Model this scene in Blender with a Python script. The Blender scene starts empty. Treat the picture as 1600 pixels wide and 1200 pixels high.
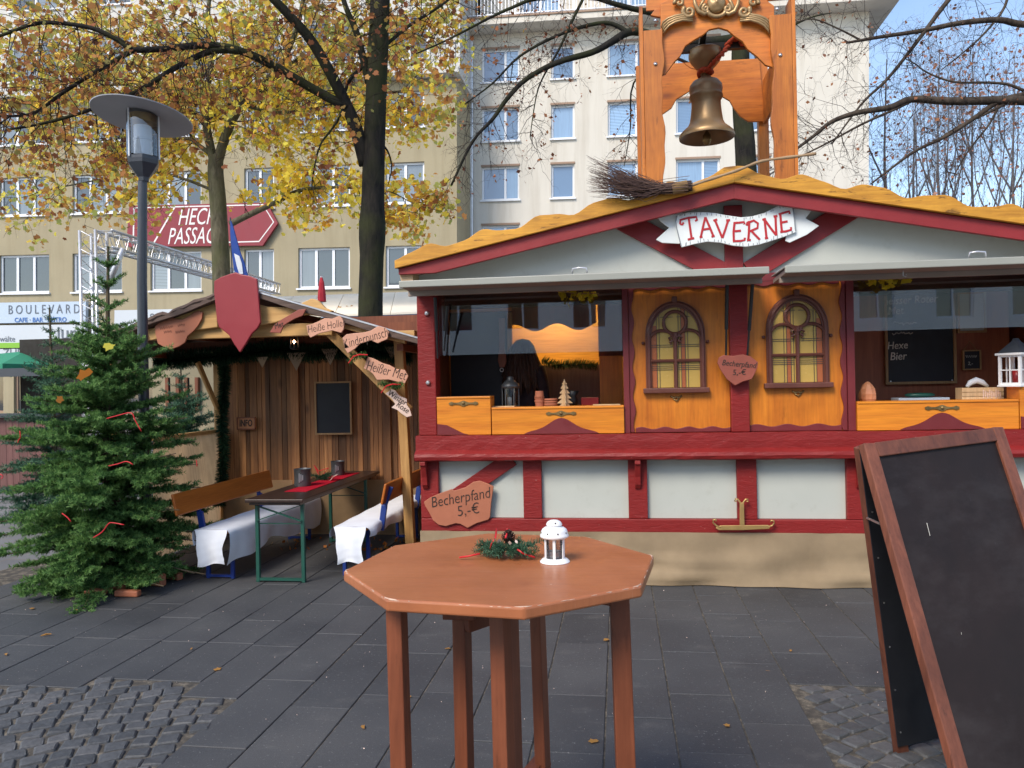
import bpy, bmesh, math, random
import numpy as np
from mathutils import Vector, Matrix, Euler

random.seed(7)
rng = np.random.default_rng(7)
SC = bpy.context.scene
COL = SC.collection
PI = math.pi

# ------------------------------------------------------------------ camera
YAW, ROLL, FPX, EYE = math.radians(7.9), .02, 1200., 1.6
cam_d = bpy.data.cameras.new('camera')
cam = bpy.data.objects.new('camera', cam_d)
COL.objects.link(cam)
cam_d.sensor_width = 36.0
cam_d.lens = 36.0 * FPX / 1600.0
cam_d.clip_end = 800
cam_d.clip_start = .05
_r = Vector((math.cos(YAW), math.sin(YAW), 0))
_f = Vector((-math.sin(YAW), math.cos(YAW), 0))
_u = Vector((0, 0, 1))
_cr = _r * math.cos(ROLL) - _u * math.sin(ROLL)
_cu = _u * math.cos(ROLL) + _r * math.sin(ROLL)
_m = Matrix.Identity(4)
for _i in range(3):
    _m[_i][0], _m[_i][1], _m[_i][2] = _cr[_i], _cu[_i], -_f[_i]
_m[2][3] = EYE
cam.matrix_world = _m
SC.camera = cam

# ------------------------------------------------------------------ world, sun, exposure
SUN_EL, SUN_AZ = math.radians(44), math.radians(206)      # azimuth clockwise from +Y: behind the camera
W = bpy.data.worlds.new('World')
SC.world = W
W.use_nodes = True
_nt = W.node_tree
_bg = _nt.nodes['Background']
_sky = _nt.nodes.new('ShaderNodeTexSky')
_sky.sky_type = 'NISHITA'
_sky.sun_disc = False
_sky.sun_elevation = SUN_EL
_sky.sun_rotation = SUN_AZ
_sky.air_density = 1.0
_sky.dust_density = .7
_sky.ozone_density = .5
_tc = _nt.nodes.new('ShaderNodeTexCoord')
_mp = _nt.nodes.new('ShaderNodeMapping'); _mp.inputs['Scale'].default_value = (1.0, 1.0, 2.6)
_nt.links.new(_tc.outputs['Generated'], _mp.inputs[0])
_cn = _nt.nodes.new('ShaderNodeTexNoise'); _cn.inputs['Scale'].default_value = 2.3; _cn.inputs['Detail'].default_value = 7; _cn.inputs['Roughness'].default_value = .58
_nt.links.new(_mp.outputs[0], _cn.inputs['Vector'])
_cr2 = _nt.nodes.new('ShaderNodeValToRGB')
_cr2.color_ramp.elements[0].position = .5; _cr2.color_ramp.elements[0].color = (.0, .0, .0, 1)
_cr2.color_ramp.elements[1].position = .74; _cr2.color_ramp.elements[1].color = (.12, .12, .12, 1)
_nt.links.new(_cn.outputs[0], _cr2.inputs[0])
_mx = _nt.nodes.new('ShaderNodeMix'); _mx.data_type = 'RGBA'
_nt.links.new(_cr2.outputs[0], _mx.inputs[0]); _nt.links.new(_sky.outputs[0], _mx.inputs[6])
_mx.inputs[7].default_value = (4.6, 5.0, 5.4, 1)          # thin high cloud
_nt.links.new(_mx.outputs[2], _bg.inputs[0])
_bg.inputs[1].default_value = .105
_sl = bpy.data.lights.new('sun', 'SUN')
_sl.energy = 1.5
_sl.angle = math.radians(22)
_sl.color = (1.0, .90, .77)
sun = bpy.data.objects.new('sun', _sl)
COL.objects.link(sun)
_sd = Vector((math.sin(SUN_AZ) * math.cos(SUN_EL), math.cos(SUN_AZ) * math.cos(SUN_EL), math.sin(SUN_EL)))
sun.rotation_euler = _sd.to_track_quat('Z', 'Y').to_euler()
SC.view_settings.view_transform = 'Standard'
SC.view_settings.look = 'None'
SC.view_settings.exposure = 1.32
SC.view_settings.gamma = 1.0
SC.view_settings.use_curve_mapping = False
SC.cycles.max_bounces = 8
SC.cycles.transparent_max_bounces = 16


# ------------------------------------------------------------------ measuring helpers
def _ray(u, v):
    dx, dy = (u - 800) / FPX, (600 - v) / FPX
    ex, ey = dx + ROLL * dy, dy - ROLL * dx
    return (_r * ex + _f + _u * ey)


def P(u, v, Y):
    """point of the photograph on the upright plane at depth Y"""
    d = _ray(u, v)
    return Vector((0, 0, EYE)) + d * (Y / d.y)


def G(u, v, z=0.0):
    """point of the photograph on the level plane at height z"""
    d = _ray(u, v)
    return Vector((0, 0, EYE)) + d * ((z - EYE) / d.z)


def C(r, f, z):
    return _r * r + _f * f + _u * z


def proj(p):
    f = p.dot(_f); r = p.dot(_r)
    ex, ey = r / f, (p.z - EYE) / f
    return 800 + FPX * (ex - ROLL * ey), 600 - FPX * (ey + ROLL * ex), f


# ------------------------------------------------------------------ object helpers
def tag(o, label=None, cat=None, group=None, kind=None):
    if label: o['label'] = label
    if cat: o['category'] = cat
    if group: o['group'] = group
    if kind: o['kind'] = kind
    return o


def thing(name, label, cat, loc=(0, 0, 0), group=None, rotz=0.0):
    o = bpy.data.objects.new(name, None)
    COL.objects.link(o)
    o.location = loc
    o.rotation_euler = (0, 0, rotz)
    o.empty_display_size = .1
    return tag(o, label, cat, group)


def wparent(o, parent):
    """parent an object whose mesh is in world coordinates"""
    if parent is None: return o
    o.parent = parent
    m = Matrix.LocRotScale(parent.location, parent.rotation_euler, parent.scale)
    if parent.parent:
        m = None
        o.matrix_parent_inverse = _wm(parent).inverted()
    else:
        o.matrix_parent_inverse = m.inverted()
    return o


def _wm(o):
    m = Matrix.LocRotScale(o.location, o.rotation_euler, o.scale)
    if o.parent: return _wm(o.parent) @ o.matrix_parent_inverse @ m
    return m


class MB:
    def __init__(s):
        s.v, s.f, s.mi = [], [], []

    def add(s, vs, fs, mi=0):
        b = len(s.v)
        s.v += [tuple(p) for p in vs]
        s.f += [tuple(b + i for i in f) for f in fs]
        s.mi += [mi] * len(fs)
        return s

    def box(s, x0, x1, y0, y1, z0, z1, mi=0):
        return s.add([(x0, y0, z0), (x1, y0, z0), (x1, y1, z0), (x0, y1, z0), (x0, y0, z1), (x1, y0, z1), (x1, y1, z1), (x0, y1, z1)],
                     [(0, 3, 2, 1), (4, 5, 6, 7), (0, 1, 5, 4), (1, 2, 6, 5), (2, 3, 7, 6), (3, 0, 4, 7)], mi)

    def beam(s, a, b, w, h, up=(0, 0, 1), mi=0):
        """square bar from a to b, w across, h along up"""
        a, b = Vector(a), Vector(b)
        d = (b - a).normalized(); up = Vector(up)
        sd = d.cross(up).normalized(); up = sd.cross(d).normalized()
        vs = [p + sd * (i * w / 2) + up * (j * h / 2) for p in (a, b) for (i, j) in ((-1, -1), (1, -1), (1, 1), (-1, 1))]
        return s.add(vs, [(0, 1, 2, 3), (7, 6, 5, 4), (0, 4, 5, 1), (1, 5, 6, 2), (2, 6, 7, 3), (3, 7, 4, 0)], mi)

    def tube(s, path, radii, n=6, cap=True, mi=0):
        path = [Vector(p) for p in path]
        if not hasattr(radii, '__len__'): radii = [radii] * len(path)
        vs, fs = [], []
        ref = Vector((.3, .2, 1)).normalized()
        for i, p in enumerate(path):
            d = (path[min(i + 1, len(path) - 1)] - path[max(i - 1, 0)])
            if d.length < 1e-9: d = Vector((0, 0, 1))
            d.normalize()
            a = d.cross(ref)
            if a.length < .1: a = d.cross(Vector((1, 0, 0)))
            a.normalize(); b = d.cross(a)
            for k in range(n):
                t = 2 * PI * k / n
                vs.append(p + (a * math.cos(t) + b * math.sin(t)) * radii[i])
        for i in range(len(path) - 1):
            for k in range(n):
                k2 = (k + 1) % n
                fs.append((i * n + k, i * n + k2, (i + 1) * n + k2, (i + 1) * n + k))
        if cap:
            fs.append(tuple(range(n - 1, -1, -1)))
            fs.append(tuple((len(path) - 1) * n + k for k in range(n)))
        return s.add(vs, fs, mi)

    def lathe(s, prof, c=(0, 0, 0), n=24, mi=0, cap=True):
        vs, fs = [], []
        for (r, z) in prof:
            for k in range(n):
                t = 2 * PI * k / n
                vs.append((c[0] + r * math.cos(t), c[1] + r * math.sin(t), c[2] + z))
        for i in range(len(prof) - 1):
            for k in range(n):
                k2 = (k + 1) % n
                fs.append((i * n + k, i * n + k2, (i + 1) * n + k2, (i + 1) * n + k))
        if cap:
            fs.append(tuple(range(n - 1, -1, -1)))
            fs.append(tuple((len(prof) - 1) * n + k for k in range(n)))
        return s.add(vs, fs, mi)

    def prism(s, poly, y0, y1, mi=0):
        """outline of (x, z) points extruded from depth y0 to y1"""
        n = len(poly)
        vs = [(x, y0, z) for x, z in poly] + [(x, y1, z) for x, z in poly]
        ar = sum(poly[i][0] * poly[(i + 1) % n][1] - poly[(i + 1) % n][0] * poly[i][1] for i in range(n))
        fr, bk = tuple(range(n)), tuple(range(2 * n - 1, n - 1, -1))
        if ar < 0: fr, bk = fr[::-1], bk[::-1]
        sd = []
        for i in range(n):
            j = (i + 1) % n
            sd.append((i, i + n, j + n, j) if ar > 0 else (i, j, j + n, i + n))
        return s.add(vs, [fr, bk] + sd, mi)

    def extr(s, poly, z0, z1, mi=0):
        """outline of (x, y) points extruded upward"""
        n = len(poly)
        vs = [(x, y, z0) for x, y in poly] + [(x, y, z1) for x, y in poly]
        sd = [(i, (i + 1) % n, (i + 1) % n + n, i + n) for i in range(n)]
        return s.add(vs, [tuple(range(n - 1, -1, -1)), tuple(range(n, 2 * n))] + sd, mi)

    def mesh(s, name):
        me = bpy.data.meshes.new(name)
        me.from_pydata(s.v, [], s.f)
        return me

    def build(s, name, mat, parent=None, smooth=False, bev=0.0, local=False, segs=2, auto=None):
        me = s.mesh(name)
        mats = mat if isinstance(mat, (list, tuple)) else [mat]
        for m in mats: me.materials.append(m)
        if len(mats) > 1: me.polygons.foreach_set('material_index', s.mi)
        if smooth:
            me.polygons.foreach_set('use_smooth', [True] * len(me.polygons))
            if auto: me.set_sharp_from_angle(angle=math.radians(auto))
        me.update()
        o = bpy.data.objects.new(name, me)
        COL.objects.link(o)
        if parent is not None:
            if local: o.parent = parent
            else: wparent(o, parent)
        if bev:
            b = o.modifiers.new('bevel', 'BEVEL')
            b.width = bev; b.segments = segs; b.limit_method = 'ANGLE'; b.angle_limit = math.radians(40)
        return o


def np_mesh(name, verts, k, mats, parent=None, smooth=False):
    """polygons of k corners, verts already in order"""
    n = len(verts)
    me = bpy.data.meshes.new(name)
    me.vertices.add(n); me.vertices.foreach_set('co', np.ascontiguousarray(verts, dtype=np.float32).ravel())
    me.loops.add(n); me.loops.foreach_set('vertex_index', np.arange(n, dtype=np.int32))
    m = n // k
    me.polygons.add(m)
    me.polygons.foreach_set('loop_start', np.arange(m, dtype=np.int32) * k)
    me.polygons.foreach_set('loop_total', np.full(m, k, dtype=np.int32))
    me.update(calc_edges=True)
    for mt in (mats if isinstance(mats, (list, tuple)) else [mats]): me.materials.append(mt)
    o = bpy.data.objects.new(name, me)
    COL.objects.link(o)
    if parent is not None: wparent(o, parent)
    return o


def copy_tree(o, parent=None):
    c = o.copy(); COL.objects.link(c)
    c.parent = parent
    for ch in list(o.children): copy_tree(ch, c)
    return c


# ------------------------------------------------------------------ materials
def _mat(name):
    m = bpy.data.materials.new(name); m.use_nodes = True
    return m, m.node_tree, m.node_tree.nodes['Principled BSDF']


def N(nt, t, **kw):
    n = nt.nodes.new(t)
    for k, v in kw.items():
        if isinstance(v, (int, float, str, bool)) and hasattr(n, k): setattr(n, k, v)
    return n


def ramp(nt, fac, stops):
    r = nt.nodes.new('ShaderNodeValToRGB')
    e = r.color_ramp.elements
    while len(e) < len(stops): e.new(.5)
    for i, (p, c) in enumerate(stops):
        e[i].position = p; e[i].color = (*c, 1) if len(c) == 3 else c
    nt.links.new(fac, r.inputs[0])
    return r.outputs[0]


def coords(nt, scale=(1, 1, 1), kind='Object', rot=(0, 0, 0)):
    t = nt.nodes.new('ShaderNodeTexCoord'); mp = nt.nodes.new('ShaderNodeMapping')
    mp.inputs['Scale'].default_value = scale
    mp.inputs['Rotation'].default_value = rot
    nt.links.new(t.outputs[kind], mp.inputs[0])
    return mp.outputs[0]


def noise(nt, vec, scale, detail=4, rough=.55, dist=0.0):
    n = nt.nodes.new('ShaderNodeTexNoise')
    n.inputs['Scale'].default_value = scale; n.inputs['Detail'].default_value = detail
    n.inputs['Roughness'].default_value = rough; n.inputs['Distortion'].default_value = dist
    nt.links.new(vec, n.inputs['Vector'])
    return n.outputs[0]


def mixc(nt, fac, a, b, mode='MIX'):
    m = nt.nodes.new('ShaderNodeMix'); m.data_type = 'RGBA'; m.blend_type = mode
    if isinstance(fac, float): m.inputs[0].default_value = fac
    else: nt.links.new(fac, m.inputs[0])
    for i, c in ((6, a), (7, b)):
        if isinstance(c, tuple): m.inputs[i].default_value = (*c, 1)
        else: nt.links.new(c, m.inputs[i])
    return m.outputs[2]


def bump(nt, b, h, strength=.3, dist=.01):
    n = nt.nodes.new('ShaderNodeBump')
    n.inputs['Strength'].default_value = strength; n.inputs['Distance'].default_value = dist
    nt.links.new(h, n.inputs['Height'])
    nt.links.new(n.outputs[0], b.inputs['Normal'])


def mul(c, k):
    return tuple(min(1, x * k) for x in c)


def paint(name, col, rough=.5, var=.12, scale=3.0, bstr=.15, bscale=40.0, stretch=(1, 1, 1), dirt=None, spec=.5, metal=0.0, streak=False):
    m, nt, b = _mat(name)
    v = coords(nt, stretch)
    c = ramp(nt, noise(nt, v, scale, 5), [(.3, mul(col, 1 - var)), (.7, mul(col, 1 + var))])
    if dirt:
        d = noise(nt, coords(nt), 9, 6, .7)
        c = mixc(nt, ramp(nt, d, [(.55, (0, 0, 0)), (.75, (.6, .6, .6))]), c, dirt)
    if streak:
        sk_ = noise(nt, coords(nt, (2.2, 2.2, .16)), 1.0, 6, .65)
        c = mixc(nt, .9, c, ramp(nt, sk_, [(.30, (.84, .82, .79)), (.52, (1, 1, 1)), (.75, (1.04, 1.03, 1.02))]), 'MULTIPLY')
    nt.links.new(c, b.inputs['Base Color'])
    rr = ramp(nt, noise(nt, v, scale * 4, 4), [(.3, (rough * .85,) * 3), (.7, (min(1, rough * 1.15),) * 3)])
    nt.links.new(rr, b.inputs['Roughness'])
    b.inputs['Specular IOR Level'].default_value = spec
    b.inputs['Metallic'].default_value = metal
    if bstr: bump(nt, b, noise(nt, v, bscale, 3), bstr, .004)
    return m


def wood(name, c1, c2, axis='x', rough=.5, scale=1.0, bstr=.2, knots=.0, rnd=.15, kcol=None, marks=0.0):
    """grain running along an axis"""
    m, nt, b = _mat(name)
    st = {'x': (.6, 9, 9), 'y': (9, .6, 9), 'z': (9, 9, .6)}[axis]
    v = coords(nt, tuple(k * scale for k in st))
    g = noise(nt, v, 2.2, 6, .6, 1.2)
    c = ramp(nt, g, [(.28, c1), (.5, tuple((a + d) / 2 for a, d in zip(c1, c2))), (.72, c2)])
    fine = noise(nt, coords(nt, tuple(k * scale * 5 for k in st)), 3, 3)
    c = mixc(nt, .35, c, ramp(nt, fine, [(.35, (.55, .5, .45)), (.6, (1, 1, 1))]), 'MULTIPLY')
    if knots:
        vo = nt.nodes.new('ShaderNodeTexVoronoi')
        vo.inputs['Scale'].default_value = 1.0
        ks = {'x': (2.5, 6, 6), 'y': (6, 2.5, 6), 'z': (6, 6, 2.5)}[axis]
        nt.links.new(coords(nt, tuple(k * scale for k in ks)), vo.inputs['Vector'])
        kf = ramp(nt, vo.outputs['Distance'], [(.05, (1, 1, 1)), (.16, (0, 0, 0))])
        mk = nt.nodes.new('ShaderNodeMath'); mk.operation = 'MULTIPLY'
        nt.links.new(kf, mk.inputs[0]); mk.inputs[1].default_value = knots
        c = mixc(nt, mk.outputs[0], c, kcol or mul(c1, .35))
    if marks:
        ms = {'x': (7, 30, 30), 'y': (30, 7, 30), 'z': (30, 30, 7)}[axis]
        mk2 = noise(nt, coords(nt, tuple(k * scale for k in ms)), 1.0, 4, .7)
        c = mixc(nt, ramp(nt, mk2, [(.60, (0, 0, 0)), (.68, (marks,) * 3)]), c, mul(c1, .3))
        bl2 = noise(nt, coords(nt), 3.0, 4, .6)
        c = mixc(nt, .8, c, ramp(nt, bl2, [(.3, (.72, .66, .6)), (.65, (1.08, 1.08, 1.08))]), 'MULTIPLY')
    if rnd:
        oi = nt.nodes.new('ShaderNodeObjectInfo')
        c = mixc(nt, 1.0, c, ramp(nt, oi.outputs['Random'], [(0, (1 - rnd,) * 3), (1, (1 + rnd,) * 3)]), 'MULTIPLY')
    nt.links.new(c, b.inputs['Base Color'])
    b.inputs['Roughness'].default_value = rough
    bump(nt, b, g, bstr, .006)
    return m


def rough_red(name, col):
    """carved timber under thick red paint"""
    m, nt, b = _mat(name)
    v = coords(nt, (4, 4, 14), rot=(.1, .45, .1))
    n1 = noise(nt, v, 3.2, 3, .6, .8)
    n2 = noise(nt, coords(nt), 2.5, 4)
    c = mixc(nt, .5, ramp(nt, n1, [(.3, mul(col, .8)), (.62, col), (.72, mul(col, 1.25))]), ramp(nt, n2, [(.3, mul(col, .85)), (.7, mul(col, 1.15))]))
    ch = noise(nt, coords(nt, (3, 3, 5)), 12, 5, .75)
    c = mixc(nt, ramp(nt, ch, [(.67, (0, 0, 0)), (.71, (.75, .75, .75))]), c, (.5, .34, .29))
    nt.links.new(c, b.inputs['Base Color'])
    b.inputs['Roughness'].default_value = .5
    b.inputs['Specular IOR Level'].default_value = .35
    bump(nt, b, n1, .45, .010)
    return m


def burlap(name, col, trans=.35):
    m, nt, b = _mat(name)
    v = coords(nt)
    w1 = nt.nodes.new('ShaderNodeTexWave'); w1.inputs['Scale'].default_value = 55; w1.inputs['Distortion'].default_value = 1.5
    w2 = nt.nodes.new('ShaderNodeTexWave'); w2.bands_direction = 'Z'; w2.inputs['Scale'].default_value = 55; w2.inputs['Distortion'].default_value = 1.5
    for w in (w1, w2): nt.links.new(v, w.inputs['Vector'])
    h = mixc(nt, .5, w1.outputs[0], w2.outputs[0], 'MULTIPLY')
    big = noise(nt, v, 3.0, 5)
    c = ramp(nt, big, [(.3, mul(col, .8)), (.7, mul(col, 1.12))])
    c = mixc(nt, .35, c, ramp(nt, h, [(0, (.6, .55, .5)), (1, (1.0, 1.0, 1.0))]), 'MULTIPLY')
    nt.links.new(c, b.inputs['Base Color'])
    b.inputs['Roughness'].default_value = .95
    b.inputs['Specular IOR Level'].default_value = .1
    bump(nt, b, h, .3, .003)
    t = nt.nodes.new('ShaderNodeBsdfTranslucent'); nt.links.new(c, t.inputs[0])
    mx = nt.nodes.new('ShaderNodeMixShader'); mx.inputs[0].default_value = trans
    nt.links.new(b.outputs[0], mx.inputs[1]); nt.links.new(t.outputs[0], mx.inputs[2])
    nt.links.new(mx.outputs[0], nt.nodes['Material Output'].inputs[0])
    return m


def leafmat(name, stops, trans=.45):
    m, nt, b = _mat(name)
    g = nt.nodes.new('ShaderNodeNewGeometry')
    c = ramp(nt, g.outputs['Random Per Island'], stops)
    nt.links.new(c, b.inputs['Base Color'])
    b.inputs['Roughness'].default_value = .6
    b.inputs['Specular IOR Level'].default_value = .25
    if trans:
        t = nt.nodes.new('ShaderNodeBsdfTranslucent'); nt.links.new(c, t.inputs[0])
        mx = nt.nodes.new('ShaderNodeMixShader'); mx.inputs[0].default_value = trans
        nt.links.new(b.outputs[0], mx.inputs[1]); nt.links.new(t.outputs[0], mx.inputs[2])
        nt.links.new(mx.outputs[0], nt.nodes['Material Output'].inputs[0])
    return m


def clear_pane(name, tint=(.97, .98, .98), f=1.0):
    m, nt, b = _mat(name)
    tr = nt.nodes.new('ShaderNodeBsdfTransparent'); tr.inputs[0].default_value = (*tint, 1)
    gl = nt.nodes.new('ShaderNodeBsdfGlossy'); gl.inputs['Roughness'].default_value = .015
    fr = nt.nodes.new('ShaderNodeFresnel'); fr.inputs[0].default_value = 1.6
    ml = nt.nodes.new('ShaderNodeMath'); ml.operation = 'MULTIPLY'; ml.inputs[1].default_value = f; ml.use_clamp = True
    nt.links.new(fr.outputs[0], ml.inputs[0])
    mx = nt.nodes.new('ShaderNodeMixShader')
    nt.links.new(ml.outputs[0], mx.inputs[0]); nt.links.new(tr.outputs[0], mx.inputs[1]); nt.links.new(gl.outputs[0], mx.inputs[2])
    nb = noise(nt, coords(nt, (1, 1, .4)), 1.6, 2)
    bp = nt.nodes.new('ShaderNodeBump'); bp.inputs['Strength'].default_value = .05; bp.inputs['Distance'].default_value = .02
    nt.links.new(nb, bp.inputs['Height']); nt.links.new(bp.outputs[0], gl.inputs['Normal'])
    nt.links.new(mx.outputs[0], nt.nodes['Material Output'].inputs[0])
    return m


def window_glass(name, c1, c2, scale=(3, 1, .2)):
    """pane with a curtain close behind it"""
    m, nt, b = _mat(name)
    oi = nt.nodes.new('ShaderNodeObjectInfo')
    cur = ramp(nt, noise(nt, coords(nt, scale), 3.0, 3), [(.3, mul(c1, .8)), (.7, c1)])
    bl_ = nt.nodes.new('ShaderNodeTexWave'); bl_.bands_direction = 'Z'; bl_.inputs['Scale'].default_value = 5.0
    nt.links.new(coords(nt), bl_.inputs['Vector'])
    bc = ramp(nt, bl_.outputs[0], [(.3, mul(c1, .6)), (.6, mul(c1, 1.5))])
    c = mixc(nt, ramp(nt, oi.outputs['Random'], [(.40, (0, 0, 0)), (.44, (1, 1, 1))]), cur, c2)
    c = mixc(nt, ramp(nt, oi.outputs['Random'], [(.80, (0, 0, 0)), (.82, (1, 1, 1))]), c, bc)
    nt.links.new(c, b.inputs['Base Color'])
    b.inputs['Roughness'].default_value = .04
    b.inputs['Specular IOR Level'].default_value = 1.0
    b.inputs['Coat Weight'].default_value = .6
    b.inputs['Coat Roughness'].default_value = .02
    bump(nt, b, noise(nt, coords(nt), .8, 2), .06, .05)
    return m


def emit(name, col, s):
    m, nt, b = _mat(name)
    b.inputs['Base Color'].default_value = (*col, 1)
    b.inputs['Emission Color'].default_value = (*col, 1); b.inputs['Emission Strength'].default_value = s
    return m


RED = (.225, .015, .014)
M = {}
M['red_rough'] = rough_red('red painted timber', RED)
M['red'] = paint('red paint', (.235, .018, .020), .45, .1, 4, .2, 60)
M['red_dark'] = paint('dark red paint', (.155, .017, .020), .5, .1, 4, .1)
M['white_panel'] = paint('pale grey panel paint', (.47, .49, .445), .45, .05, 1.6, .04, 30, dirt=(.40, .41, .36))
M['flap'] = paint('grey flap paint', (.32, .325, .285), .45, .05, 2, .05)
M['flap_under'] = paint('raw flap underside', (.30, .24, .20), .6, .15, 3, .1)
M['amber'] = wood('amber stained plywood', (.50, .135, .010), (.70, .235, .018), 'z', .42, .35, .06, .0, .03, None, .25)
M['amber_x'] = wood('amber stained board', (.58, .17, .013), (.78, .28, .02), 'x', .4, .6, .08, .5, .06, (.25, .06, .01))
M['yellow_board'] = wood('yellow stained fascia', (.50, .22, .018), (.72, .36, .035), 'x', .55, .8, .3, .9, .04, (.12, .045, .008), .9)
M['tower'] = wood('orange stained larch', (.45, .125, .014), (.66, .22, .024), 'z', .45, .6, .12, .8, .12, (.12, .022, .015), .5)
M['tower_x'] = wood('orange stained larch board', (.46, .125, .014), (.68, .22, .024), 'x', .45, .6, .12, .7, .12, (.15, .03, .015), .4)
M['raw_end'] = wood('pale soffit wood', (.5, .33, .18), (.65, .45, .26), 'x', .7)
M['pine'] = wood('light pine post', (.42, .22, .07), (.60, .35, .12), 'z', .6, .6, .12, .45, .08)
M['pine_x'] = wood('light pine board', (.46, .25, .08), (.66, .40, .15), 'x', .6, .5, .25, .45, .1)
M['bark_board'] = wood('waney board', (.48, .27, .09), (.68, .42, .16), 'x', .65, .5, .35, .5, .08, (.15, .07, .02))
M['dark_roof'] = wood('weathered roof board', (.07, .045, .036), (.15, .10, .08), 'x', .8)
M['plank'] = wood('brown wall plank', (.18, .068, .022), (.48, .215, .075), 'z', .6, .8, .3, .7, .55)
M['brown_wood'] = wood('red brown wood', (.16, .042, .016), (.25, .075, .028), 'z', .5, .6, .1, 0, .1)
M['burlap'] = burlap('burlap', (.48, .365, .235))
M['burlap_hut'] = burlap('sunlit tone burlap', (.66, .45, .26), .55)  # lighter, warmer copy of the burlap with daylight put into its colour
M['terracotta_sign'] = paint('leather brown board', (.37, .125, .065), .6, .12, 5, .1, 30)
M['pink_sign'] = paint('pinkish board', (.58, .30, .20), .65, .1, 6, .1, 30)
M['pale_sign'] = paint('pale board', (.72, .55, .47), .65, .08, 6, .1, 30)
M['redbrown_sign'] = paint('red brown board', (.28, .07, .045), .6, .12, 6, .1, 30)
M['shield'] = paint('shield red paint', (.27, .025, .033), .5, .06, 2, .05)
M['ink'] = paint('dark ink', (.035, .02, .015), .7, 0, 1, 0)
M['chalk'] = paint('chalk', (.62, .60, .54), .95, .2, 20, 0)
M['slate'] = paint('blackboard', (.010, .011, .016), .55, .3, 3, .03)
M['ribbon_white'] = paint('white sign paint', (.70, .74, .74), .55, .05, 5, .1, 50)
M['letter_red'] = paint('red lettering', (.42, .014, .02), .5, .05, 3, 0)
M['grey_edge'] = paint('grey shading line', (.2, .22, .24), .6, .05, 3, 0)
M['bronze'] = paint('gold bronze', (.33, .215, .105), .44, .18, 4, .08, 40, metal=.5)
M['carving'] = paint('gilded carving', (.36, .235, .11), .42, .15, 8, .1, 40, metal=.45)
M['brass'] = paint('brass', (.52, .34, .13), .4, .1, 6, .05, metal=.6)
M['old_brass'] = paint('old brass', (.25, .17, .07), .45, .3, 12, .2, metal=.7)
M['rope'] = paint('orange rope', (.5, .07, .02), .8, .2, 30, .5, 80)
M['twig'] = leafmat('broom twigs', [(0, (.03, .016, .014)), (.6, (.075, .04, .032)), (1, (.13, .075, .05))], 0)
M['stick'] = wood('bare stick', (.30, .19, .1), (.48, .33, .19), 'x', .7)
M['twine'] = burlap('twine', (.42, .27, .13))
M['iron'] = paint('black iron', (.012, .012, .013), .45, .2, 5, .1)
M['chrome'] = paint('zinc bolt', (.6, .6, .6), .3, .05, 5, 0, metal=.9)
M['tracery'] = paint('brown tracery', (.12, .038, .026), .45, .12, 6, .15, 60)
M['glass_yellow'] = paint('amber glass', (.50, .33, .085), .25, .08, 3, .05, 12)
M['glass_orange'] = paint('orange glass', (.40, .12, .045), .25, .08, 3, .05, 12)
M['lead'] = paint('lead came', (.05, .045, .04), .5, .05, 3, 0)
M['acrylic'] = clear_pane('acrylic pane', (.97, .98, .98), 2.8)
def table_paint():
    m, nt, b = _mat('worn brown table paint')
    v = coords(nt)
    c = ramp(nt, noise(nt, v, 2.6, 6, .6), [(.3, (.33, .108, .042)), (.5, (.39, .132, .052)), (.72, (.46, .168, .072))])
    gr_ = noise(nt, coords(nt, (2, 34, 2), rot=(0, 0, .26)), 3, 5, .6)
    c = mixc(nt, .35, c, ramp(nt, gr_, [(.3, (.72, .68, .66)), (.6, (1.05, 1.05, 1.05))]), 'MULTIPLY')
    for sc_, rt in (((1.2, 60, 1), .7), ((1.6, 75, 1), -.9), ((1.0, 50, 1), 2.1)):
        n_ = noise(nt, coords(nt, sc_, rot=(0, 0, rt)), 5, 2, .5)
        c = mixc(nt, ramp(nt, n_, [(.735, (0, 0, 0)), (.75, (.35, .35, .35))]), c, (.56, .33, .23))
    st_ = noise(nt, v, 7, 3, .5)
    c = mixc(nt, ramp(nt, st_, [(.62, (0, 0, 0)), (.72, (.35, .35, .35))]), c, (.26, .075, .035))
    ch_ = noise(nt, v, 60, 2, .5)
    c = mixc(nt, ramp(nt, ch_, [(.76, (0, 0, 0)), (.78, (.8, .8, .8))]), c, (.62, .45, .34))
    nt.links.new(c, b.inputs['Base Color'])
    nt.links.new(ramp(nt, noise(nt, v, 6, 5, .65), [(.3, (.27,) * 3), (.7, (.45,) * 3)]), b.inputs['Roughness'])
    bump(nt, b, gr_, .10, .002)
    return m


M['table_top'] = table_paint()
M['table_leg'] = wood('brown painted legs', (.150, .040, .015), (.245, .073, .031), 'z', .45, .7, .12, 0, .08, None, .35)
M['worn_edge'] = paint('worn edge', (.55, .38, .28), .6, .25, 30, .1)
M['white_tin'] = paint('white tin', (.8, .81, .82), .3, .03, 3, .02)
M['wax'] = paint('white wax', (.75, .74, .68), .5, .03, 3, 0)
M['grey_metal'] = paint('lamp grey metal', (.045, .052, .065), .4, .08, 3, .05)
M['lamp_under'] = paint('lamp shade underside', (.36, .37, .40), .5, .05, 3, .03)
M['aluminium'] = paint('aluminium', (.62, .63, .66), .35, .08, 5, 0, metal=.6)
M['green_steel'] = paint('green steel', (.012, .075, .055), .4, .1, 4, .05)
M['blue_steel'] = paint('blue steel', (.010, .035, .20), .4, .1, 4, .05)
M['dark_table'] = wood('dark table board', (.020, .011, .009), (.045, .024, .018), 'y', .35, .6, .08, 0, 0)
M['bench_wood'] = wood('orange bench wood', (.36, .095, .012), (.50, .15, .022), 'y', .38, .6, .08, 0, .06)
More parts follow.
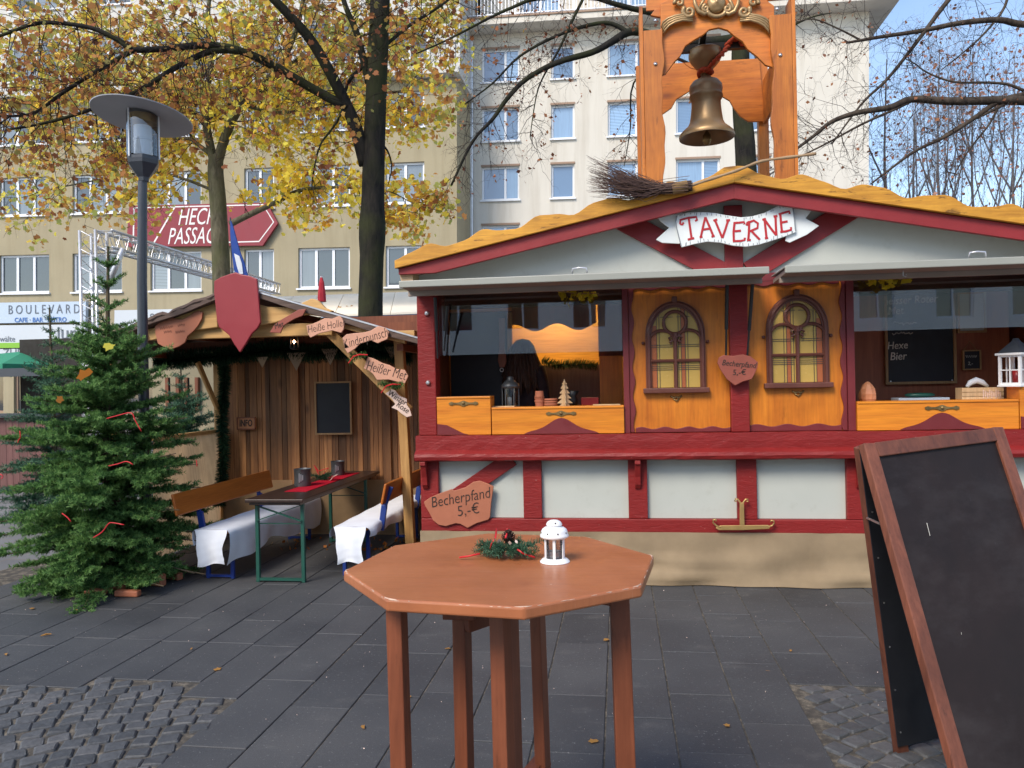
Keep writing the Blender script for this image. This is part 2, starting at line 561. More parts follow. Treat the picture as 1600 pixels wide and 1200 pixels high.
M['cloth'] = paint('white cloth', (.76, .79, .85), .85, .05, 6, .6, 14, spec=.1)
M['red_cloth'] = paint('red runner', (.36, .008, .022), .85, .1, 8, .2, 30, spec=.1)
M['ribbon'] = paint('red ribbon', (.55, .012, .018), .45, .08, 5, 0)
M['basalt'] = None
M['pot'] = paint('terracotta', (.45, .16, .085), .8, .1, 8, .1)
M['ply'] = wood('plywood', (.60, .42, .22), (.74, .55, .32), 'z', .6)
M['salt'] = paint('salt lamp', (.62, .27, .14), .45, .25, 6, .5, 12)
M['pale_blue'] = paint('pale blue box', (.42, .52, .62), .5, .05, 3, 0)
M['red_box'] = paint('red tin', (.26, .012, .012), .4, .1, 3, 0)
M['tin_dark'] = paint('dark zinc', (.09, .095, .10), .42, .35, 6, .2, 40, metal=.5)
M['candle_glass'] = clear_pane('lantern glass', (.8, .82, .82), 1.5)
M['frame_wood'] = wood('blackboard frame', (.36, .20, .08), (.5, .30, .13), 'z', .6)
M['aframe'] = wood('stained sign frame', (.10, .030, .016), (.22, .070, .036), 'z', .55, .7, .15, .8, .2, (.03, .012, .010), .5)
M['hair'] = paint('brown hair', (.060, .024, .012), .5, .3, 3, .5, 40, (12, 12, .8))
M['skin'] = paint('skin', (.48, .26, .18), .5, .05, 4, 0)
M['black_cloth'] = paint('dark clothing', (.022, .010, .012), .85, .1, 4, .2)
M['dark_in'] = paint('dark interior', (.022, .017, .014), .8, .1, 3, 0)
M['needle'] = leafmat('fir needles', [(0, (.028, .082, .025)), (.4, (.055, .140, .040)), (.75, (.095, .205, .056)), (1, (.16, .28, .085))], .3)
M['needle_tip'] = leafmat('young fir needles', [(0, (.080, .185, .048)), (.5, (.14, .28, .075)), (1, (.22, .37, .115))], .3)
M['needle_dark'] = leafmat('garland needles', [(0, (.008, .030, .016)), (.6, (.018, .060, .028)), (1, (.04, .10, .05))], .1)
M['needle_blue'] = leafmat('blue fir needles', [(0, (.025, .075, .045)), (.6, (.05, .13, .075)), (1, (.12, .22, .13))], .15)
M['fir_bark'] = paint('fir bark', (.085, .062, .035), .9, .25, 12, .4, 40)
M['cone'] = paint('pine cone', (.06, .028, .02), .7, .3, 20, .2)
M['dry_leaf'] = leafmat('dry leaves', [(0, (.36, .12, .03)), (.4, (.5, .2, .05)), (.7, (.42, .25, .07)), (1, (.28, .09, .03))], .3)
M['orange_leaf'] = leafmat('orange leaf', [(0, (.62, .16, .03)), (1, (.72, .30, .05))], .3)
M['yellow_garland'] = leafmat('yellow garland leaves', [(0, (.45, .36, .02)), (1, (.66, .52, .03))], .2)


# ------------------------------------------------------------------ lettering
def text_mesh(s, size, shear=0.0, extr=.0015, offset=0.0, spacing=1.0, align='CENTER'):
    cu = bpy.data.curves.new('lettering', 'FONT')
    cu.body = s; cu.size = size; cu.shear = shear; cu.extrude = extr; cu.offset = offset
    cu.space_character = spacing; cu.align_x = align; cu.align_y = 'CENTER'; cu.resolution_u = 3
    o = bpy.data.objects.new('lettering', cu)
    me = bpy.data.meshes.new_from_object(o)
    bpy.data.objects.remove(o); bpy.data.curves.remove(cu)
    return me


def put_text(s, p, size, mat, parent, rot=0.0, shear=0.0, xs=1.0, **kw):
    """flat writing facing the square (towards -Y); rot turns it in its own plane"""
    me = text_mesh(s, size, shear, **kw)
    me.materials.clear(); me.materials.append(mat)
    me.transform(Matrix.Translation(p) @ Matrix.Rotation(PI / 2, 4, 'X') @ Matrix.Rotation(rot, 4, 'Z') @ Matrix.Diagonal((xs, 1, 1, 1)))
    o = bpy.data.objects.new('lettering', me); COL.objects.link(o)
    return wparent(o, parent)


def ribbon_line(mb, pts, w, y0, y1):
    """brush stroke: flat strip of width w along (x, z) points"""
    pts = [Vector((a, b)) for a, b in pts]
    L, Rr = [], []
    for i, p in enumerate(pts):
        d = (pts[min(i + 1, len(pts) - 1)] - pts[max(i - 1, 0)]).normalized()
        n = Vector((-d.y, d.x)) * (w / 2)
        L.append(p + n); Rr.append(p - n)
    for i in range(len(pts) - 1):
        mb.prism([tuple(L[i]), tuple(Rr[i]), tuple(Rr[i + 1]), tuple(L[i + 1])], y0, y1)


# ================================================================== GROUND
def ground_material():
    m, nt, b = _mat('square paving')
    br = nt.nodes.new('ShaderNodeTexBrick')
    nt.links.new(coords(nt, rot=(0, 0, PI / 2)), br.inputs['Vector'])
    br.inputs['Scale'].default_value = 1.0
    br.inputs['Brick Width'].default_value = .62; br.inputs['Row Height'].default_value = .316
    br.inputs['Mortar Size'].default_value = .008
    br.inputs['Color1'].default_value = (.15, .15, .155, 1); br.inputs['Color2'].default_value = (.19, .19, .19, 1)  # lighter than the near slabs, light on the far ground put into colour
    br.inputs['Mortar'].default_value = (.20, .17, .13, 1)
    n = noise(nt, coords(nt), .6, 6, .6)
    c = mixc(nt, .6, br.outputs[0], ramp(nt, n, [(.3, (.6, .6, .62)), (.7, (1.2, 1.2, 1.2))]), 'MULTIPLY')
    nt.links.new(c, b.inputs['Base Color']); b.inputs['Roughness'].default_value = .75
    bump(nt, b, noise(nt, coords(nt), 60, 4), .2, .004)
    return m


def sand_material():
    m, nt, b = _mat('joint sand')
    n = noise(nt, coords(nt), 14, 8, .7)
    c = ramp(nt, n, [(.3, (.025, .023, .022)), (.5, (.075, .065, .052)), (.72, (.26, .22, .165))])
    nt.links.new(c, b.inputs['Base Color']); b.inputs['Roughness'].default_value = .95
    bump(nt, b, noise(nt, coords(nt), 180, 4), .5, .006)
    return m


def slab_material():
    m, nt, b = _mat('dark concrete slab')
    v = coords(nt, kind='Object')
    t = nt.nodes.new('ShaderNodeNewGeometry')
    oi = nt.nodes.new('ShaderNodeObjectInfo')
    base = ramp(nt, oi.outputs['Random'], [(0, (.044, .046, .050)), (.5, (.051, .053, .057)), (1, (.060, .061, .064))])
    mp = nt.nodes.new('ShaderNodeMapping'); nt.links.new(t.outputs['Position'], mp.inputs[0])
    big = noise(nt, mp.outputs[0], 1.1, 5, .6)
    c = mixc(nt, .75, base, ramp(nt, big, [(.28, (.66, .66, .69)), (.5, (1, 1, 1)), (.72, (1.38, 1.34, 1.27))]), 'MULTIPLY')
    spk = noise(nt, mp.outputs[0], 55, 3, .7)
    c = mixc(nt, ramp(nt, spk, [(.62, (0, 0, 0)), (.72, (.6, .6, .6))]), c, (.24, .235, .23))
    grit = noise(nt, mp.outputs[0], 240, 3, .6)
    c = mixc(nt, .8, c, ramp(nt, grit, [(.3, (.6, .6, .6)), (.7, (1.45, 1.45, 1.45))]), 'MULTIPLY')
    mp2 = nt.nodes.new('ShaderNodeMapping'); mp2.inputs['Scale'].default_value = (1.6, 2.6, 1); nt.links.new(t.outputs['Position'], mp2.inputs[0])
    st = noise(nt, mp2.outputs[0], 2.3, 5, .65)
    c = mixc(nt, ramp(nt, st, [(.58, (0, 0, 0)), (.80, (.35, .35, .35))]), c, (.17, .163, .152))
    nt.links.new(c, b.inputs['Base Color'])
    nt.links.new(ramp(nt, big, [(.3, (.62,) * 3), (.7, (.78,) * 3)]), b.inputs['Roughness'])
    bump(nt, b, grit, .25, .003)
    return m


def cobble_material():
    m, nt, b = _mat('basalt cobble')
    oi = nt.nodes.new('ShaderNodeObjectInfo'); g = nt.nodes.new('ShaderNodeNewGeometry')
    base = ramp(nt, oi.outputs['Random'], [(0, (.052, .055, .060)), (.5, (.070, .073, .078)), (1, (.095, .095, .098))])
    n = noise(nt, g.outputs['Position'], 30, 5, .65)
    c = mixc(nt, .7, base, ramp(nt, n, [(.3, (.65, .65, .65)), (.7, (1.35, 1.35, 1.35))]), 'MULTIPLY')
    nt.links.new(c, b.inputs['Base Color']); b.inputs['Roughness'].default_value = .6
    bump(nt, b, noise(nt, g.outputs['Position'], 45, 4), .5, .008)
    return m


M['ground'] = ground_material(); M['sand'] = sand_material(); M['slab'] = slab_material(); M['cobble'] = cobble_material()

gm = MB()
gm.add([(-200, -120, -.03), (200, -120, -.03), (200, 300, -.03), (-200, 300, -.03)], [(0, 1, 2, 3)])
tag(gm.build('ground', M['ground']), 'grey paved square running to the houses', kind='structure')
pm = MB()
X0, X1, Y0, Y1 = -5.6, 4.6, .6, 9.2
pm.box(X0, X1, Y0, Y1, -.028, -.0075)
pavement = tag(pm.build('pavement', M['sand']), 'dark slab pavement with sandy joints and cobbled patches', kind='structure')

CW = .316
gx = G(951, 1000).x
_bounds = []


def cob_limit(x):
    """far edge of the cobbled patches for a slab column centred at x"""
    if x < -2.99: return 3.80
    if x < -2.36: return 3.94
    if x < -1.86: return 3.74
    if x > .86: return 4.19
    return -9


slab_mesh = {}


def slab_proto(L):
    mb = MB(); w, l, e, h = CW / 2 - .0036, L / 2 - .0014, .0035, .03
    vs = [(-w, -l, -h), (w, -l, -h), (w, l, -h), (-w, l, -h), (-w, -l, -e), (w, -l, -e), (w, l, -e), (-w, l, -e),
          (-w + e, -l + e, 0), (w - e, -l + e, 0), (w - e, l - e, 0), (-w + e, l - e, 0)]
    fs = [(0, 1, 5, 4), (1, 2, 6, 5), (2, 3, 7, 6), (3, 0, 4, 7), (4, 5, 9, 8), (5, 6, 10, 9), (6, 7, 11, 10), (7, 4, 8, 11), (8, 9, 10, 11)]
    mb.add(vs, fs)
    me = mb.mesh('slab'); me.materials.append(M['slab'])
    return me


for L in (.46, .62, .78, .93): slab_mesh[L] = slab_proto(L)
stuff_slabs = MB()
cand = []
ci0, ci1 = int((X0 - gx) / CW) + 1, int((X1 - gx) / CW) - 1
for ci in range(ci0, ci1 + 1):
    xc = gx + (ci + .5) * CW
    y = Y0 + random.uniform(0, .5)
    lim = cob_limit(xc)
    if lim > 0: y = lim
    elif ci % 2 == 0: y = Y0 + .15
    while y < Y1 - .5:
        L = random.choice((.46, .62, .62, .62, .78, .93))
        cand.append((xc, y + L / 2, L)); y += L
vis = []
for c in cand:
    p = Vector((c[0], c[1], 0)); u, v, f = proj(p) if p.dot(_f) > .3 else (9e9, 0, 1)
    vis.append((not (-60 < u < 1660 and v < 1260 and c[1] < 8.4), -1.0 / f ** 2 if f > 0 else 0, c))
vis.sort(key=lambda t: (t[0], t[1]))
for i, (out, _k, (xc, yc, L)) in enumerate(vis):
    if i < 290 and not out:
        o = bpy.data.objects.new('slab', slab_mesh[L]); COL.objects.link(o); o.parent = pavement
        o.location = (xc, yc, random.uniform(-.0025, .0015))
        o.rotation_euler = (random.gauss(0, .0022), random.gauss(0, .003), random.gauss(0, .002))
    else:
        me = slab_mesh[L]
        dz = random.uniform(-.003, .001)
        stuff_slabs.add([(v.co.x + xc, v.co.y + yc, v.co.z + dz) for v in me.vertices], [tuple(p.vertices) for p in me.polygons])
tag(stuff_slabs.build('outlying_slabs', M['slab'], pavement), kind='stuff')

# cobbles laid in arcs
cob_mesh = []
for k in range(6):
    mb = MB(); rr = random.Random(k)
    q = [(-.5 + rr.uniform(-.06, .06), -.5 + rr.uniform(-.06, .06)), (.5 + rr.uniform(-.06, .06), -.5 + rr.uniform(-.06, .06)),
         (.5 + rr.uniform(-.06, .06), .5 + rr.uniform(-.06, .06)), (-.5 + rr.uniform(-.06, .06), .5 + rr.uniform(-.06, .06))]
    ring = []
    for i in range(4):
        a, b = Vector(q[i]), Vector(q[(i + 1) % 4])
        ring += [tuple(a.lerp(b, .07)), tuple(a.lerp(b, .93))]
    vs, lev = [], ((1.0, -.4), (.985, -.12), (.93, -.01), (.80, .035))
    for s, z in lev: vs += [(x * s, y * s, z + (rr.uniform(-.03, .03) if z > -.1 else 0)) for x, y in ring]
    fs = []
    for r in range(3):
        for i in range(8): fs.append((r * 8 + i, r * 8 + (i + 1) % 8, (r + 1) * 8 + (i + 1) % 8, (r + 1) * 8 + i))
    fs.append(tuple(range(24, 32)))
    mb.add(vs, fs); me = mb.mesh('cobblestone'); me.materials.append(M['cobble'])
    cob_mesh.append(me)
stuff_cob = MB()
cobs = []
CB = .100
for (cx, cy, xa, xb, ya) in ((-1.35, 1.2, X0, -1.862, 1.4), (2.3, 1.9, .858, 2.6, 1.9)):
    for ri in range(4, 46):
        R_ = ri * CB
        n = max(3, int(2 * PI * R_ / (CB * 1.08))); off = random.random()
        for k in range(n):
            a = 2 * PI * (k + off + random.uniform(-.05, .05)) / n
            x, y = cx + R_ * math.cos(a), cy + R_ * math.sin(a)
            if xa + .05 < x < xb - .03 and ya < y < cob_limit(round((x - gx) / CW - .5) * CW + gx + CW / 2) - .03:
                cobs.append((x, y, a, 2 * PI * R_ / n))
vis = []
for (x, y, a, tw_) in cobs:
    p = Vector((x, y, 0)); u, v, f = proj(p) if p.dot(_f) > .3 else (9e9, 0, 1)
    hid = u > 1520 or (1440 < u and v > 700)
    vis.append((not (-30 < u < 1630 and v < 1225) or hid, -1 / f ** 2, (x, y, a, tw_)))
vis.sort(key=lambda t: (t[0], t[1]))
for i, (out, _k, (x, y, a, tw_)) in enumerate(vis):
    sx, sy = CB * random.uniform(.88, .97), tw_ * random.uniform(.88, .97)
    me = random.choice(cob_mesh)
    loc, rot, sc = Vector((x, y, random.uniform(-.004, .002))), Euler((random.gauss(0, .035), random.gauss(0, .035), a + random.gauss(0, .04))), Vector((sx, sy, .10))
    if i < 295 and not out:
        o = bpy.data.objects.new('cobblestone', me); COL.objects.link(o); o.parent = pavement
        o.location, o.rotation_euler, o.scale = loc, rot, sc
    else:
        mm = Matrix.LocRotScale(loc, rot, sc)
        stuff_cob.add([mm @ v.co for v in me.vertices], [tuple(p.vertices) for p in me.polygons])
tag(stuff_cob.build('outlying_cobblestones', M['cobble'], pavement, smooth=True), kind='stuff')


# ================================================================== BUILDINGS
def facade(mb, x0, x1, z0, z1, y, t, holes):
    """wall sheet with rectangular openings, front face at y"""
    xs = sorted({x0, x1, *[h[0] for h in holes], *[h[1] for h in holes]})
    zs = sorted({z0, z1, *[h[2] for h in holes], *[h[3] for h in holes]})
    xs = [x for x in xs if x0 <= x <= x1]; zs = [z for z in zs if z0 <= z <= z1]
    inside = lambda x, z: any(h[0] < x < h[1] and h[2] < z < h[3] for h in holes)
    # merge cells along x per row to keep faces few
    for a, b in zip(zs, zs[1:]):
        run = None
        for c, d in zip(xs, xs[1:]):
            if inside((c + d) / 2, (a + b) / 2):
                if run: mb.box(run[0], run[1], y, y + t, a, b); run = None
            else: run = (run[0], d) if run else (c, d)
        if run: mb.box(run[0], run[1], y, y + t, a, b)


def add_window(parent, x0, x1, z0, z1, y, splits, frame, glass, fw=.09, sill=True, sillmat=None, door=False):
    mb = MB(); yy = y + .12
    mb.box(x0, x0 + fw, yy, yy + .08, z0, z1); mb.box(x1 - fw, x1, yy, yy + .08, z0, z1)
    mb.box(x0 + fw, x1 - fw, yy, yy + .08, z1 - fw, z1); mb.box(x0 + fw, x1 - fw, yy, yy + .08, z0, z0 + fw)
    xs = [x0 + fw] + [x0 + s * (x1 - x0) for s in splits] + [x1 - fw]
    for s in xs[1:-1]: mb.box(s - fw * .6, s + fw * .6, yy - .005, yy + .075, z0 + fw, z1 - fw)
    w = mb.build('window', frame, parent)
    if sill:
        MB().box(x0 - .06, x1 + .06, y - .09, y + .12, z0 - .07, z0 - .005).build('sill', sillmat or frame, w)
    for a, b in zip(xs, xs[1:]):
        MB().box(a, b, yy + .045, yy + .055, z0 + fw, z1 - fw).build('pane', glass, w)
    return w


M['beige_wall'] = paint('beige roughcast', (.345, .298, .200), .9, .08, .5, .6, 7, dirt=(.30, .258, .18), spec=.1, streak=True)
M['cream_wall'] = paint('cream render', (.62, .585, .52), .9, .05, .35, .2, 20, dirt=(.55, .53, .48), spec=.1, streak=True)
M['white_wall'] = paint('white render', (.55, .54, .51), .9, .04, .4, .2, 20, spec=.1)
M['frame_white'] = paint('white window frame', (.74, .76, .80), .4, .03, 1, 0)
M['frame_brown'] = paint('brown trim and shadow strip', (.30, .20, .14), .7, .05, 1, 0)
M['glass_a'] = window_glass('window glass with net curtain', (.16, .19, .21), (.03, .04, .045))
M['glass_b'] = window_glass('sky tinted window glass', (.22, .34, .50), (.10, .17, .28), (8, 1, .3))  # blue of the mirrored sky put into the pane colour
M['glass_dark'] = window_glass('dark shop glass', (.03, .035, .04), (.02, .022, .025))
M['banner_red'] = paint('crimson banner', (.22, .016, .028), .5, .06, .8, .02)
M['banner_white'] = paint('banner white', (.72, .70, .68), .6, .03, 1, 0)
M['sign_blue'] = paint('pale blue sign', (.44, .53, .64), .4, .03, .5, 0)
M['sign_grey'] = paint('pale grey sign', (.52, .56, .60), .4, .03, .5, 0)
M['sign_green'] = paint('green stripe', (.20, .44, .03), .4, .03, .5, 0)
M['sign_ink'] = paint('grey sign ink', (.12, .14, .17), .5, .03, .5, 0)
M['sign_blueink'] = paint('blue sign ink', (.06, .16, .42), .5, .03, .5, 0)
M['pale_green'] = paint('pale green line', (.45, .62, .42), .4, .03, .5, 0)

BT = .021          # the square falls away a little against the level houses
# --- beige house
by = 30.0
house = thing('apartment_house', 'beige roughcast apartment house with shop signs and red arrow banner', 'building', (-8.5, by, 0))
wx = [(-30.0, -27.6), (-26.7, -24.3), (-23.2, -20.9), (-19.6, -17.3), (-15.4, -14.1), (-13.05, -10.85), (-9.35, -7.75)]
rows = [(5.60, 7.25), (8.95, 10.6), (12.0, 13.45)]
holes = [(a, b, z0, z1) for (a, b) in wx for (z0, z1) in rows]
shop = [(-30, -26.5, .4, 3.0), (-26, -22.8, .4, 3.0), (-22.3, -19.0, .4, 3.0), (-18.5, -15.2, .1, 3.0), (-14.7, -11.4, .4, 3.0), (-10.9, -7.4, .4, 3.0)]
mb = MB(); facade(mb, -38, -6.42, 0, 13.9, by, .35, holes + shop)
mb.box(-38, -6.42, by + .355, by + 9, 0, 13.9)
mb.build('wall', M['beige_wall'], house)
for (a, b, z0, z1) in holes:
    n = 3 if b - a > 2 else 2
    if b - a < 1.5: n = 2
    add_window(house, a, b, z0, z1, by, [k / n for k in range(1, n)], M['frame_white'], M['glass_a'])
for (a, b, z0, z1) in shop:
    add_window(house, a, b, z0, z1, by, [.33, .66], M['frame_brown'], M['glass_dark'], .1, False)
# white upper storeys with a projecting slab
up = [(a, b, z0, z1) for (a, b) in wx for (z0, z1) in ((15.0, 16.8), (18.1, 19.9))]
mb = MB(); facade(mb, -38, -6.42, 14.15, 21.5, by + .6, .35, up); mb.box(-38, -6.42, by + .96, by + 9, 14.15, 21.5)
mb.build('upper_wall', M['white_wall'], house)
for (a, b, z0, z1) in up: add_window(house, a, b, z0, z1, by + .6, [.5], M['frame_white'], M['glass_a'])
MB().box(-38, -6.25, by - .5, by + 9, 13.905, 14.145).build('slab', M['white_wall'], house)
mb = MB()
for i in range(160):
    x = -38 + .2 * i
    if x < -6.3: mb.box(x, x + .03, by - .42, by - .39, 14.15, 15.05)
mb.box(-38, -6.3, by - .43, by - .38, 15.05, 15.1)
mb.build('railing', M['grey_metal'], house)
# red arrow banner
def PH(u, v, y):
    q_ = P(u, v, y); q_.z += (q_.x + 8.5) * BT
    return q_


bz = MB()
bl = [PH(u, v, by - .2) for u, v in ((196, 322), (410, 317), (428, 349), (405, 384), (192, 386))]
bz.prism([(p.x, p.z) for p in bl], by - .22, by - .10)
banner = bz.build('banner', M['banner_red'], house)
fr = MB()
fl = [PH(u, v, by) for u, v in ((208, 327), (408, 322), (425, 349), (403, 379), (330, 381))]
fl2 = [PH(u, v, by) for u, v in ((271, 326), (240, 381), (208, 382), (208, 327))]
ribbon_line(fr, [(p.x, p.z) for p in fl], .05, by - .225, by - .221)
ribbon_line(fr, [(p.x, p.z) for p in fl2], .07, by - .225, by - .221)
fr.build('border', M['banner_white'], banner)
p = PH(300, 340, by - .23); put_text('HECK', Vector((p.x + .0, p.y, p.z)), .98, M['banner_white'], banner, 0, .32, .66)
p = PH(289, 370, by - .23); put_text('PASSAGE', Vector((p.x + .25, p.y, p.z)), .98, M['banner_white'], banner, 0, .32, .62)


def fac_sign(name, u0, u1, v0, v1, mat, y=by, slope=0.0):
    a, b, c, d = PH(u0, v0, y - .25), PH(u1, v0 + slope, y - .25), PH(u1, v1 + slope, y - .25), PH(u0, v1, y - .25)
    return MB().prism([(q.x, q.z) for q in (a, b, c, d)], y - .27, y - .1).build(name, mat, house)


s1 = fac_sign('shop_sign', -60, 131, 474, 506, M['sign_blue'], slope=-3)
def stx(s, u, v, size, mat, par, **kw):
    q = PH(u, v, by - .285); return put_text(s, q, size, mat, par, rot=kw.pop('rot', 0), **kw)
stx('B O U L E V A R D', 65, 484, .55, M['sign_ink'], s1, xs=.78)
stx('CAFE · BAR · BISTRO', 60, 500, .27, M['sign_blueink'], s1, offset=.006)
s2 = fac_sign('shop_sign', -60, 131, 509, 544, M['sign_grey'], slope=-2)
stx('jura', 107, 521, .82, M['sign_ink'], s2, offset=.008)
stx('anwälte', 4, 530, .34, M['sign_ink'], s2)
gs = MB(); a, b, c, d = PH(-60, 537, by), PH(131, 535, by), PH(131, 543, by), PH(-60, 545, by)
gs.prism([(q.x, q.z) for q in (a, b, c, d)], by - .277, by - .272); gs.build('stripe', M['sign_green'], s2)
gc = MB(); arc = [PH(u, v, by) for u, v in ((125, 511), (129, 517), (127, 525), (120, 531), (110, 536), (98, 539))]
ribbon_line(gc, [(q.x, q.z) for q in arc], .05, by - .284, by - .279); gc.build('swoosh', M['pale_green'], s2)
s3 = fac_sign('shop_sign', -60, 133, 546, 560, M['sign_grey'], slope=-2)
stx('ZUR LIN', 33, 552, .5, M['sign_ink'], s3); stx('R', 104, 551, .5, M['sign_ink'], s3)
s4 = fac_sign('shop_sign', 176, 330, 485, 512, M['sign_grey'], slope=-3)
stx('S S S', 247, 497, .5, M['sign_ink'], s4)
house.rotation_euler.y = BT

# --- cream house
cy = 33.0
white = thing('apartment_house', 'tall cream apartment house with balcony and blue windows', 'building', (0, cy, 0))
wcols = [(-5.95, -4.30, 2), (-2.92, -1.92, 1), (-.5, 1.45, 2), (2.35, 4.15, 2), (5.0, 6.2, 1)]
wrows = [(1.9, 3.3), (4.45, 5.85), (7.0, 8.4), (9.5, 10.95), (12.05, 13.5), (14.62, 16.05)]
holes = [(a, b, z0, z1) for (a, b, n) in wcols for (z0, z1) in wrows]
mb = MB(); facade(mb, -6.4, 10.05, 0, 16.7, cy, .35, holes); mb.box(-6.4, 10.05, cy + .355, cy + 12, 0, 16.7)
mb.build('wall', M['cream_wall'], white)
for (a, b, n) in wcols:
    for (z0, z1) in wrows:
        w = add_window(white, a, b, z0, z1, cy, [.62] if n == 2 else [], M['frame_white'], M['glass_b'], .08)
        MB().box(a - .03, b + .03, cy - .03, cy + .11, z1 + .005, z1 + .09).build('head_shadow_strip', M['frame_brown'], w)  # brown strip painted in for the shadow line at the window head
MB().box(-6.45, -6.3, cy - .25, cy - .1, 0, 16.5).build('drainpipe', M['aluminium'], white, bev=.04)
MB().box(-7.0, 10.95, cy - .95, cy + 12, 16.705, 16.95).build('balcony_slab', M['cream_wall'], white)
MB().box(-7.05, 11.0, cy - 1.0, cy + 12.05, 16.955, 17.03).build('slab_edge', M['frame_brown'], white)
ph = [(-4.4, -2.6, 17.1, 19.2), (-.6, 1.4, 17.1, 19.2), (3.4, 5.2, 17.1, 19.2)]
mb = MB(); facade(mb, -6.2, 9.8, 17.035, 20.2, cy + 1.0, .3, ph); mb.box(-6.2, 9.8, cy + 1.305, cy + 11, 17.035, 20.2)
mb.build('penthouse_wall', M['cream_wall'], white)
for (a, b, z0, z1) in ph: add_window(white, a, b, z0, z1, cy + 1.0, [.5], M['frame_white'], M['glass_b'], .1, False)
MB().box(-6.8, 10.5, cy - .3, cy + 11.4, 20.205, 20.5).build('roof', M['cream_wall'], white)
mb = MB()
for i in range(118):
    x = -6.9 + i * .15
    if x < 10.8: mb.box(x, x + .025, cy - .86, cy - .835, 17.04, 17.95)
mb.box(-6.95, 10.9, cy - .88, cy - .82, 17.95, 18.0); mb.box(-6.95, 10.9, cy - .87, cy - .83, 17.12, 17.16)
for x in (-6.9, -4.4, -1.9, .6, 3.1, 5.6, 8.1, 10.8): mb.box(x, x + .05, cy - .88, cy - .82, 17.04, 18.0)
mb.build('railing', M['aluminium'], white)
white.rotation_euler.y = BT

# --- houses behind the viewer, seen only in the panes
back = thing('apartment_house', 'white apartment house across the square mirrored in the stall panes', 'building', (0, -26, 0))
cols = [(-26 + 3.4 * k, -24.3 + 3.4 * k) for k in range(15)]
brow = [(1.0, 2.9), (4.3, 6.0), (7.4, 9.1), (10.5, 12.2)]
holes = [(a, b, z0, z1) for (a, b) in cols for (z0, z1) in brow]
mb = MB(); facade(mb, -27, 26, 0, 13.5, -26.35, .35, holes); mb.box(-27, 26, -36, -26.36, 0, 13.5)
mb.build('wall', paint('bright white render', (.82, .80, .76), .9, .03, .4, .1, 20), back)
for (a, b, z0, z1) in holes:
    w = MB().box(a + .08, b - .08, -26.2, -26.16, z0 + .08, z1 - .08).build('window', M['glass_dark'], back)
    f = MB()
    f.box(a, a + .08, -26.24, -26.1, z0, z1).box(b - .08, b, -26.24, -26.1, z0, z1).box(a + .08, b - .08, -26.24, -26.1, z0, z0 + .08)
    f.box(a + .08, b - .08, -26.24, -26.1, z1 - .08, z1).box((a + b) / 2 - .05, (a + b) / 2 + .05, -26.15, -26.1, z0 + .08, z1 - .08)
    f.build('frame', M['frame_white'], w)


# ================================================================== TREES
def bark(name, c1, c2, moss=None):
    m, nt, b = _mat(name)
    g = nt.nodes.new('ShaderNodeNewGeometry')
    mp = nt.nodes.new('ShaderNodeMapping'); mp.inputs['Scale'].default_value = (1, 1, .3); nt.links.new(g.outputs['Position'], mp.inputs[0])
    n = noise(nt, mp.outputs[0], 14, 6, .65, .4)
    c = ramp(nt, n, [(.32, c1), (.68, c2)])
    if moss:
        mo = noise(nt, g.outputs['Position'], 1.6, 4)
        c = mixc(nt, ramp(nt, mo, [(.42, (0, 0, 0)), (.62, (.75, .75, .75))]), c, moss)
    nt.links.new(c, b.inputs['Base Color']); b.inputs['Roughness'].default_value = .9
    b.inputs['Specular IOR Level'].default_value = .15
    bump(nt, b, n, .7, .03)
    return m


M['bark_dark'] = bark('dark wet bark', (.010, .010, .011), (.036, .032, .026), (.040, .045, .018))
M['bark_grey'] = bark('plane bark', (.06, .055, .038), (.16, .145, .10), (.09, .095, .045))
M['bark_right'] = bark('brown bark', (.035, .027, .022), (.10, .078, .060))
M['twig_dark'] = bark('dark twigs', (.018, .014, .014), (.05, .036, .032))
M['twig_far_hazed'] = bark('far twigs', (.10, .095, .105), (.19, .175, .18))  # paled towards blue, distance haze put into the twig colour
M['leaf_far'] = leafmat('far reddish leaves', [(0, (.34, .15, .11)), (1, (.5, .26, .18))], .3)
M['leaf_autumn'] = leafmat('autumn leaves', [(0, (.36, .15, .06)), (.16, (.58, .27, .10)), (.34, (.76, .43, .11)), (.48, (.90, .66, .14)), (.62, (.74, .68, .18)), (.76, (.42, .48, .14)), (.9, (.60, .62, .20)), (1, (.64, .32, .11))], .62)
M['leaf_rust'] = leafmat('rust leaves', [(0, (.22, .08, .04)), (.25, (.40, .15, .06)), (.5, (.56, .25, .08)), (.7, (.62, .40, .10)), (.85, (.30, .30, .09)), (1, (.36, .13, .05))], .5)
M['leaf_yellow'] = leafmat('yellow leaves', [(0, (.88, .60, .06)), (.5, (.95, .80, .12)), (.85, (.78, .74, .13)), (1, (.80, .42, .06))], .62)
M['leaf_brown'] = leafmat('withered brown leaves', [(0, (.16, .06, .035)), (.5, (.30, .12, .06)), (1, (.45, .20, .09))], .3)

LEAF = np.array([(0, -.5, 0), (.22, -.28, .05), (.5, -.18, .1), (.3, .06, .05), (.34, .34, .08), (0, .5, -.03), (-.34, .34, .08), (-.3, .06, .05), (-.5, -.18, .1), (-.22, -.28, .05)], dtype=np.float32)
LEAF4 = np.array([(0, -.5, 0), (.36, -.02, .08), (0, .5, 0), (-.36, -.02, .08)], dtype=np.float32)


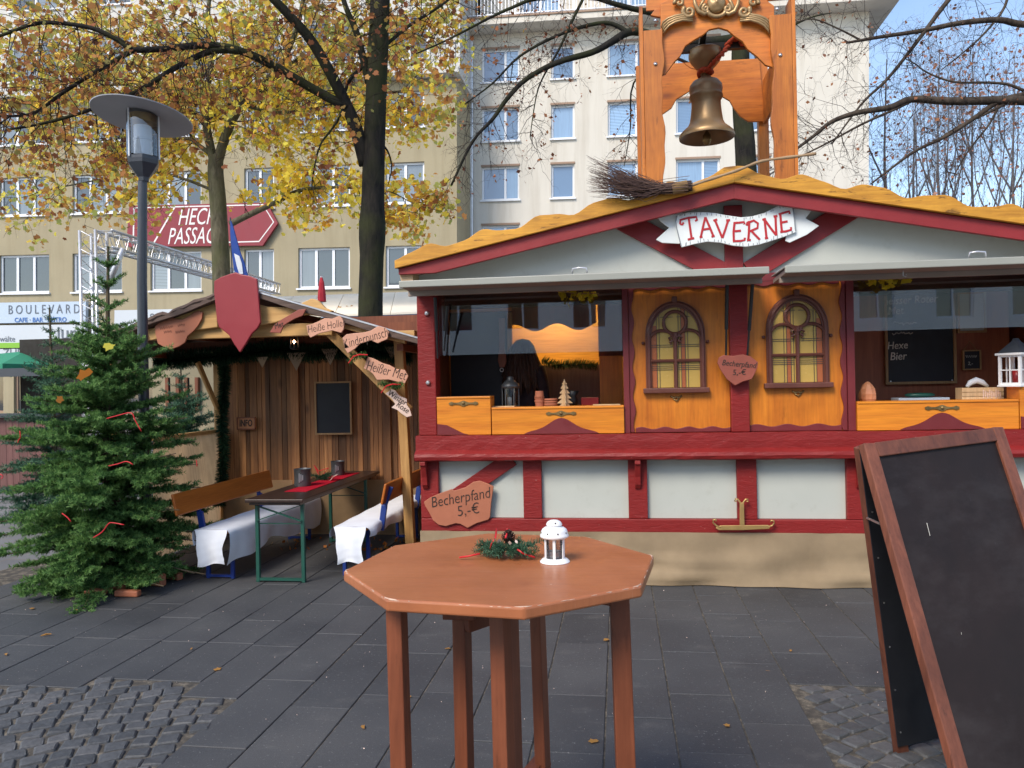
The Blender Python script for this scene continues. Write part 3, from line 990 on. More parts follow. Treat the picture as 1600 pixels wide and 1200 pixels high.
def rand_rot(n, flat=0.0):
    q = rng.normal(size=(n, 4)); q /= np.linalg.norm(q, axis=1)[:, None]
    w, x, y, z = q.T
    R_ = np.empty((n, 3, 3))
    R_[:, 0, 0] = 1 - 2 * (y * y + z * z); R_[:, 0, 1] = 2 * (x * y - z * w); R_[:, 0, 2] = 2 * (x * z + y * w)
    R_[:, 1, 0] = 2 * (x * y + z * w); R_[:, 1, 1] = 1 - 2 * (x * x + z * z); R_[:, 1, 2] = 2 * (y * z - x * w)
    R_[:, 2, 0] = 2 * (x * z - y * w); R_[:, 2, 1] = 2 * (y * z + x * w); R_[:, 2, 2] = 1 - 2 * (x * x + y * y)
    return R_


def leaves(name, pts, size, mat, parent, shape=LEAF, var=.48):
    pts = np.asarray(pts, dtype=np.float32); n = len(pts)
    s = size * (1 + rng.uniform(-var, var, n))
    v = np.einsum('nij,kj->nki', rand_rot(n), shape) * s[:, None, None] + pts[:, None, :]
    return np_mesh(name, v.reshape(-1, 3), len(shape), mat, parent)


def smooth_path(pts, sub=4):
    """Catmull-Rom through the points"""
    pts = [Vector(p) for p in pts]
    out = []
    for i in range(len(pts) - 1):
        p0, p1, p2, p3 = pts[max(i - 1, 0)], pts[i], pts[i + 1], pts[min(i + 2, len(pts) - 1)]
        for k in range(sub):
            t = k / sub
            out.append(.5 * ((2 * p1) + (p2 - p0) * t + (2 * p0 - 5 * p1 + 4 * p2 - p3) * t * t + (3 * p1 - p0 - 3 * p2 + p3) * t ** 3))
    out.append(pts[-1])
    return out


def limb(mb, pts, r0, r1, n=8, sub=4, wob=.0, bulge=None):
    path = smooth_path(pts, sub)
    m = len(path)
    if wob: path = [p + Vector((random.gauss(0, wob), random.gauss(0, wob), random.gauss(0, wob))) if 0 < i < m - 1 else p for i, p in enumerate(path)]
    rr_ = [r0 + (r1 - r0) * (i / (m - 1)) for i in range(m)]
    if bulge: rr_ = [r_ + bulge[1] * math.exp(-((p.z - bulge[0]) / bulge[2]) ** 2) for r_, p in zip(rr_, path)]
    mb.tube(path, rr_, n)
    return path


def twigs(mb, path, count, length, r, depth, ends, droop=.25, start=.15, spread=1.0, planar=.5, upd=.0, sides=3):
    """side shoots along a limb, forking again; collects the shoot ends in ends"""
    m = len(path)
    for _ in range(count):
        t = start + (1 - start) * random.random() ** .8
        i = min(int(t * (m - 1)), m - 2)
        p = path[i].lerp(path[i + 1], t * (m - 1) - i)
        d = (path[i + 1] - path[i]).normalized()
        side = Vector((random.gauss(0, 1), random.gauss(0, 1) * planar, random.gauss(0, 1)))
        side = (side - d * side.dot(d)).normalized()
        dr = (d * random.uniform(.2, .9) + side * spread + Vector((0, 0, upd))).normalized()
        L = length * random.uniform(.45, 1.25)
        k = 5
        pp = [p]
        for j in range(k):
            dr = (dr + Vector((random.gauss(0, .2), random.gauss(0, .2) * planar, random.gauss(0, .2) - droop * .35))).normalized()
            pp.append(pp[-1] + dr * (L / k))
        mb.tube(pp, [r * (1 - .75 * j / k) for j in range(k + 1)], sides, False)
        ends.append((pp[-1], L)); ends.append((pp[-2], L)); ends.append((pp[3], L))
        if depth > 0: twigs(mb, pp, random.choice((2, 3, 4)), length * .55, r * .55, depth - 1, ends, droop, .25, spread, planar, upd, sides)


def px(pts, Y):
    """limb points read as (u, v[, dy]) at tree depth Y"""
    return [P(q[0], q[1], Y + (q[2] if len(q) > 2 else 0)) for q in pts]


# --- dark tree behind the wooden hut
TY = 10.4
t1 = thing('tree', 'dark trunked tree behind the wooden hut, one long limb arching left', 'tree', (P(582, 600, TY).x, TY, 0))
tr = MB(); tw = MB(); ends = []
base = P(580, 496, TY)
trunk = limb(tr, [Vector((base.x + .03, TY, -.05)), Vector((base.x, TY, 1.2))] + px([(579, 496), (581, 400), (583, 300), (585, 220), (589, 120), (593, 30), (597, -80), (602, -200)], TY), .185, .125, 14, 4, bulge=(P(578, 360, TY).z, .03, .22))
La = limb(tr, px([(572, 258), (556, 200, -.1), (540, 162, -.2), (515, 112, -.4), (485, 62, -.6), (450, 22, -.8), (410, -20, -1.0), (360, -80, -1.2)], TY), .10, .045, 10)
Lb = limb(tr, px([(543, 168, -.2), (505, 148, -.3), (460, 122, -.5), (425, 102, -.7), (388, 84, -.9), (350, 73, -1.1), (310, 71, -1.3), (262, 76, -1.5), (208, 79, -1.7)], TY), .072, .036, 8)
Lc = limb(tr, px([(208, 79, -1.7), (170, 55, -1.8), (130, 41, -1.9), (62, 36, -2.0), (0, 56, -2.1), (-60, 70, -2.2)], TY), .034, .014, 6)
Ld = limb(tr, px([(208, 79, -1.7), (150, 112, -1.7), (97, 146, -1.7), (50, 178, -1.8), (-5, 181, -1.9)], TY), .032, .012, 6)
Le = limb(tr, px([(372, 80, -1), (330, 80, -1.2), (285, 100, -1.3), (240, 128, -1.5), (210, 145, -1.6), (160, 165, -1.7), (80, 190, -1.8), (10, 203, -1.9)], TY), .045, .014, 7)
Lf = limb(tr, px([(577, 130), (566, 85, -.1), (555, 45, -.2), (540, 10, -.3), (520, -60, -.4)], TY), .062, .03, 8)
Lg = limb(tr, px([(540, 150, -.2), (532, 180, -.25), (516, 205, -.3), (500, 228, -.3), (490, 268, -.35), (487, 296, -.35)], TY), .022, .008, 5)
Lh = limb(tr, px([(574, 100), (552, 118, -.1), (540, 140, -.15), (536, 160, -.2)], TY), .03, .02, 6)
Li = limb(tr, px([(586, 215), (605, 235, .1), (612, 262, .1), (606, 290, .1)], TY), .018, .006, 5)
Lj = limb(tr, px([(592, 80), (640, 40, .3), (690, 8, .5), (750, -40, .7)], TY), .03, .012, 6)
tr.build('trunk', M['bark_dark'], t1, smooth=True)
for lb, n, L in ((La, 40, 1.1), (Lb, 60, 1.0), (Lc, 38, .8), (Ld, 30, .75), (Le, 46, .85), (Lf, 24, .9), (Lg, 8, .4), (Lj, 20, .8), (trunk[-14:], 26, 1.1)):
    twigs(tw, lb, n, L, .0075, 2, ends, .35, .05)
e1 = [(e, l) for (e, l) in ends]
pts = []
for e, l in e1:
    if random.random() < .19:
        for _ in range(random.choice((1, 1, 2))): pts.append(e + Vector((random.gauss(0, .06), random.gauss(0, .06), random.gauss(-.03, .06))))
tw.build('twigs', M['twig_dark'], t1)
leaves('crown', [tuple(p) for p in pts], .066, M['leaf_rust'], t1, LEAF)

# --- yellow plane tree behind it
T2 = 13.0
t2 = thing('tree', 'yellow leaved plane tree with forked mottled trunk behind the shield', 'tree', (P(344, 600, T2).x, T2, 0))
tr = MB(); tw = MB(); ends = []
bx = P(344, 430, T2).x
limb(tr, [Vector((bx + .05, T2, -.05)), Vector((bx + .03, T2, 1.5))] + px([(346, 430), (344, 380), (341, 320), (337, 270), (338, 244)], T2), .17, .13, 12)
A1 = limb(tr, px([(336, 262), (328, 225), (322, 190), (322, 150, .2), (330, 100, .3), (325, 40, .4), (330, -40, .5)], T2), .085, .03, 9)
A2 = limb(tr, px([(339, 256), (352, 215), (368, 178), (392, 150, -.1), (425, 118, -.2), (450, 80, -.3), (470, 20, -.4), (480, -50, -.5)], T2), .095, .03, 9)
A3 = limb(tr, px([(360, 350), (395, 333), (430, 317), (465, 299), (505, 293), (562, 294)], T2), .06, .022, 8)
A4 = limb(tr, px([(328, 240), (312, 228), (296, 217), (262, 214), (210, 190), (150, 182)], T2), .045, .014, 7)
A5 = limb(tr, px([(322, 195), (300, 176), (275, 160), (240, 150), (190, 150), (120, 130), (40, 120)], T2), .04, .012, 7)
A6 = limb(tr, px([(322, 192), (345, 170), (372, 158), (398, 150)], T2), .03, .015, 6)
A7 = limb(tr, px([(380, 165), (440, 176), (500, 165), (560, 150), (640, 140)], T2), .03, .01, 6)
A8 = limb(tr, px([(340, 300), (250, 270, .4), (160, 280, .8), (60, 300, 1.2)], T2), .03, .01, 6)
A9 = limb(tr, px([(325, 120, .3), (240, 80, .5), (140, 50, .7), (30, 30, .9)], T2), .03, .01, 6)
A10 = limb(tr, px([(430, 110, -.2), (520, 70, .2), (600, 50, .5), (680, 60, .7)], T2), .03, .01, 6)
A11 = limb(tr, px([(560, 293), (610, 300), (650, 320), (690, 330)], T2), .015, .006, 5)
tr.build('trunk', M['bark_grey'], t2, smooth=True)
for lb, n, L in ((A1, 38, 1.6), (A2, 42, 1.6), (A3, 18, .6), (A4, 30, 1.0), (A5, 38, 1.2), (A6, 10, .9), (A7, 32, 1.0), (A8, 26, .9), (A9, 38, 1.2), (A10, 32, 1.1), (A11, 14, .5)):
    twigs(tw, lb, n, L, .009, 2, ends, .15, .1, 1.0, .8)
tw.build('twigs', M['twig_dark'], t2)
pts = []
for e, l in ends:
    u_, v_, f_ = proj(e)
    if 195 < u_ < 440 and 312 < v_ < 395 and random.random() < .66: continue
    if v_ > 340 and random.random() < .55: continue
    if 290 < u_ < 405 and 165 < v_ < 440 and e.y < T2 + .05 and random.random() < .85: continue
    if random.random() < .46: continue
    sp_ = random.uniform(.05, .16)
    for _ in range(random.choice((1, 2, 3, 3, 4))):
        pts.append((e.x + random.gauss(0, sp_), e.y + random.gauss(0, sp_), e.z + random.gauss(-.05, sp_)))
ya, yb = [], []
for p in pts:
    u, v, f = proj(Vector(p))
    g_ = math.exp(-((u - 440) / 190) ** 2 - ((v - 250) / 130) ** 2)
    (yb if random.random() < .12 + .75 * g_ else ya).append(p)
leaves('crown', ya, .096, M['leaf_autumn'], t2)
leaves('crown', yb, .100, M['leaf_yellow'], t2)

# --- tree behind the bell tower, limbs reaching left
T3 = 11.5
t3 = thing('tree', 'nearly bare tree rising behind the bell tower, limbs reaching left', 'tree', (P(1157, 600, T3).x, T3, 0))
tr = MB(); tw = MB(); ends = []
bx = P(1163, 270, T3).x
tk = limb(tr, [Vector((bx + .1, T3, -.05)), Vector((bx + .06, T3, 1.5))] + px([(1166, 270), (1160, 180), (1157, 100), (1156, 55), (1150, -20), (1140, -160)], T3), .17, .10, 10)
B1 = limb(tr, px([(1152, 60), (1100, 66, -.2), (1040, 62, -.3), (1000, 50, -.4), (978, 52, -.5), (955, 66, -.6), (925, 82, -.7), (870, 98, -.8), (822, 124, -.9), (792, 155, -1), (770, 186, -1.1), (738, 222, -1.2), (705, 290, -1.2)], T3), .075, .016, 8)
B2 = limb(tr, px([(980, 50, -.5), (955, 37, -.5), (922, 39, -.6), (870, 56, -.7), (812, 88, -.8), (770, 130, -.9), (726, 163, -1)], T3), .036, .008, 6)
B3 = limb(tr, px([(915, -10, -.8), (893, 35, -.8), (872, 80, -.8), (850, 118, -.8), (838, 150, -.8), (828, 215, -.8)], T3), .026, .006, 6)
B4 = limb(tr, px([(1150, 10), (1060, 25, -.2), (1000, 16, -.3), (960, 6, -.4), (920, -4, -.5), (840, -2, -.6), (800, 12, -.7), (765, 28, -.8), (700, 62, -.9), (650, 84, -1)], T3), .05, .010, 7)
B5 = limb(tr, px([(1150, 120), (1090, 105, .2), (1040, 90, .3), (990, 130, .4), (985, 200, .5), (975, 260, .5)], T3), .03, .006, 6)
B6 = limb(tr, px([(1158, 120), (1210, 60, .2), (1260, 30, .3), (1300, 20, .4)], T3), .025, .006, 6)
tr.build('trunk', M['bark_dark'], t3, smooth=True)
for lb, n, L in ((B1, 44, .7), (B2, 30, .55), (B3, 20, .5), (B4, 34, .6), (B5, 18, .6), (B6, 14, .6)):
    twigs(tw, lb, n, L, .0055, 2, ends, .35, .1)
tw.build('twigs', M['twig_dark'], t3)
pts = []
for e, l in ends:
    if random.random() < .055:
        for _ in range(random.choice((1, 2, 3))): pts.append((e.x + random.gauss(0, .035), e.y + random.gauss(0, .035), e.z + random.gauss(-.03, .04)))
leaves('crown', pts, .052, M['leaf_brown'], t3, LEAF4)

# --- tree out of frame on the right whose limbs cross the sky
T4 = 10.0
t4 = thing('tree', 'bare tree at the right edge, long limbs crossing sky and cream house', 'tree', (P(1790, 600, T4).x, T4, 0))
tr = MB(); tw = MB(); ends = []
bx = P(1790, 200, T4).x
limb(tr, [Vector((bx + .1, T4, -.05)), Vector((bx, T4, 2))] + px([(1790, 250), (1785, 150), (1780, 30), (1775, -150)], T4), .2, .12, 12)
D = [([(1788, 190), (1700, 165), (1600, 157), (1560, 157), (1480, 158), (1425, 155), (1390, 168), (1340, 176), (1300, 190), (1272, 212), (1240, 236)], .07, .016),
     ([(1785, 60), (1700, 40), (1600, 38), (1560, 31), (1500, 36), (1440, 48), (1380, 57), (1345, 63), (1322, 67)], .05, .014),
     ([(1600, -150), (1540, -70), (1482, 0), (1450, 42), (1420, 82), (1385, 125), (1352, 156), (1325, 190), (1300, 225)], .036, .008),
     ([(1600, 148), (1562, 158), (1520, 186), (1480, 212), (1430, 236), (1390, 265), (1360, 288)], .036, .010),
     ([(1575, 160), (1540, 178), (1500, 196), (1470, 215)], .022, .008),
     ([(1600, 142), (1575, 132), (1540, 129), (1490, 128), (1450, 114), (1430, 100), (1415, 92)], .02, .006),
     ([(1580, -40), (1570, 10), (1540, 50), (1510, 78), (1470, 110)], .02, .006),
     ([(1560, 165), (1545, 195), (1510, 240), (1485, 285)], .016, .006),
     ([(1430, 155), (1400, 170), (1345, 195), (1290, 225), (1240, 250), (1200, 275)], .02, .006),
     ([(1345, 63), (1310, 45), (1270, 30), (1235, 38)], .014, .005)]
paths = []
for pp, a, b in D: paths.append(limb(tr, px(pp, T4), a, b, 7))
tr.build('trunk', M['bark_right'], t4, smooth=True)
for lb, n, L in zip(paths, (44, 30, 30, 22, 12, 14, 14, 12, 20, 10), (.7, .6, .6, .55, .4, .4, .5, .4, .5, .4)):
    twigs(tw, lb, n, L, .0048, 2, ends, .15, .15)
tw.build('twigs', M['twig_dark'], t4)
pts = []
for e, l in ends:
    if random.random() < .028:
        for _ in range(random.choice((1, 2))): pts.append((e.x + random.gauss(0, .03), e.y + random.gauss(0, .03), e.z + random.gauss(-.02, .03)))
leaves('crown', pts, .046, M['leaf_brown'], t4, LEAF4)

# --- far bare trees in the gap on the right
far_lab = ['slender bare far tree closest to the cream house corner', 'tallest bare far tree in the middle of the sky gap',
           'bare far tree right of the tallest one', 'bare far tree at the right picture edge above the stall roof', 'low bare far tree just left of the tallest one']
for k, (u, top, hh) in enumerate(((1392, 92, 0), (1475, 78, 2), (1528, 110, 5), (1592, 120, 1), (1436, 150, 3))):
    Yf = 38 + hh
    b = P(u, 600, Yf); tz = P(u, top, Yf).z
    ft = thing('tree', far_lab[k], 'tree', (b.x, Yf, 0), 'bare trees far behind the stall')
    tr = MB(); tw = MB(); ends = []
    stem = limb(tr, [Vector((b.x, Yf, 0)), Vector((b.x + .2, Yf, tz * .35)), Vector((b.x - .1, Yf, tz * .65)), Vector((b.x + .1, Yf, tz))], .14, .02, 7)
    subs = []
    for j in range(9):
        t = random.uniform(.25, .8); i = int(t * (len(stem) - 1)); p = stem[i]
        a = random.uniform(0, 2 * PI); L = (tz - p.z) * random.uniform(.6, .95)
        o = Vector((math.cos(a) * .28, math.sin(a) * .28, 1)) * L
        subs.append(limb(tr, [p, p + o * .5 + Vector((math.cos(a) * L * .1, math.sin(a) * L * .1, 0)), p + o], .05, .012, 5))
    tr.build('trunk', M['twig_far_hazed'], ft, smooth=True)
    for s in subs + [stem]: twigs(tw, s, 18, 2.2, .0085, 2, ends, -.12, .1, .7, 1.0, .5)
    tw.build('twigs', M['twig_far_hazed'], ft)
    pts = [(e.x + random.gauss(0, .1), e.y, e.z) for e, l in ends if random.random() < .07 * (e.z / tz) ** 2 + .004]
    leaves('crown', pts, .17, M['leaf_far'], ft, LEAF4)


# ================================================================== FIRS
def needles_on(segs, per_m, ln, wd, up=.35, fwd=.6):
    """flat needles round line segments; segs (n,2,3)"""
    segs = np.asarray(segs, dtype=np.float64)
    d = segs[:, 1] - segs[:, 0]; L = np.linalg.norm(d, axis=1)
    cnt = np.maximum(1, (L * per_m).astype(int))
    idx = np.repeat(np.arange(len(segs)), cnt)
    n = len(idx); t = rng.random(n)[:, None]
    p = segs[idx, 0] + d[idx] * t
    ax = d[idx] / np.maximum(L[idx], 1e-9)[:, None]
    r = rng.normal(size=(n, 3)); r[:, 2] += up
    r -= ax * np.sum(r * ax, axis=1)[:, None]
    r /= np.linalg.norm(r, axis=1)[:, None]
    dr = r + ax * fwd; dr /= np.linalg.norm(dr, axis=1)[:, None]
    w = np.cross(dr, rng.normal(size=(n, 3))); w /= np.linalg.norm(w, axis=1)[:, None]
    l = (ln * rng.uniform(.7, 1.15, n))[:, None]
    a, b = p - w * wd / 2, p + w * wd / 2
    c, e = p + dr * l + w * wd * .25, p + dr * l - w * wd * .25
    return np.stack([a, b, c, e], axis=1).reshape(-1, 3)


def fir(name, label, base, H, Rb, mat, seed, per_m=300, wh=13, ln=.024, wd=.0042, lead=.35, group=None, z0=.1, dens=1.0, mat2=None, tilt=None, cut=None):
    rd = random.Random(seed)
    t = thing(name, label, 'fir tree', base, group)
    st = MB(); bx_, by_ = base[0], base[1]
    lean = Vector((rd.gauss(0, .02), rd.gauss(0, .02), 1)) if tilt is None else Vector((tilt[0], tilt[1], 1))
    st.tube([Vector(base) + lean * (H * k / 6) for k in range(7)], [.035 * (H / 2.4) * (1 - .85 * k / 6) + .003 for k in range(7)], 8)
    segs = []; tips = []
    z = z0
    lvl = 0
    spots = []
    for k in range(int(190 * dens)):
        fr = (k + rd.random()) / (190 * dens); fr = .03 + .72 * fr ** 1.12
        spots.append((fr * H, k * 2.39996 + rd.gauss(0, .35)))
    zz = .755 * H
    while zz < H - .08:
        for k in range(5): spots.append((zz + rd.gauss(0, .012), k * 1.2566 + rd.uniform(-.25, .25) + zz * 9))
        zz += H * .062
    for (z, a) in spots:
        if True:
            fr = z / H
            Lb = Rb * (1 - fr ** 1.6) ** 1.15 * (1.0 if fr > .06 else .9) * (1.0 if fr < .70 else .85) + .06
            L = Lb * rd.uniform(.55, 1.18)
            el = -.20 + .85 * fr + rd.gauss(0, .13)
            d = Vector((math.cos(a) * math.cos(el), math.sin(a) * math.cos(el), math.sin(el)))
            p = Vector(base) + lean * z
            m = max(3, int(L / .09))
            pts_ = [p]
            for j in range(m):
                d = (d + Vector((rd.gauss(0, .035), rd.gauss(0, .035), -.05 + .10 * j / m))).normalized()
                pts_.append(pts_[-1] + d * (L / m))
            st.tube(pts_, [.009 * (L / .9) * (1 - .8 * j / m) + .002 for j in range(m + 1)], 4, False)
            for j in range(m):
                segs.append((pts_[j], pts_[j + 1]))
                if j < m * .10 and m > 4: continue
                for s in (-1, 1):
                    for _ in range(rd.choice((2, 2, 3)) if fr < .72 else 1):
                        q = pts_[j].lerp(pts_[j + 1], rd.random())
                        sd = d.cross(Vector((0, 0, 1))).normalized() * s
                        Ls = min(.25, L * .42) * (1 - .55 * j / m) * rd.uniform(.5, 1.1)
                        dd = (d * .75 + sd * .75 + Vector((0, 0, rd.gauss(.02, .16)))).normalized()
                        q2 = q + dd * Ls * .5; dd2 = (dd + Vector((0, 0, .12))).normalized(); q3 = q2 + dd2 * Ls * .5
                        segs.append((q, q2)); tips.append((q2, q3))
                        if Ls > .13:
                            for s2 in (-1, 1, -1, 1):
                                e_ = (dd + dd.cross(Vector((0, 0, 1))).normalized() * s2 * .8).normalized()
                                q5 = q.lerp(q2, rd.random() * .9 + .1); (tips if rd.random() < .4 else segs).append((q5, q5 + (e_ + Vector((0, 0, rd.gauss(.05, .15)))) * Ls * .36))
    top = Vector(base) + lean * H
    segs.append((top - Vector((0, 0, lead)), top))
    if cut is not None:
        segs = [g_ for g_ in segs if g_[1].x < cut]; tips = [g_ for g_ in tips if g_[1].x < cut]
    st.build('trunk', M['fir_bark'], t)
    v = needles_on([(tuple(a), tuple(b)) for a, b in segs], per_m, ln, wd)
    np_mesh('crown', v, 4, mat, t)
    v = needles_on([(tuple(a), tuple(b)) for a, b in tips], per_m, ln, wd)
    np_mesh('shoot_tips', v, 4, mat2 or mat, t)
    return t


fir('fir_tree', 'large green fir with red ribbons in front of the lamp post', (-4.24, 5.84, 0), 2.80, .75, M['needle'], 3, 440, 15, .026, .0056, .30, mat2=M['needle_tip'], dens=1.15, tilt=(.035, -.01), cut=-3.60)
q = P(83, 480, 8.6)
fir('fir_tree', 'small slim fir standing behind the big ribboned fir at left', (q.x, 8.6, 0), q.z, .62, M['needle_blue'], 11, 130, 12, .034, .007, .4, dens=.6)
q = P(290, 560, 9.3)
fir('fir_tree', 'bushy fir behind the burlap side of the hut', (q.x, 9.3, 0), q.z - .02, .72, M['needle_blue'], 5, 140, 12, .034, .007, .3, dens=.75)


def garland(name, path, rad, mat, parent=None, per_m=2200, wd=.004):
    path = smooth_path(path, 5)
    segs = [(tuple(a), tuple(b)) for a, b in zip(path, path[1:])]
    v = needles_on(segs, per_m, rad, wd, 0, .3)
    return np_mesh(name, v, 4, mat, parent)


def sprig(mb_segs, c, n, L, rd, flat=.4):
    for k in range(n):
        a = rd.uniform(0, 2 * PI)
        d = Vector((math.cos(a), math.sin(a), rd.uniform(-.1, flat))).normalized()
        p = c; 
        for j in range(2):
            q = p + d * L * .5 * rd.uniform(.7, 1.1); mb_segs.append((tuple(p), tuple(q))); p = q
            d = (d + Vector((rd.gauss(0, .25), rd.gauss(0, .25), rd.gauss(0, .15)))).normalized()


def zc1(x, y): return 900 + x / 4, 220 + y / 4


def pxz(pts, Y, conv=zc1):
    out = []
    for x, y in pts:
        q = P(*conv(x, y), Y); out.append((q.x, q.z))
    return out



# ================================================================== TAVERN STALL
FY = 6.2
stall = thing('market_stall', 'half timbered tavern stall with red beams and open serving flaps', 'market stall', (.93, FY, 0))
XL, XR, XC = -1.63, 3.49, .93
# posts over the counter
for a, b in ((XL, -1.48), (.862, 1.002), (3.34, XR)):
    MB().box(a, b, FY - .06, FY + .1, 1.192, 2.42).build('post', M['red_rough'], stall, bev=.008)
# lower framing
for c in (-1.555, -.705, .135, .972, 1.785, 2.6, 3.415):
    MB().box(c - .075, c + .075, FY - .045, FY + .08, .512, .984).build('lower_post', M['red_rough'], stall, bev=.006)
MB().box(XL, XR, FY - .048, FY + .08, .405, .510).build('base_rail', M['red_rough'], stall, bev=.006)
mb = MB()
prof = [(FY - .100, 1.19), (FY - .103, 1.13), (FY - .101, 1.072), (FY - .128, 1.060), (FY - .150, 1.045), (FY - .158, 1.020), (FY - .150, .995), (FY - .135, .986), (FY + .09, .986), (FY + .09, 1.19)]
n = len(prof)
xs = [XL - .02 + (XR - XL + .04) * k / 60 for k in range(61)]
vs, fs = [], []
for x in xs: vs += [(x, y + random.gauss(0, .0016), z + random.gauss(0, .0016)) for y, z in prof]
for i in range(60):
    for k in range(n): fs.append((i * n + k, i * n + (k + 1) % n, (i + 1) * n + (k + 1) % n, (i + 1) * n + k))
fs += [tuple(range(n)), tuple(60 * n + k for k in range(n - 1, -1, -1))]
mb.add(vs, [f[::-1] for f in fs])
mb.build('counter_beam', M['red_rough'], stall)
for x in (-1.585, .135, 1.80, 3.42):
    br = MB(); w = .022
    out = [(FY - .047, .984), (FY - .145, .984), (FY - .147, .955), (FY - .13, .94), (FY - .115, .90), (FY - .095, .85), (FY - .085, .79), (FY - .06, .755), (FY - .047, .75)]
    vs = [(x - w, y, z) for y, z in out] + [(x + w, y, z) for y, z in out]; m_ = len(out)
    br.add(vs, [tuple(range(m_)), tuple(range(2 * m_ - 1, m_ - 1, -1))] + [(i, i + m_, (i + 1) % m_ + m_, (i + 1) % m_) for i in range(m_)])
    br.build('bracket', M['red_rough'], stall, bev=.004)
edges = (-1.48, -.78), (-.63, .06), (.21, .897), (1.047, 1.71), (1.86, 2.525), (2.675, 3.34)
for a, b in edges:
    MB().box(a, b, FY + .0, FY + .03, .512, .984).build('infill_panel', M['white_panel'], stall)
mb = MB(); a, b = P(692, 790, FY - .02), P(800, 716, FY - .02)
mb.beam((a.x, FY - .012, a.z), (b.x, FY - .012, b.z), .13, .05, (0, 1, 0)); mb.build('diagonal_brace', M['red_rough'], stall, bev=.005)
# burlap skirt
mb = MB(); nx, nz = 150, 12
vs, fs = [], []
for i in range(nx + 1):
    x = XL - .01 + (XR - XL + .02) * i / nx
    for j in range(nz + 1):
        t = j / nz; z = .41 - t * .405
        sag = .02 * t + .012 * math.sin(x * 3.1 + 1.3 * t * 3) * math.sin(t * 5.3 + x * 1.7) + .006 * math.sin(x * 11 + t * 4)
        sag += .014 * math.exp(-((x - 1.49) / .018) ** 2) * math.sin(min(1, t * 1.4) * 3.1)
        sag += .010 * math.exp(-((t - .45 - .1 * math.sin(x * 2.3)) / .07) ** 2) * (1 + math.sin(x * 2.9 + 1)) + .008 * math.exp(-((t - .85) / .05) ** 2) * (1 + math.sin(x * 4.1))
        vs.append((x, FY - .052 - sag * 1.5 * (.35 + t), z))
for i in range(nx):
    for j in range(nz):
        a = i * (nz + 1) + j; fs.append((a, a + 1, a + nz + 2, a + nz + 1))
mb.add(vs, fs); mb.build('burlap_skirt', M['burlap'], stall, smooth=True)
# side, rear, floor, ceiling
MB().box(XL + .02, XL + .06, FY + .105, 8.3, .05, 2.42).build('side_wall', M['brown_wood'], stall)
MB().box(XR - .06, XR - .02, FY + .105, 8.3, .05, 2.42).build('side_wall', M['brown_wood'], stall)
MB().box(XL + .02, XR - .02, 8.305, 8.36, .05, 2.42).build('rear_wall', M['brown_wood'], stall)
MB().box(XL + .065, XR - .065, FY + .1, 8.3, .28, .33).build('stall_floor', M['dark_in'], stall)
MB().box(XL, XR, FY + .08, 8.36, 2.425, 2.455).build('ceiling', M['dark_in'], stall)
MB().box(-1.478, .8605, FY - .02, FY + .09, 2.36, 2.424).build('head_rail', M['red_dark'], stall)
MB().box(1.0035, 3.3385, FY - .02, FY + .09, 2.36, 2.424).build('head_rail', M['red_dark'], stall)
# amber shutters with scalloped red trim
for a, b in ((.085, .861), (1.003, 1.735)):
    MB().box(a, b, FY + .0, FY + .03, 1.193, 2.359).build('shutter_panel', M['amber'], stall)


def wave_strip(p0, p1, w, amp, n_, ph=0, y0=0, y1=0):
    """strip with one wavy edge from p0 to p1 (x, z)"""
    p0, p1 = Vector(p0), Vector(p1); d = (p1 - p0); L = d.length; d.normalize(); nn = Vector((-d.y, d.x))
    k = n_ * 10
    top = [p0 + d * (L * i / k) + nn * (w + amp * math.sin(2 * PI * n_ * i / k + ph)) for i in range(k + 1)]
    return [tuple(p0), tuple(p1)] + [tuple(q) for q in reversed(top)]


for seg in (wave_strip((.087, 1.195), (.087, 2.357), -.035, .010, 5), wave_strip((1.733, 2.357), (1.733, 1.195), -.035, .010, 5),
            wave_strip((.128, 1.194), (.860, 1.194), .035, .009, 4), wave_strip((1.004, 1.194), (1.690, 1.194), .045, .010, 3),
            wave_strip((.860, 2.358), (.128, 2.358), .03, .009, 4), wave_strip((1.690, 2.358), (1.004, 2.358), .03, .009, 4)):
    MB().prism(seg, FY - .018, FY - .001).build('scalloped_trim', M['red_dark'], stall, bev=.003)
MB().box(.04, .084, FY - .03, FY + .07, 1.193, 2.359).build('jamb', M['red_dark'], stall)
MB().box(1.736, 1.79, FY - .03, FY + .07, 1.193, 2.359).build('jamb', M['red_dark'], stall)


# ---- arched windows with tracery
def arch(w, hs, ap, k=10):
    """pointed arch outline from left spring over the apex to the right spring"""
    L = []
    for i in range(k + 1):
        t = i / k
        x = -w * math.cos(t * PI / 2); z = hs + (ap - hs) * math.sin(t * PI / 2) ** .92
        L.append((x, z))
    return L + [(-x, z) for x, z in L[-2::-1]]


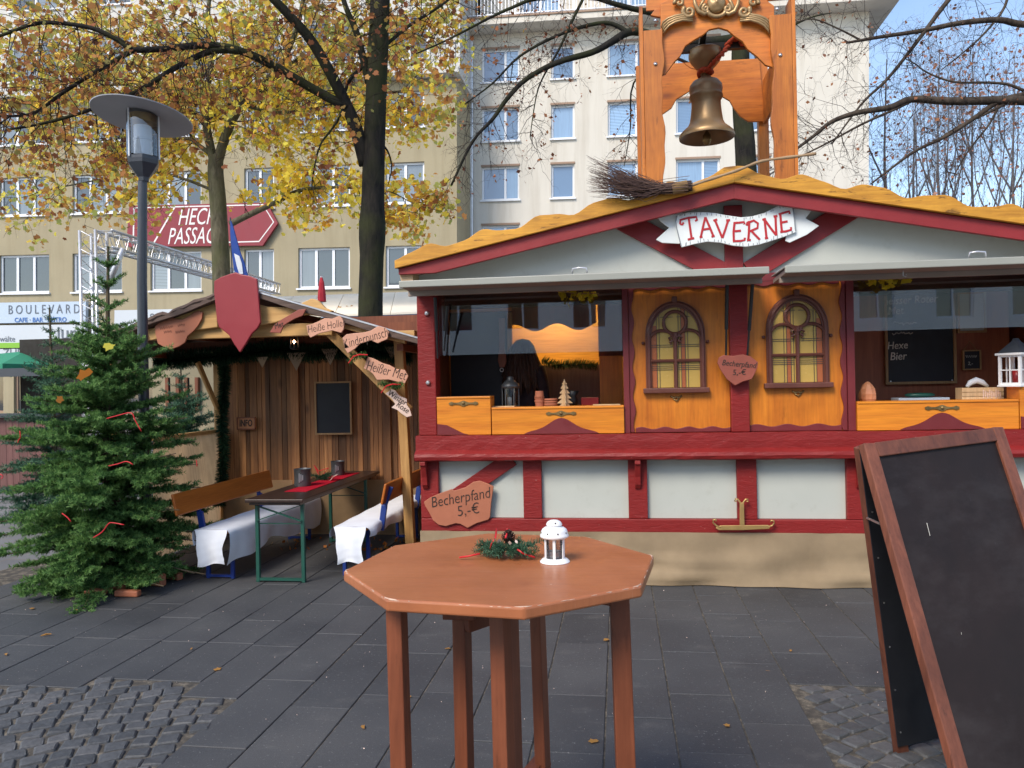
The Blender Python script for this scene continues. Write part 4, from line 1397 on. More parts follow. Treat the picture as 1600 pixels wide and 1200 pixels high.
def gothic(u, vb):
    o = P(u, vb, FY); ox, oz = o.x, o.z
    T = lambda pts, y: [(ox + x, y, oz + z) for x, z in pts]
    w, hs, ap = .208, .40, .665
    fr = MB(); yf = FY - .030
    ou = [(-w, 0)] + arch(w, hs, ap) + [(w, 0)]
    ou2 = [(x * 1.11, z * 1.03) for x, z in ou]
    poly = [(ox + x, oz + z) for x, z in ou2] + [(ox + x, oz + z) for x, z in reversed([(x * .92, z * .965) for x, z in ou])]
    # frame as quads between inner and outer outline
    inn = [(x * .90, z * .955) for x, z in ou]
    for i in range(len(ou) - 1):
        q = [ou2[i], ou2[i + 1], inn[i + 1], inn[i]]
        fr.prism([(ox + x, oz + z) for x, z in q], yf, FY - .002)
    fr.tube(T(ou, yf), .017, 6)
    win = fr.build('arched_window', M['tracery'], stall, smooth=True, auto=40)
    MB().box(ox - .255, ox + .255, FY - .055, FY - .002, oz - .04, oz).build('sill', M['tracery'], win, bev=.006)
    tb = MB(); yt = FY - .024
    tb.tube(T([(0, 0), (0, .40)], yt), .016, 6)
    tb.tube(T([(-w * .95, .215), (w * .95, .215)], yt), .013, 6)
    for s in (-1, 1):
        c = s * w / 2
        tb.tube(T([(c - w * .47 * math.cos(PI * k / 12), .37 + .085 * math.sin(PI * k / 12)) for k in range(13)], yt), .013, 6)
        tb.tube(T([(s * .035, .375), (s * .05, .395), (s * .03, .41), (s * .012, .40)], yt - .008), .010, 5)
        tb.tube(T([(s * .03, .345), (s * .042, .36), (s * .02, .375)], yt - .008), .009, 5)
    tb.tube(T([(.088 * math.cos(2 * PI * k / 24), .515 + .088 * math.sin(2 * PI * k / 24)) for k in range(25)], yt), .014, 6)
    tb.tube(T([(0, .395), (0, .43)], yt - .006), .022, 6)
    tb.build('tracery', M['tracery'], win, smooth=True, auto=50)
    MB().box(ox - .02, ox + .02, FY - .045, FY - .003, oz + ap + .005, oz + ap + .055).build('finial', M['tracery'], win, bev=.006)
    pn = MB().prism([(ox + x * .985, oz + z * .985 + .004) for x, z in ou], FY - .009, FY - .003).build('pane', M['glass_yellow'], win)
    # orange strips and lead
    flip = -1 if u > 1150 else 1
    og = MB(); ld = MB()
    lim = lambda x: (hs + (ap - hs) * max(0, 1 - (abs(x) / w) ** 2) ** .5) - .02
    for (c, sw) in ((-.165, .045), (.062, .032)):
        c *= flip
        og.prism([(ox + c - sw / 2, oz + .004), (ox + c + sw / 2, oz + .004), (ox + c + sw / 2, oz + lim(abs(c) + sw / 2)), (ox + c - sw / 2, oz + lim(abs(c) + sw / 2))], FY - .0105, FY - .0095)
        for s in (-1, 1):
            for e in (0, .02):
                x = c + s * (sw / 2 + e)
                if abs(x) < w - .01: ld.box(ox + x - .002, ox + x + .002, FY - .0135, FY - .0112, oz + .004, oz + lim(x))
    for z in (.145, .16, .175, .325, .34, .56):
        for a, b in ((-.19, -.02), (.02, .19)):
            if abs(b if abs(b) > abs(a) else a) < w and z < lim(.19) + .12:
                k_ = .6 if z > .5 else 1
                ld.box(ox + a * k_, ox + b * k_, FY - .0145, FY - .0136, oz + z - .002, oz + z + .002)
    og.build('coloured_strips', M['glass_orange'], win); ld.build('lead_lines', M['lead'], win)
    for s in (-1, 1):
        hb = MB().lathe([(.013, 0), (.013, .016), (.006, .022)], (0, 0, 0), 10)
        hb.v = [(ox + s * .25 + a, FY - .001 - c, oz + .36 + b) for a, b, c in hb.v]
        hb.build('hinge_bolt', M['tracery'], win)
    orn = MB(); z0 = oz - .075
    orn.tube([(ox - .045, FY - .006, z0 + .012), (ox - .02, FY - .01, z0 - .005), (ox, FY - .012, z0 + .004), (ox + .02, FY - .01, z0 - .005), (ox + .045, FY - .006, z0 + .012)], .006, 5)
    orn.tube([(ox - .025, FY - .008, z0 - .008), (ox, FY - .012, z0 - .028), (ox + .025, FY - .008, z0 - .008)], .005, 5)
    orn.tube([(ox - .04, FY - .006, z0 + .002), (ox + .04, FY - .006, z0 + .002)], .004, 5)
    orn.build('brass_pull', M['old_brass'], stall, smooth=True)


gothic(1056, 606); gothic(1246, 598)


# ---- counter boxes
def pull(x, z, y, w=.20):
    orn = MB()
    poly = []
    for i in range(25):
        t = -1 + 2 * i / 24
        h = .007 + .016 * math.exp(-(t / .22) ** 2) + .008 * math.exp(-((abs(t) - .82) / .1) ** 2)
        poly.append((x + t * w / 2, h))
    pl = [(a, z + b) for a, b in poly] + [(a, z - b) for a, b in reversed(poly)]
    orn.prism(pl, y - .008, y)
    orn.lathe([(.014, 0), (.012, .006), (.004, .012)], (0, 0, 0), 8)
    orn.v[-24:] = [(x + a, y - .008 - c, z + b) for a, b, c in orn.v[-24:]]
    return orn


def bell_curve(x0, x1, h, z):
    k = 24; pts = []
    for i in range(k + 1):
        t = i / k; s = 2 * t - 1
        pts.append((x0 + (x1 - x0) * t, z + h * (.78 * math.exp(-(s / .42) ** 2) + .22 * max(0, 1 - abs(s) ** 6)) * (1 if 0 < i < k else 0)))
    return pts


by0, by1 = FY - .055, FY + .14
for (a, b, zt) in ((-1.478, -1.032, 1.505), (-1.024, .038, 1.412), (1.794, 2.93, 1.412), (2.938, 3.338, 1.505)):
    bxo = MB().box(a, b, by0, by1, 1.193, zt - .018).build('counter_box', M['amber_x'], stall, bev=.003)
    MB().box(a - .0, b + .0, by0 - .006, by1, zt - .017, zt).build('lid', M['amber_x'], bxo, bev=.003)
    wdt = b - a
    if wdt > .6:
        cx = a + wdt * .53
        MB().prism(bell_curve(cx - .30, cx + .30, .125, 1.196) , by0 - .011, by0 - .001).build('red_ornament', M['red_dark'], bxo)
        pull(cx, zt - .055, by0 - .001, .24).build('brass_pull', M['old_brass'], bxo)
    else:
        MB().prism([(a + .003, 1.196), (a + .003, 1.285), (a + .08, 1.275), (a + .16, 1.235), (a + .22, 1.205), (a + .26, 1.196)], by0 - .011, by0 - .001).build('red_ornament', M['red_dark'], bxo)
        pull((a + b) / 2, zt - .055, by0 - .001, .24).build('brass_pull', M['old_brass'], bxo)
for p in (P(670, 491, FY), P(672, 598, FY)):
    bt = MB().lathe([(.02, 0), (.02, .012), (.014, .02), (.0, .022)], (0, 0, 0), 12)
    bt.v = [(p.x + a, FY - .061 - c, p.z + b) for a, b, c in bt.v]
    bt.build('bolt', M['chrome'], stall, smooth=True, auto=40)
# acrylic screens
MB().box(-1.474, .036, FY + .075, FY + .081, 1.85, 2.358).build('acrylic_screen', M['acrylic'], stall)
MB().box(1.796, 3.336, FY + .075, FY + .081, 1.955, 2.358).build('acrylic_screen', M['acrylic'], stall)

# ---- gable
pk, el = P(1147, 286, 6.0), P(622, 420, 6.0)
SL = (pk.z - el.z) / (pk.x - el.x)
PX = pk.x
roofz = lambda x: pk.z - SL * abs(x - PX)          # underside of the yellow board
EX = PX - el.x
MB().prism([(XL, 2.43), (XR, 2.43), (XR, roofz(XR) - .05), (PX, roofz(PX) - .05), (XL, roofz(XL) - .05)], FY + .03, FY + .06).build('gable_panel', M['white_panel'], stall)
for s in (-1, 1):
    poly = [(PX, roofz(PX) - .0), (PX + s * EX, roofz(PX + s * EX)), (PX + s * EX, roofz(PX + s * EX) - .045), (PX + s * (EX - .3), roofz(PX + s * (EX - .3)) - .105), (PX, roofz(PX) - .115)]
    MB().prism(poly, FY - .19, FY - .15).build('rake_board', M['red'], stall, bev=.003)
    k = 70; top = []
    for i in range(k + 1):
        x = i / k * (EX + .02)
        top.append((PX + s * x, roofz(PX + s * x) + .100 + .028 * math.sin(x * 2 * PI / .47 + .9) + .007 * math.sin(x * 2 * PI / .21) * (i > 1)))
    poly = [(PX + s * (EX + .02), roofz(PX + s * EX) + .0), (PX, roofz(PX))] + top
    MB().prism(poly, FY - .23, FY - .192).build('fascia_board', M['yellow_board'], stall, bev=.003)
    x0, x1 = PX, PX + s * (EX + .01)
    mb = MB()
    z0, z1 = roofz(x0) + .0, roofz(x1) + .0
    vs = [(x0, FY - .19, z0 + .005), (x1, FY - .19, z1 + .005), (x1, 8.5, z1 + .005), (x0, 8.5, z0 + .005), (x0, FY - .19, z0 + .06), (x1, FY - .19, z1 + .06), (x1, 8.5, z1 + .06), (x0, 8.5, z0 + .06)]
    fsx = [(0, 3, 2, 1), (4, 5, 6, 7), (0, 1, 5, 4), (1, 2, 6, 5), (2, 3, 7, 6), (3, 0, 4, 7)]
    mb.add(vs, fsx if s > 0 else [f[::-1] for f in fsx]); mb.build('roof', M['dark_roof'], stall)
# pale soffit end at the left eave
sx0, sx1 = PX - EX - .01, XL + .005
MB().prism([(sx0, roofz(sx0) - .002), (XL - .003, roofz(XL) - .003), (XL - .003, 2.43), (sx0 + .12, roofz(sx0) - .16), (sx0 + .02, roofz(sx0) - .1)], FY - .149, FY + .1).build('soffit', M['raw_end'], stall)
# king post and V struts
MB().box(XC - .085, XC + .055, FY + .0, FY + .029, 2.44, roofz(XC) - .117).build('king_post', M['red'], stall, bev=.004)
for s in (-1, 1):
    a = Vector((PX + s * .98 + .03, FY + .012, 2.955)); b = Vector((PX + s * .10 + .03, FY + .012, 2.44))
    mb = MB(); mb.beam(a, b, .165, .022, (0, 1, 0)); mb.build('gable_strut', M['red'], stall, bev=.004)
# ---- serving flaps
FF = 5.66
for (a, b) in ((P(627, 440, FF).x, P(1198, 414, FF).x), (P(1228, 410, FF).x, 3.62)):
    zf, zh = 2.350, 2.335
    mb = MB()
    vs = [(a, FF, zf), (b, FF, zf), (b, FY - .07, zh), (a, FY - .07, zh), (a, FF, zf + .03), (b, FF, zf + .03), (b, FY - .07, zh + .03), (a, FY - .07, zh + .03)]
    mb.add(vs, [(0, 3, 2, 1), (4, 5, 6, 7), (0, 1, 5, 4), (1, 2, 6, 5), (2, 3, 7, 6), (3, 0, 4, 7)])
    fl = mb.build('serving_flap', M['flap_under'], stall)
    MB().box(a - .012, b + .012, FF - .03, FF - .001, zf - .006, zf + .046).build('front_edge', M['flap'], fl, bev=.006)
    MB().box(a - .012, b + .012, FF + .0, FY - .07, zf + .033, zf + .043).build('flap_top', M['flap'], fl, bev=.003)
    MB().box(a - .004, b + .004, FF + .2, FF + .235, zf - .045, zf - .006).build('stiffener', M['flap_under'], fl)
    hx = P(905, 415, FF).x if a < 0 else P(1531, 385, FF).x
    MB().tube([(hx - .055, FF + .04, zf + .06), (hx - .05, FF + .04, zf + .095), (hx, FF + .04, zf + .10), (hx + .05, FF + .04, zf + .095), (hx + .055, FF + .04, zf + .06)], .007, 6).build('flap_handle', M['aluminium'], fl, smooth=True)
for (u0, v0, u1, v1) in ((1136, 442, 1134, 573), (1176, 440, 1166, 578), (680, 465, 684, 560), (700, 478, 694, 548)):
    a, b = P(u0, v0, FY - .20), P(u1, v1, FY - .085)
    MB().tube([a, a.lerp(b, .55), a.lerp(b, .551), b], [.014, .014, .008, .008], 8).build('gas_strut', M['iron'], stall, smooth=True, auto=40)
p = P(1411, 424, 5.75)
MB().tube([(p.x, 5.75, 2.345), (p.x, 5.75, 2.31), (p.x + .015, 5.75, 2.30), (p.x + .02, 5.75, 2.315)], .004, 5).build('hook', M['chrome'], stall)

# ---- inside of the stall
ix = lambda u, Y: P(u, 540, Y).x
iz = lambda u, v, Y: P(u, v, Y).z
MB().box(-1.56, ix(799, 7.05), 7.05, 7.09, .335, 2.36).build('partition', M['brown_wood'], stall)
MB().box(ix(703, 7.0), ix(800, 7.0), 7.0, 7.045, iz(750, 487, 7.0), iz(750, 474, 7.0)).build('inner_rail', M['amber_x'], stall)
MB().box(ix(703, 7.0), ix(793, 7.0), 7.02, 7.046, 1.30, iz(750, 488, 7.0)).build('inner_blackboard', M['slate'], stall)
MB().box(ix(793, 7.0), ix(800, 7.0), 6.99, 7.045, 1.2, iz(796, 488, 7.0)).build('inner_post', M['frame_wood'], stall)
MB().box(ix(760, 7.9), 3.4, 7.9, 7.94, .335, 2.42).build('inner_wall', wood('honey panelling', (.62, .33, .06), (.80, .48, .11), 'x', .45, .5, .05, .2, 0), stall)
k = 40; vx0, vx1 = ix(797, 7.3), ix(932, 7.3); zv = iz(865, 511, 7.3)
pts = [(vx0, 2.36), (vx1, 2.36)] + [(vx1 + (vx0 - vx1) * i / k, zv + .035 * math.cos((i / k) * 2 * PI * 2 + .6)) for i in range(k + 1)]
MB().prism(pts, 7.30, 7.33).build('valance', M['brown_wood'], stall)
MB().tube([(vx0 + .05, 7.46, zv + .12), (vx1 - .03, 7.46, zv + .12)], .012, 8).build('light_strip', emit('warm strip light', (1.0, .62, .22), 42), stall)
MB().box(ix(845, 7.55), ix(940, 7.55), 7.55, 7.60, .335, iz(890, 570, 7.55)).build('back_counter', wood('dull brown panel', (.20, .13, .10), (.27, .18, .14), 'z', .6, .5, .1, 0, 0), stall)
MB().box(ix(936, 7.0), ix(972, 7.0), 7.0, 7.28, .335, iz(950, 556, 7.0)).build('cupboard', M['amber'], stall, bev=.004)
MB().box(ix(934, 7.02), ix(975, 7.02), 7.29, 7.33, iz(950, 556, 7.0), 2.36).build('cupboard_back', M['brown_wood'], stall)
garland('fir_garland', [P(846, 563, 7.5), P(870, 570, 7.5), P(900, 568, 7.5), P(932, 572, 7.5)], .055, M['needle_dark'], stall, 2600)
MB().box(1.82, 3.33, 7.12, 7.16, .335, 2.36).build('inner_wall', wood('lit tone red board wall', (.27, .07, .028), (.38, .115, .045), 'z', .5, .6, .1, 0, .1), stall)  # red-brown wood lightened, light in the window put into its colour
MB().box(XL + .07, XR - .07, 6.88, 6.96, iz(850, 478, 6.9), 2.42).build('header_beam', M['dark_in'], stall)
MB().box(-1.47, .03, FY + .142, 6.75, 1.36, 1.395).build('worktop', M['amber_x'], stall)
MB().box(1.80, 3.33, FY + .142, 6.75, 1.36, 1.395).build('worktop', M['amber_x'], stall)

# leaf garlands under the flaps
for lab, (u0, v0, u1, v1) in (('yellow leaf garland hanging in the left serving window', (876, 458, 930, 462)), ('yellow leaf garland hanging in the right serving window', (1354, 438, 1420, 438))):
    a, b = P(u0, v0, FY - .02), P(u1, v1, FY - .02); pts = []
    for i in range(46):
        t = random.random(); q = a.lerp(b, t)
        pts.append((q.x + random.gauss(0, .012), FY - .04 + random.gauss(0, .02), q.z + random.gauss(-.02 if abs(t - .3) < .25 else .0, .022)))
    lg = thing('leaf_garland', lab, 'garland', tuple((a + b) / 2), 'leaf garlands in the serving windows')
    MB().tube([a + Vector((-.03, -.04, .012)), (a + b) / 2 + Vector((0, -.04, .0)), b + Vector((.03, -.04, .012))], .004, 5).build('wire', M['twine'], lg)
    tag(leaves('leaves', pts, .055, M['yellow_garland'], lg, LEAF4), kind='stuff')

# ---- things on the left counter
def at_counter(u, v, Y): return P(u, v, Y)


Yc = 6.42; zc = 1.3955
q = P(798, 630, Yc)
ln = thing('lantern', 'dark metal glass lantern on the left stall counter', 'lantern', (q.x, Yc, zc))
MB().lathe([(.075, 0), (.078, .012), (.07, .02)], (0, 0, 0), 16).build('base', M['tin_dark'], ln, True, local=True)
MB().lathe([(.066, .02), (.068, .17)], (0, 0, 0), 16, cap=False).build('glass', M['candle_glass'], ln, True, local=True)
MB().lathe([(.08, .17), (.078, .195), (.05, .225), (.028, .245), (.03, .262), (.012, .27)], (0, 0, 0), 16).build('lid', M['tin_dark'], ln, True, local=True)
for k in range(6):
    a = PI / 3 * k
    MB().box(-.004, .004, -.004, .004, .015, .175).build('bar', M['tin_dark'], ln, local=True).location = (.070 * math.cos(a), .070 * math.sin(a), 0)
MB().lathe([(.02, .02), (.02, .09), (.004, .095)], (-.01, 0, 0), 10).build('candle', M['wax'], ln, True, local=True)
q = P(843, 630, Yc)
cupl = ['terracotta cup lowest of the stack left of the wooden tree', 'terracotta cup in the middle of the stack on the left counter', 'upturned terracotta cup topping the stack on the left counter']
prof = [(.030, 0), (.033, .0), (.039, .05), (.043, .05), (.043, .065), (.035, .065), (.030, .01)]
for k, (zz, flip) in enumerate(((0, 1), (.03, 1), (.066, -1))):
    c = MB().lathe([(r, z if flip > 0 else .075 - z) for r, z in prof], (0, 0, 0), 16).build('terracotta_cup', M['pot'], None, True, auto=40)
    c.location = (q.x, Yc, zc + zz + .001); tag(c, cupl[k], 'cup', 'terracotta cups on the left counter')
q = P(858, 630, Yc)
for k in range(4):
    c = MB().lathe([(.05, 0), (.062, .018), (.064, .018), (.064, .004), (.05, -.0)], (0, 0, 0), 18).build('terracotta_saucer', M['pot'], None, True, auto=40)
    c.location = (q.x + .01, Yc + .03, zc + .0005 + .0195 * k)
    tag(c, ['lowest', 'second lowest', 'second highest', 'topmost'][k] + ' terracotta saucer in the stack beside the cups', 'saucer', 'terracotta saucers on the left counter')
q = P(882, 632, 6.36)
wt = thing('wooden_tree', 'small slotted plywood christmas tree on the left counter', 'decoration', (q.x, 6.40, 1.3955))
outl = [(0, .235), (.012, .205), (.026, .198), (.012, .192), (.034, .158), (.014, .156), (.044, .118), (.018, .116), (.056, .076), (.022, .074), (.066, .036), (.024, .034), (.058, .0), (0, 0)]
for k in range(2):
    mb = MB(); mb.prism(outl, -.003, .003); mb.prism([(-x, z) for x, z in outl[::-1]], -.003, .003)
    o = mb.build('slotted_board', M['ply'], wt, local=True); o.rotation_euler.z = .2 + k * PI / 2
q = P(918, 628, 6.62)
bx = MB().box(-.075, .075, -.05, .05, 0, .075).build('tin_box', M['red_box'], None, bev=.004); bx.location = (q.x + .02, 6.66, 1.396)
tag(bx, 'red tin box behind the wooden tree', 'box')
q = P(905, 628, 6.62)
pt = MB().lathe([(.035, 0), (.04, .06), (.03, .09), (.055, .135), (.05, .135), (.02, .09)], (0, 0, 0), 16).build('black_jug', M['iron'], None, True)
pt.location = (q.x - .05, 6.6, 1.396); tag(pt, 'small black jug left of the red tin', 'jug')
q = P(948, 632, 6.3)
o = MB().box(-.11, .11, -.04, .04, 0, .008).build('wooden_board', M['ply'], None); o.location = (-.10, 6.30, 1.413); tag(o, 'thin pale board lying at the right end of the left counter', 'board')
q = P(776, 630, 6.34)
o = MB().box(-.09, .09, -.04, .04, 0, .006).build('wooden_board', M['ply'], None); o.location = (q.x + .07, 6.29, 1.413); tag(o, 'thin pale board lying under the dark lantern', 'board')

pd = thing('wooden_paddle', 'long wooden paddle hanging in front of the inner blackboard', 'paddle', tuple(P(783, 575, 6.93)))
MB().prism(pxz([(779, 497), (789, 497), (789, 545), (792, 565), (788, 574), (781, 574), (778, 563), (780, 545)], 6.93, lambda x, y: (x, y)), 6.92, 6.935).build('blade', M['brown_wood'], pd, bev=.004)
c = P(784, 578, 6.92)
MB().tube([(c.x + .016 * math.cos(t), 6.92, c.z + .016 * math.sin(t)) for t in [2 * PI * i / 14 for i in range(15)]], .004, 6).build('ring', M['chrome'], pd, smooth=True)

# ---- things in the right window
Yb = 7.09
def board(name, lab, u0, v0, u1, v1, Y, fw, mat_in, par=None, cat='blackboard'):
    a, b = P(u0, v0, Y), P(u1, v1, Y); zt = (P(u0, v0, Y).z + P(u1, v0, Y).z) / 2; zb = (P(u0, v1, Y).z + P(u1, v1, Y).z) / 2
    x0, x1 = a.x, b.x
    t = thing(name, lab, cat, ((x0 + x1) / 2, Y, zb))
    for (xa, xb, za, zb_) in ((x0, x0 + fw, zb, zt), (x1 - fw, x1, zb, zt), (x0 + fw, x1 - fw, zt - fw, zt), (x0 + fw, x1 - fw, zb, zb + fw)):
        MB().box(xa, xb, Y - .02, Y + .005, za, zb_).build('frame', M['frame_wood'], t)
    MB().box(x0 + fw * .9, x1 - fw * .9, Y - .008, Y + .004, zb + fw * .9, zt - fw * .9).build('panel', mat_in, t)
    return t, x0, x1, zb, zt


bd, x0, x1, zb, zt = board('blackboard', 'large framed blackboard with chalked drinks list in the right window', 1380, 449, 1494, 600, Yb, .022, M['slate'])
for s, u, v, sz in (('heisser Roter', 1422, 469, .088), ('Met', 1399, 486, .088), ('Hexe', 1402, 540, .085), ('Bier', 1403, 557, .09)):
    put_text(s, P(u, v, Yb - .0105), sz * 1.08, M['chalk'], bd, .02, .15, .85, offset=.0005)
for (u0, u1, v0) in ((1396, 1432, 505), (1394, 1426, 521)):
    sq = MB(); ribbon_line(sq, [(lambda q_: (q_.x, q_.z))(P(u0 + (u1 - u0) * i / 16, v0 + random.uniform(-3.2, 3.2) * (1 if i % 2 else -.6), Yb - .01)) for i in range(17)], .005, Yb - .0112, Yb - .0102)
    sq.build('faint_chalk_line', M['chalk'], bd)
for u, v in ((1387, 457), (1482, 453), (1391, 596), (1487, 594)):
    c = P(u, v, Yb); mb = MB().lathe([(.008, 0), (.006, .004)], (0, 0, 0), 8); mb.v = [(c.x + a, Yb - .009 - z, c.z + b) for a, b, z in mb.v]; mb.build('screw', M['chrome'], bd)
sb, *_ = board('blackboard', 'tiny hanging blackboard right of the drinks list', 1503, 547, 1532, 578, Yb, .010, M['slate'])
sq = MB(); ribbon_line(sq, [(lambda q_: (q_.x, q_.z))(P(1509 + i * 1.4, 557 + (1.8 if i % 2 else -1.8), Yb - .01)) for i in range(13)], .0035, Yb - .0112, Yb - .0102)
sq.build('faint_chalk_line', M['chalk'], sb); put_text('2,-', P(1516, 568, Yb - .0105), .04, M['chalk'], sb, 0, .1)
MB().tube([P(1506, 547, Yb - .01), P(1515, 533, Yb - .01), P(1526, 547, Yb - .01)], .003, 4).build('string', M['twine'], sb)
pf, *_ = board('picture_frame', 'small framed notice right of the drinks list', 1494, 456, 1540, 520, Yb, .018, M['white_panel'], cat='frame')
q = P(1356, 620, 6.42)
sl_ = MB().lathe([(.045, 0), (.062, .03), (.066, .07), (.055, .11), (.034, .145), (.012, .165), (.0, .168)], (0, 0, 0), 9)
sl_.v = [(x * random.uniform(.9, 1.1), y * random.uniform(.9, 1.1), z) for x, y, z in sl_.v]
o = sl_.build('salt_lamp', M['salt'], None); o.location = (q.x, 6.42, 1.3955); tag(o, 'pinkish salt crystal lamp on the right counter', 'lamp')
q = P(1437, 616, 6.55)
o = MB().box(-.19, .19, -.09, .09, 0, .03).build('tray', M['pale_blue'], None, bev=.004); o.location = (q.x, 6.55, 1.396); tag(o, 'flat pale blue tray below the drinks blackboard', 'tray')
mb = MB().lathe([(.05, 0), (.1, .01), (.105, .025), (.08, .035), (.0, .038)], (0, 0, 0), 14); mb.v = [(x * 1.1, y * .6, z) for x, y, z in mb.v]
o = mb.build('dark_cap', M['green_steel'], None, True); o.location = (q.x, 6.55, 1.4265); tag(o, 'dark green cap lying on the pale tray', 'cap')
q = P(1530, 616, 6.45)
wb = thing('wooden_crate', 'small wooden box with carved front on the right counter', 'box', (q.x, 6.45, 1.3955))
for z in (.0, .035, .07): MB().box(-.15, .15, -.06, -.05, z + .002, z + .033).build('slat', M['ply'], wb, local=True)
MB().box(-.15, .15, -.049, .06, 0, .104).build('body', M['ply'], wb, local=True)
sc = MB()
for k in range(9): sc.box(.0 + k * .015, .008 + k * .015, -.0625, -.0605, .02 + .012 * (k % 2), .088 - .01 * (k % 3))
sc.build('carving', M['pale_sign'], wb, local=True)
nb = MB().tube([(-.07, 0, .0), (-.045, 0, .03), (0, 0, .05), (.04, 0, .035), (.085, 0, .0)], [.012, .022, .026, .022, .01], 8)
o = nb.build('white_napkin', M['cloth'], None, True); o.location = (q.x - .02, 6.45, 1.507); tag(o, 'crumpled white napkin on the wooden box', 'napkin')
q = P(1562, 598, 6.5)
hl = thing('house_lantern', 'white wooden house shaped lantern with dark roof at the right', 'lantern', (q.x + .0, 6.42, 1.506), rotz=.55)
w = .075
for sx, sy in ((-1, -1), (1, -1), (1, 1), (-1, 1)): MB().box(sx * w - .009, sx * w + .009, sy * w - .009, sy * w + .009, .012, .235).build('corner_post', M['white_tin'], hl, local=True)
MB().box(-.09, .09, -.09, .09, 0, .012).build('base', M['white_tin'], hl, local=True)
for k in range(4):
    mb = MB(); mb.box(-.004, .004, -.004, .004, .012, .235); mb.box(-w, w, -.004, .004, .12, .128); mb.box(-w, w, -.005, .005, .012, .03); mb.box(-w, w, -.005, .005, .222, .235)
    o = mb.build('glazing_bars', M['white_tin'], hl, local=True); a = k * PI / 2; o.rotation_euler.z = a; o.location = (w * math.sin(a), -w * math.cos(a), 0)
MB().box(-.098, .098, -.098, .098, .236, .252).build('eave', M['white_tin'], hl, local=True)
MB().lathe([(.125, .253), (.03, .34), (.02, .36), (.0, .365)], (0, 0, 0), 4).build('roof', M['grey_metal'], hl, local=True).rotation_euler.z = PI / 4
MB().lathe([(.03, .012), (.03, .12), (.0, .125)], (0, 0, 0), 12).build('candle', M['red_box'], hl, True, local=True)
hl.location.y = 6.24


# ================================================================== RIBBON SIGN, BROOM, TOWER
SY = 6.08
ts = thing('ribbon_sign', 'white ribbon shaped sign with red tavern lettering on the gable', 'sign', (XC, SY, 2.8))
top = [(630, 465), (700, 448), (780, 445), (860, 450), (940, 465), (1030, 478), (1100, 472), (1180, 450), (1250, 412), (1340, 378)]
bot = [(1375, 570), (1300, 600), (1220, 626), (1140, 650), (1060, 662), (980, 655), (900, 636), (820, 630), (740, 645), (660, 665)]
MB().prism(pxz(top + [(1352, 420), (1365, 480)] + bot + [(645, 610), (630, 550), (624, 500)], SY), SY, SY + .02).build('banner', M['ribbon_white'], ts, bev=.003)
MB().prism(pxz([(485, 437), (560, 440), (628, 428), (655, 418), (668, 450), (650, 640), (540, 634), (500, 614), (583, 540), (530, 500)], SY), SY + .024, SY + .04).build('tail', M['ribbon_white'], ts, bev=.003)
MB().prism(pxz([(1345, 440), (1380, 412), (1440, 388), (1510, 335), (1500, 400), (1470, 440), (1440, 480), (1525, 527), (1450, 582), (1340, 633), (1312, 622), (1318, 590), (1345, 570)], SY), SY + .024, SY + .04).build('tail', M['ribbon_white'], ts, bev=.003)
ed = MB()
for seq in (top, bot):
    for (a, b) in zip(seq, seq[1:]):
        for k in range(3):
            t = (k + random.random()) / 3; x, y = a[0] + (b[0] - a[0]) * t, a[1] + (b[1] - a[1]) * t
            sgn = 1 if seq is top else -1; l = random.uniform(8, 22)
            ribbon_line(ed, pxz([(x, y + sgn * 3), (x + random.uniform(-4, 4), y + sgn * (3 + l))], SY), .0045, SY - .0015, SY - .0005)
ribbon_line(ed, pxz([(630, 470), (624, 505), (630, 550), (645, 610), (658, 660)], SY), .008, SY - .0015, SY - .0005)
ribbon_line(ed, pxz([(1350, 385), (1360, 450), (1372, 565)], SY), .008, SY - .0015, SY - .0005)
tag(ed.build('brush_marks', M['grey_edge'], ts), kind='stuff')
ribs = [[(650, 520), (652, 495), (700, 482), (752, 476), (756, 495), (744, 502)], [(650, 520), (664, 524), (672, 510)], [(704, 484), (712, 540), (722, 612)], [(698, 618), (738, 608)],
        [(808, 478), (795, 530), (780, 600)], [(808, 478), (835, 540), (858, 596)], [(790, 556), (842, 548)], [(772, 604), (790, 600)], [(846, 600), (866, 594)],
        [(868, 496), (890, 550), (914, 608)], [(950, 498), (934, 550), (914, 608)], [(858, 500), (882, 492)], [(938, 498), (962, 496)],
        [(990, 514), (984, 570), (986, 626)], [(984, 514), (1020, 512), (1050, 508), (1052, 522)], [(986, 566), (1030, 562)], [(980, 628), (1030, 626), (1054, 620), (1054, 606)],
        [(1082, 512), (1080, 570), (1076, 622)], [(1076, 512), (1110, 498), (1136, 516), (1134, 545), (1086, 566)], [(1096, 564), (1120, 590), (1148, 618)], [(1068, 622), (1092, 620)], [(1066, 530), (1070, 512), (1084, 506)],
        [(1178, 494), (1184, 550), (1190, 608)], [(1176, 490), (1215, 545), (1250, 590)], [(1246, 472), (1248, 530), (1252, 592)], [(1164, 494), (1186, 488)], [(1180, 610), (1200, 606)], [(1234, 474), (1258, 470)],
        [(1276, 456), (1280, 510), (1286, 566)], [(1266, 460), (1300, 450), (1332, 442), (1334, 458)], [(1280, 512), (1322, 504)], [(1276, 570), (1312, 566), (1344, 556), (1342, 540)]]
lt = MB()
for k_, r_ in enumerate(ribs): ribbon_line(lt, pxz(r_, SY), .0165, SY - .0030 - .0001 * (k_ % 7), SY - .0006)
lt.build('lettering', M['letter_red'], ts)

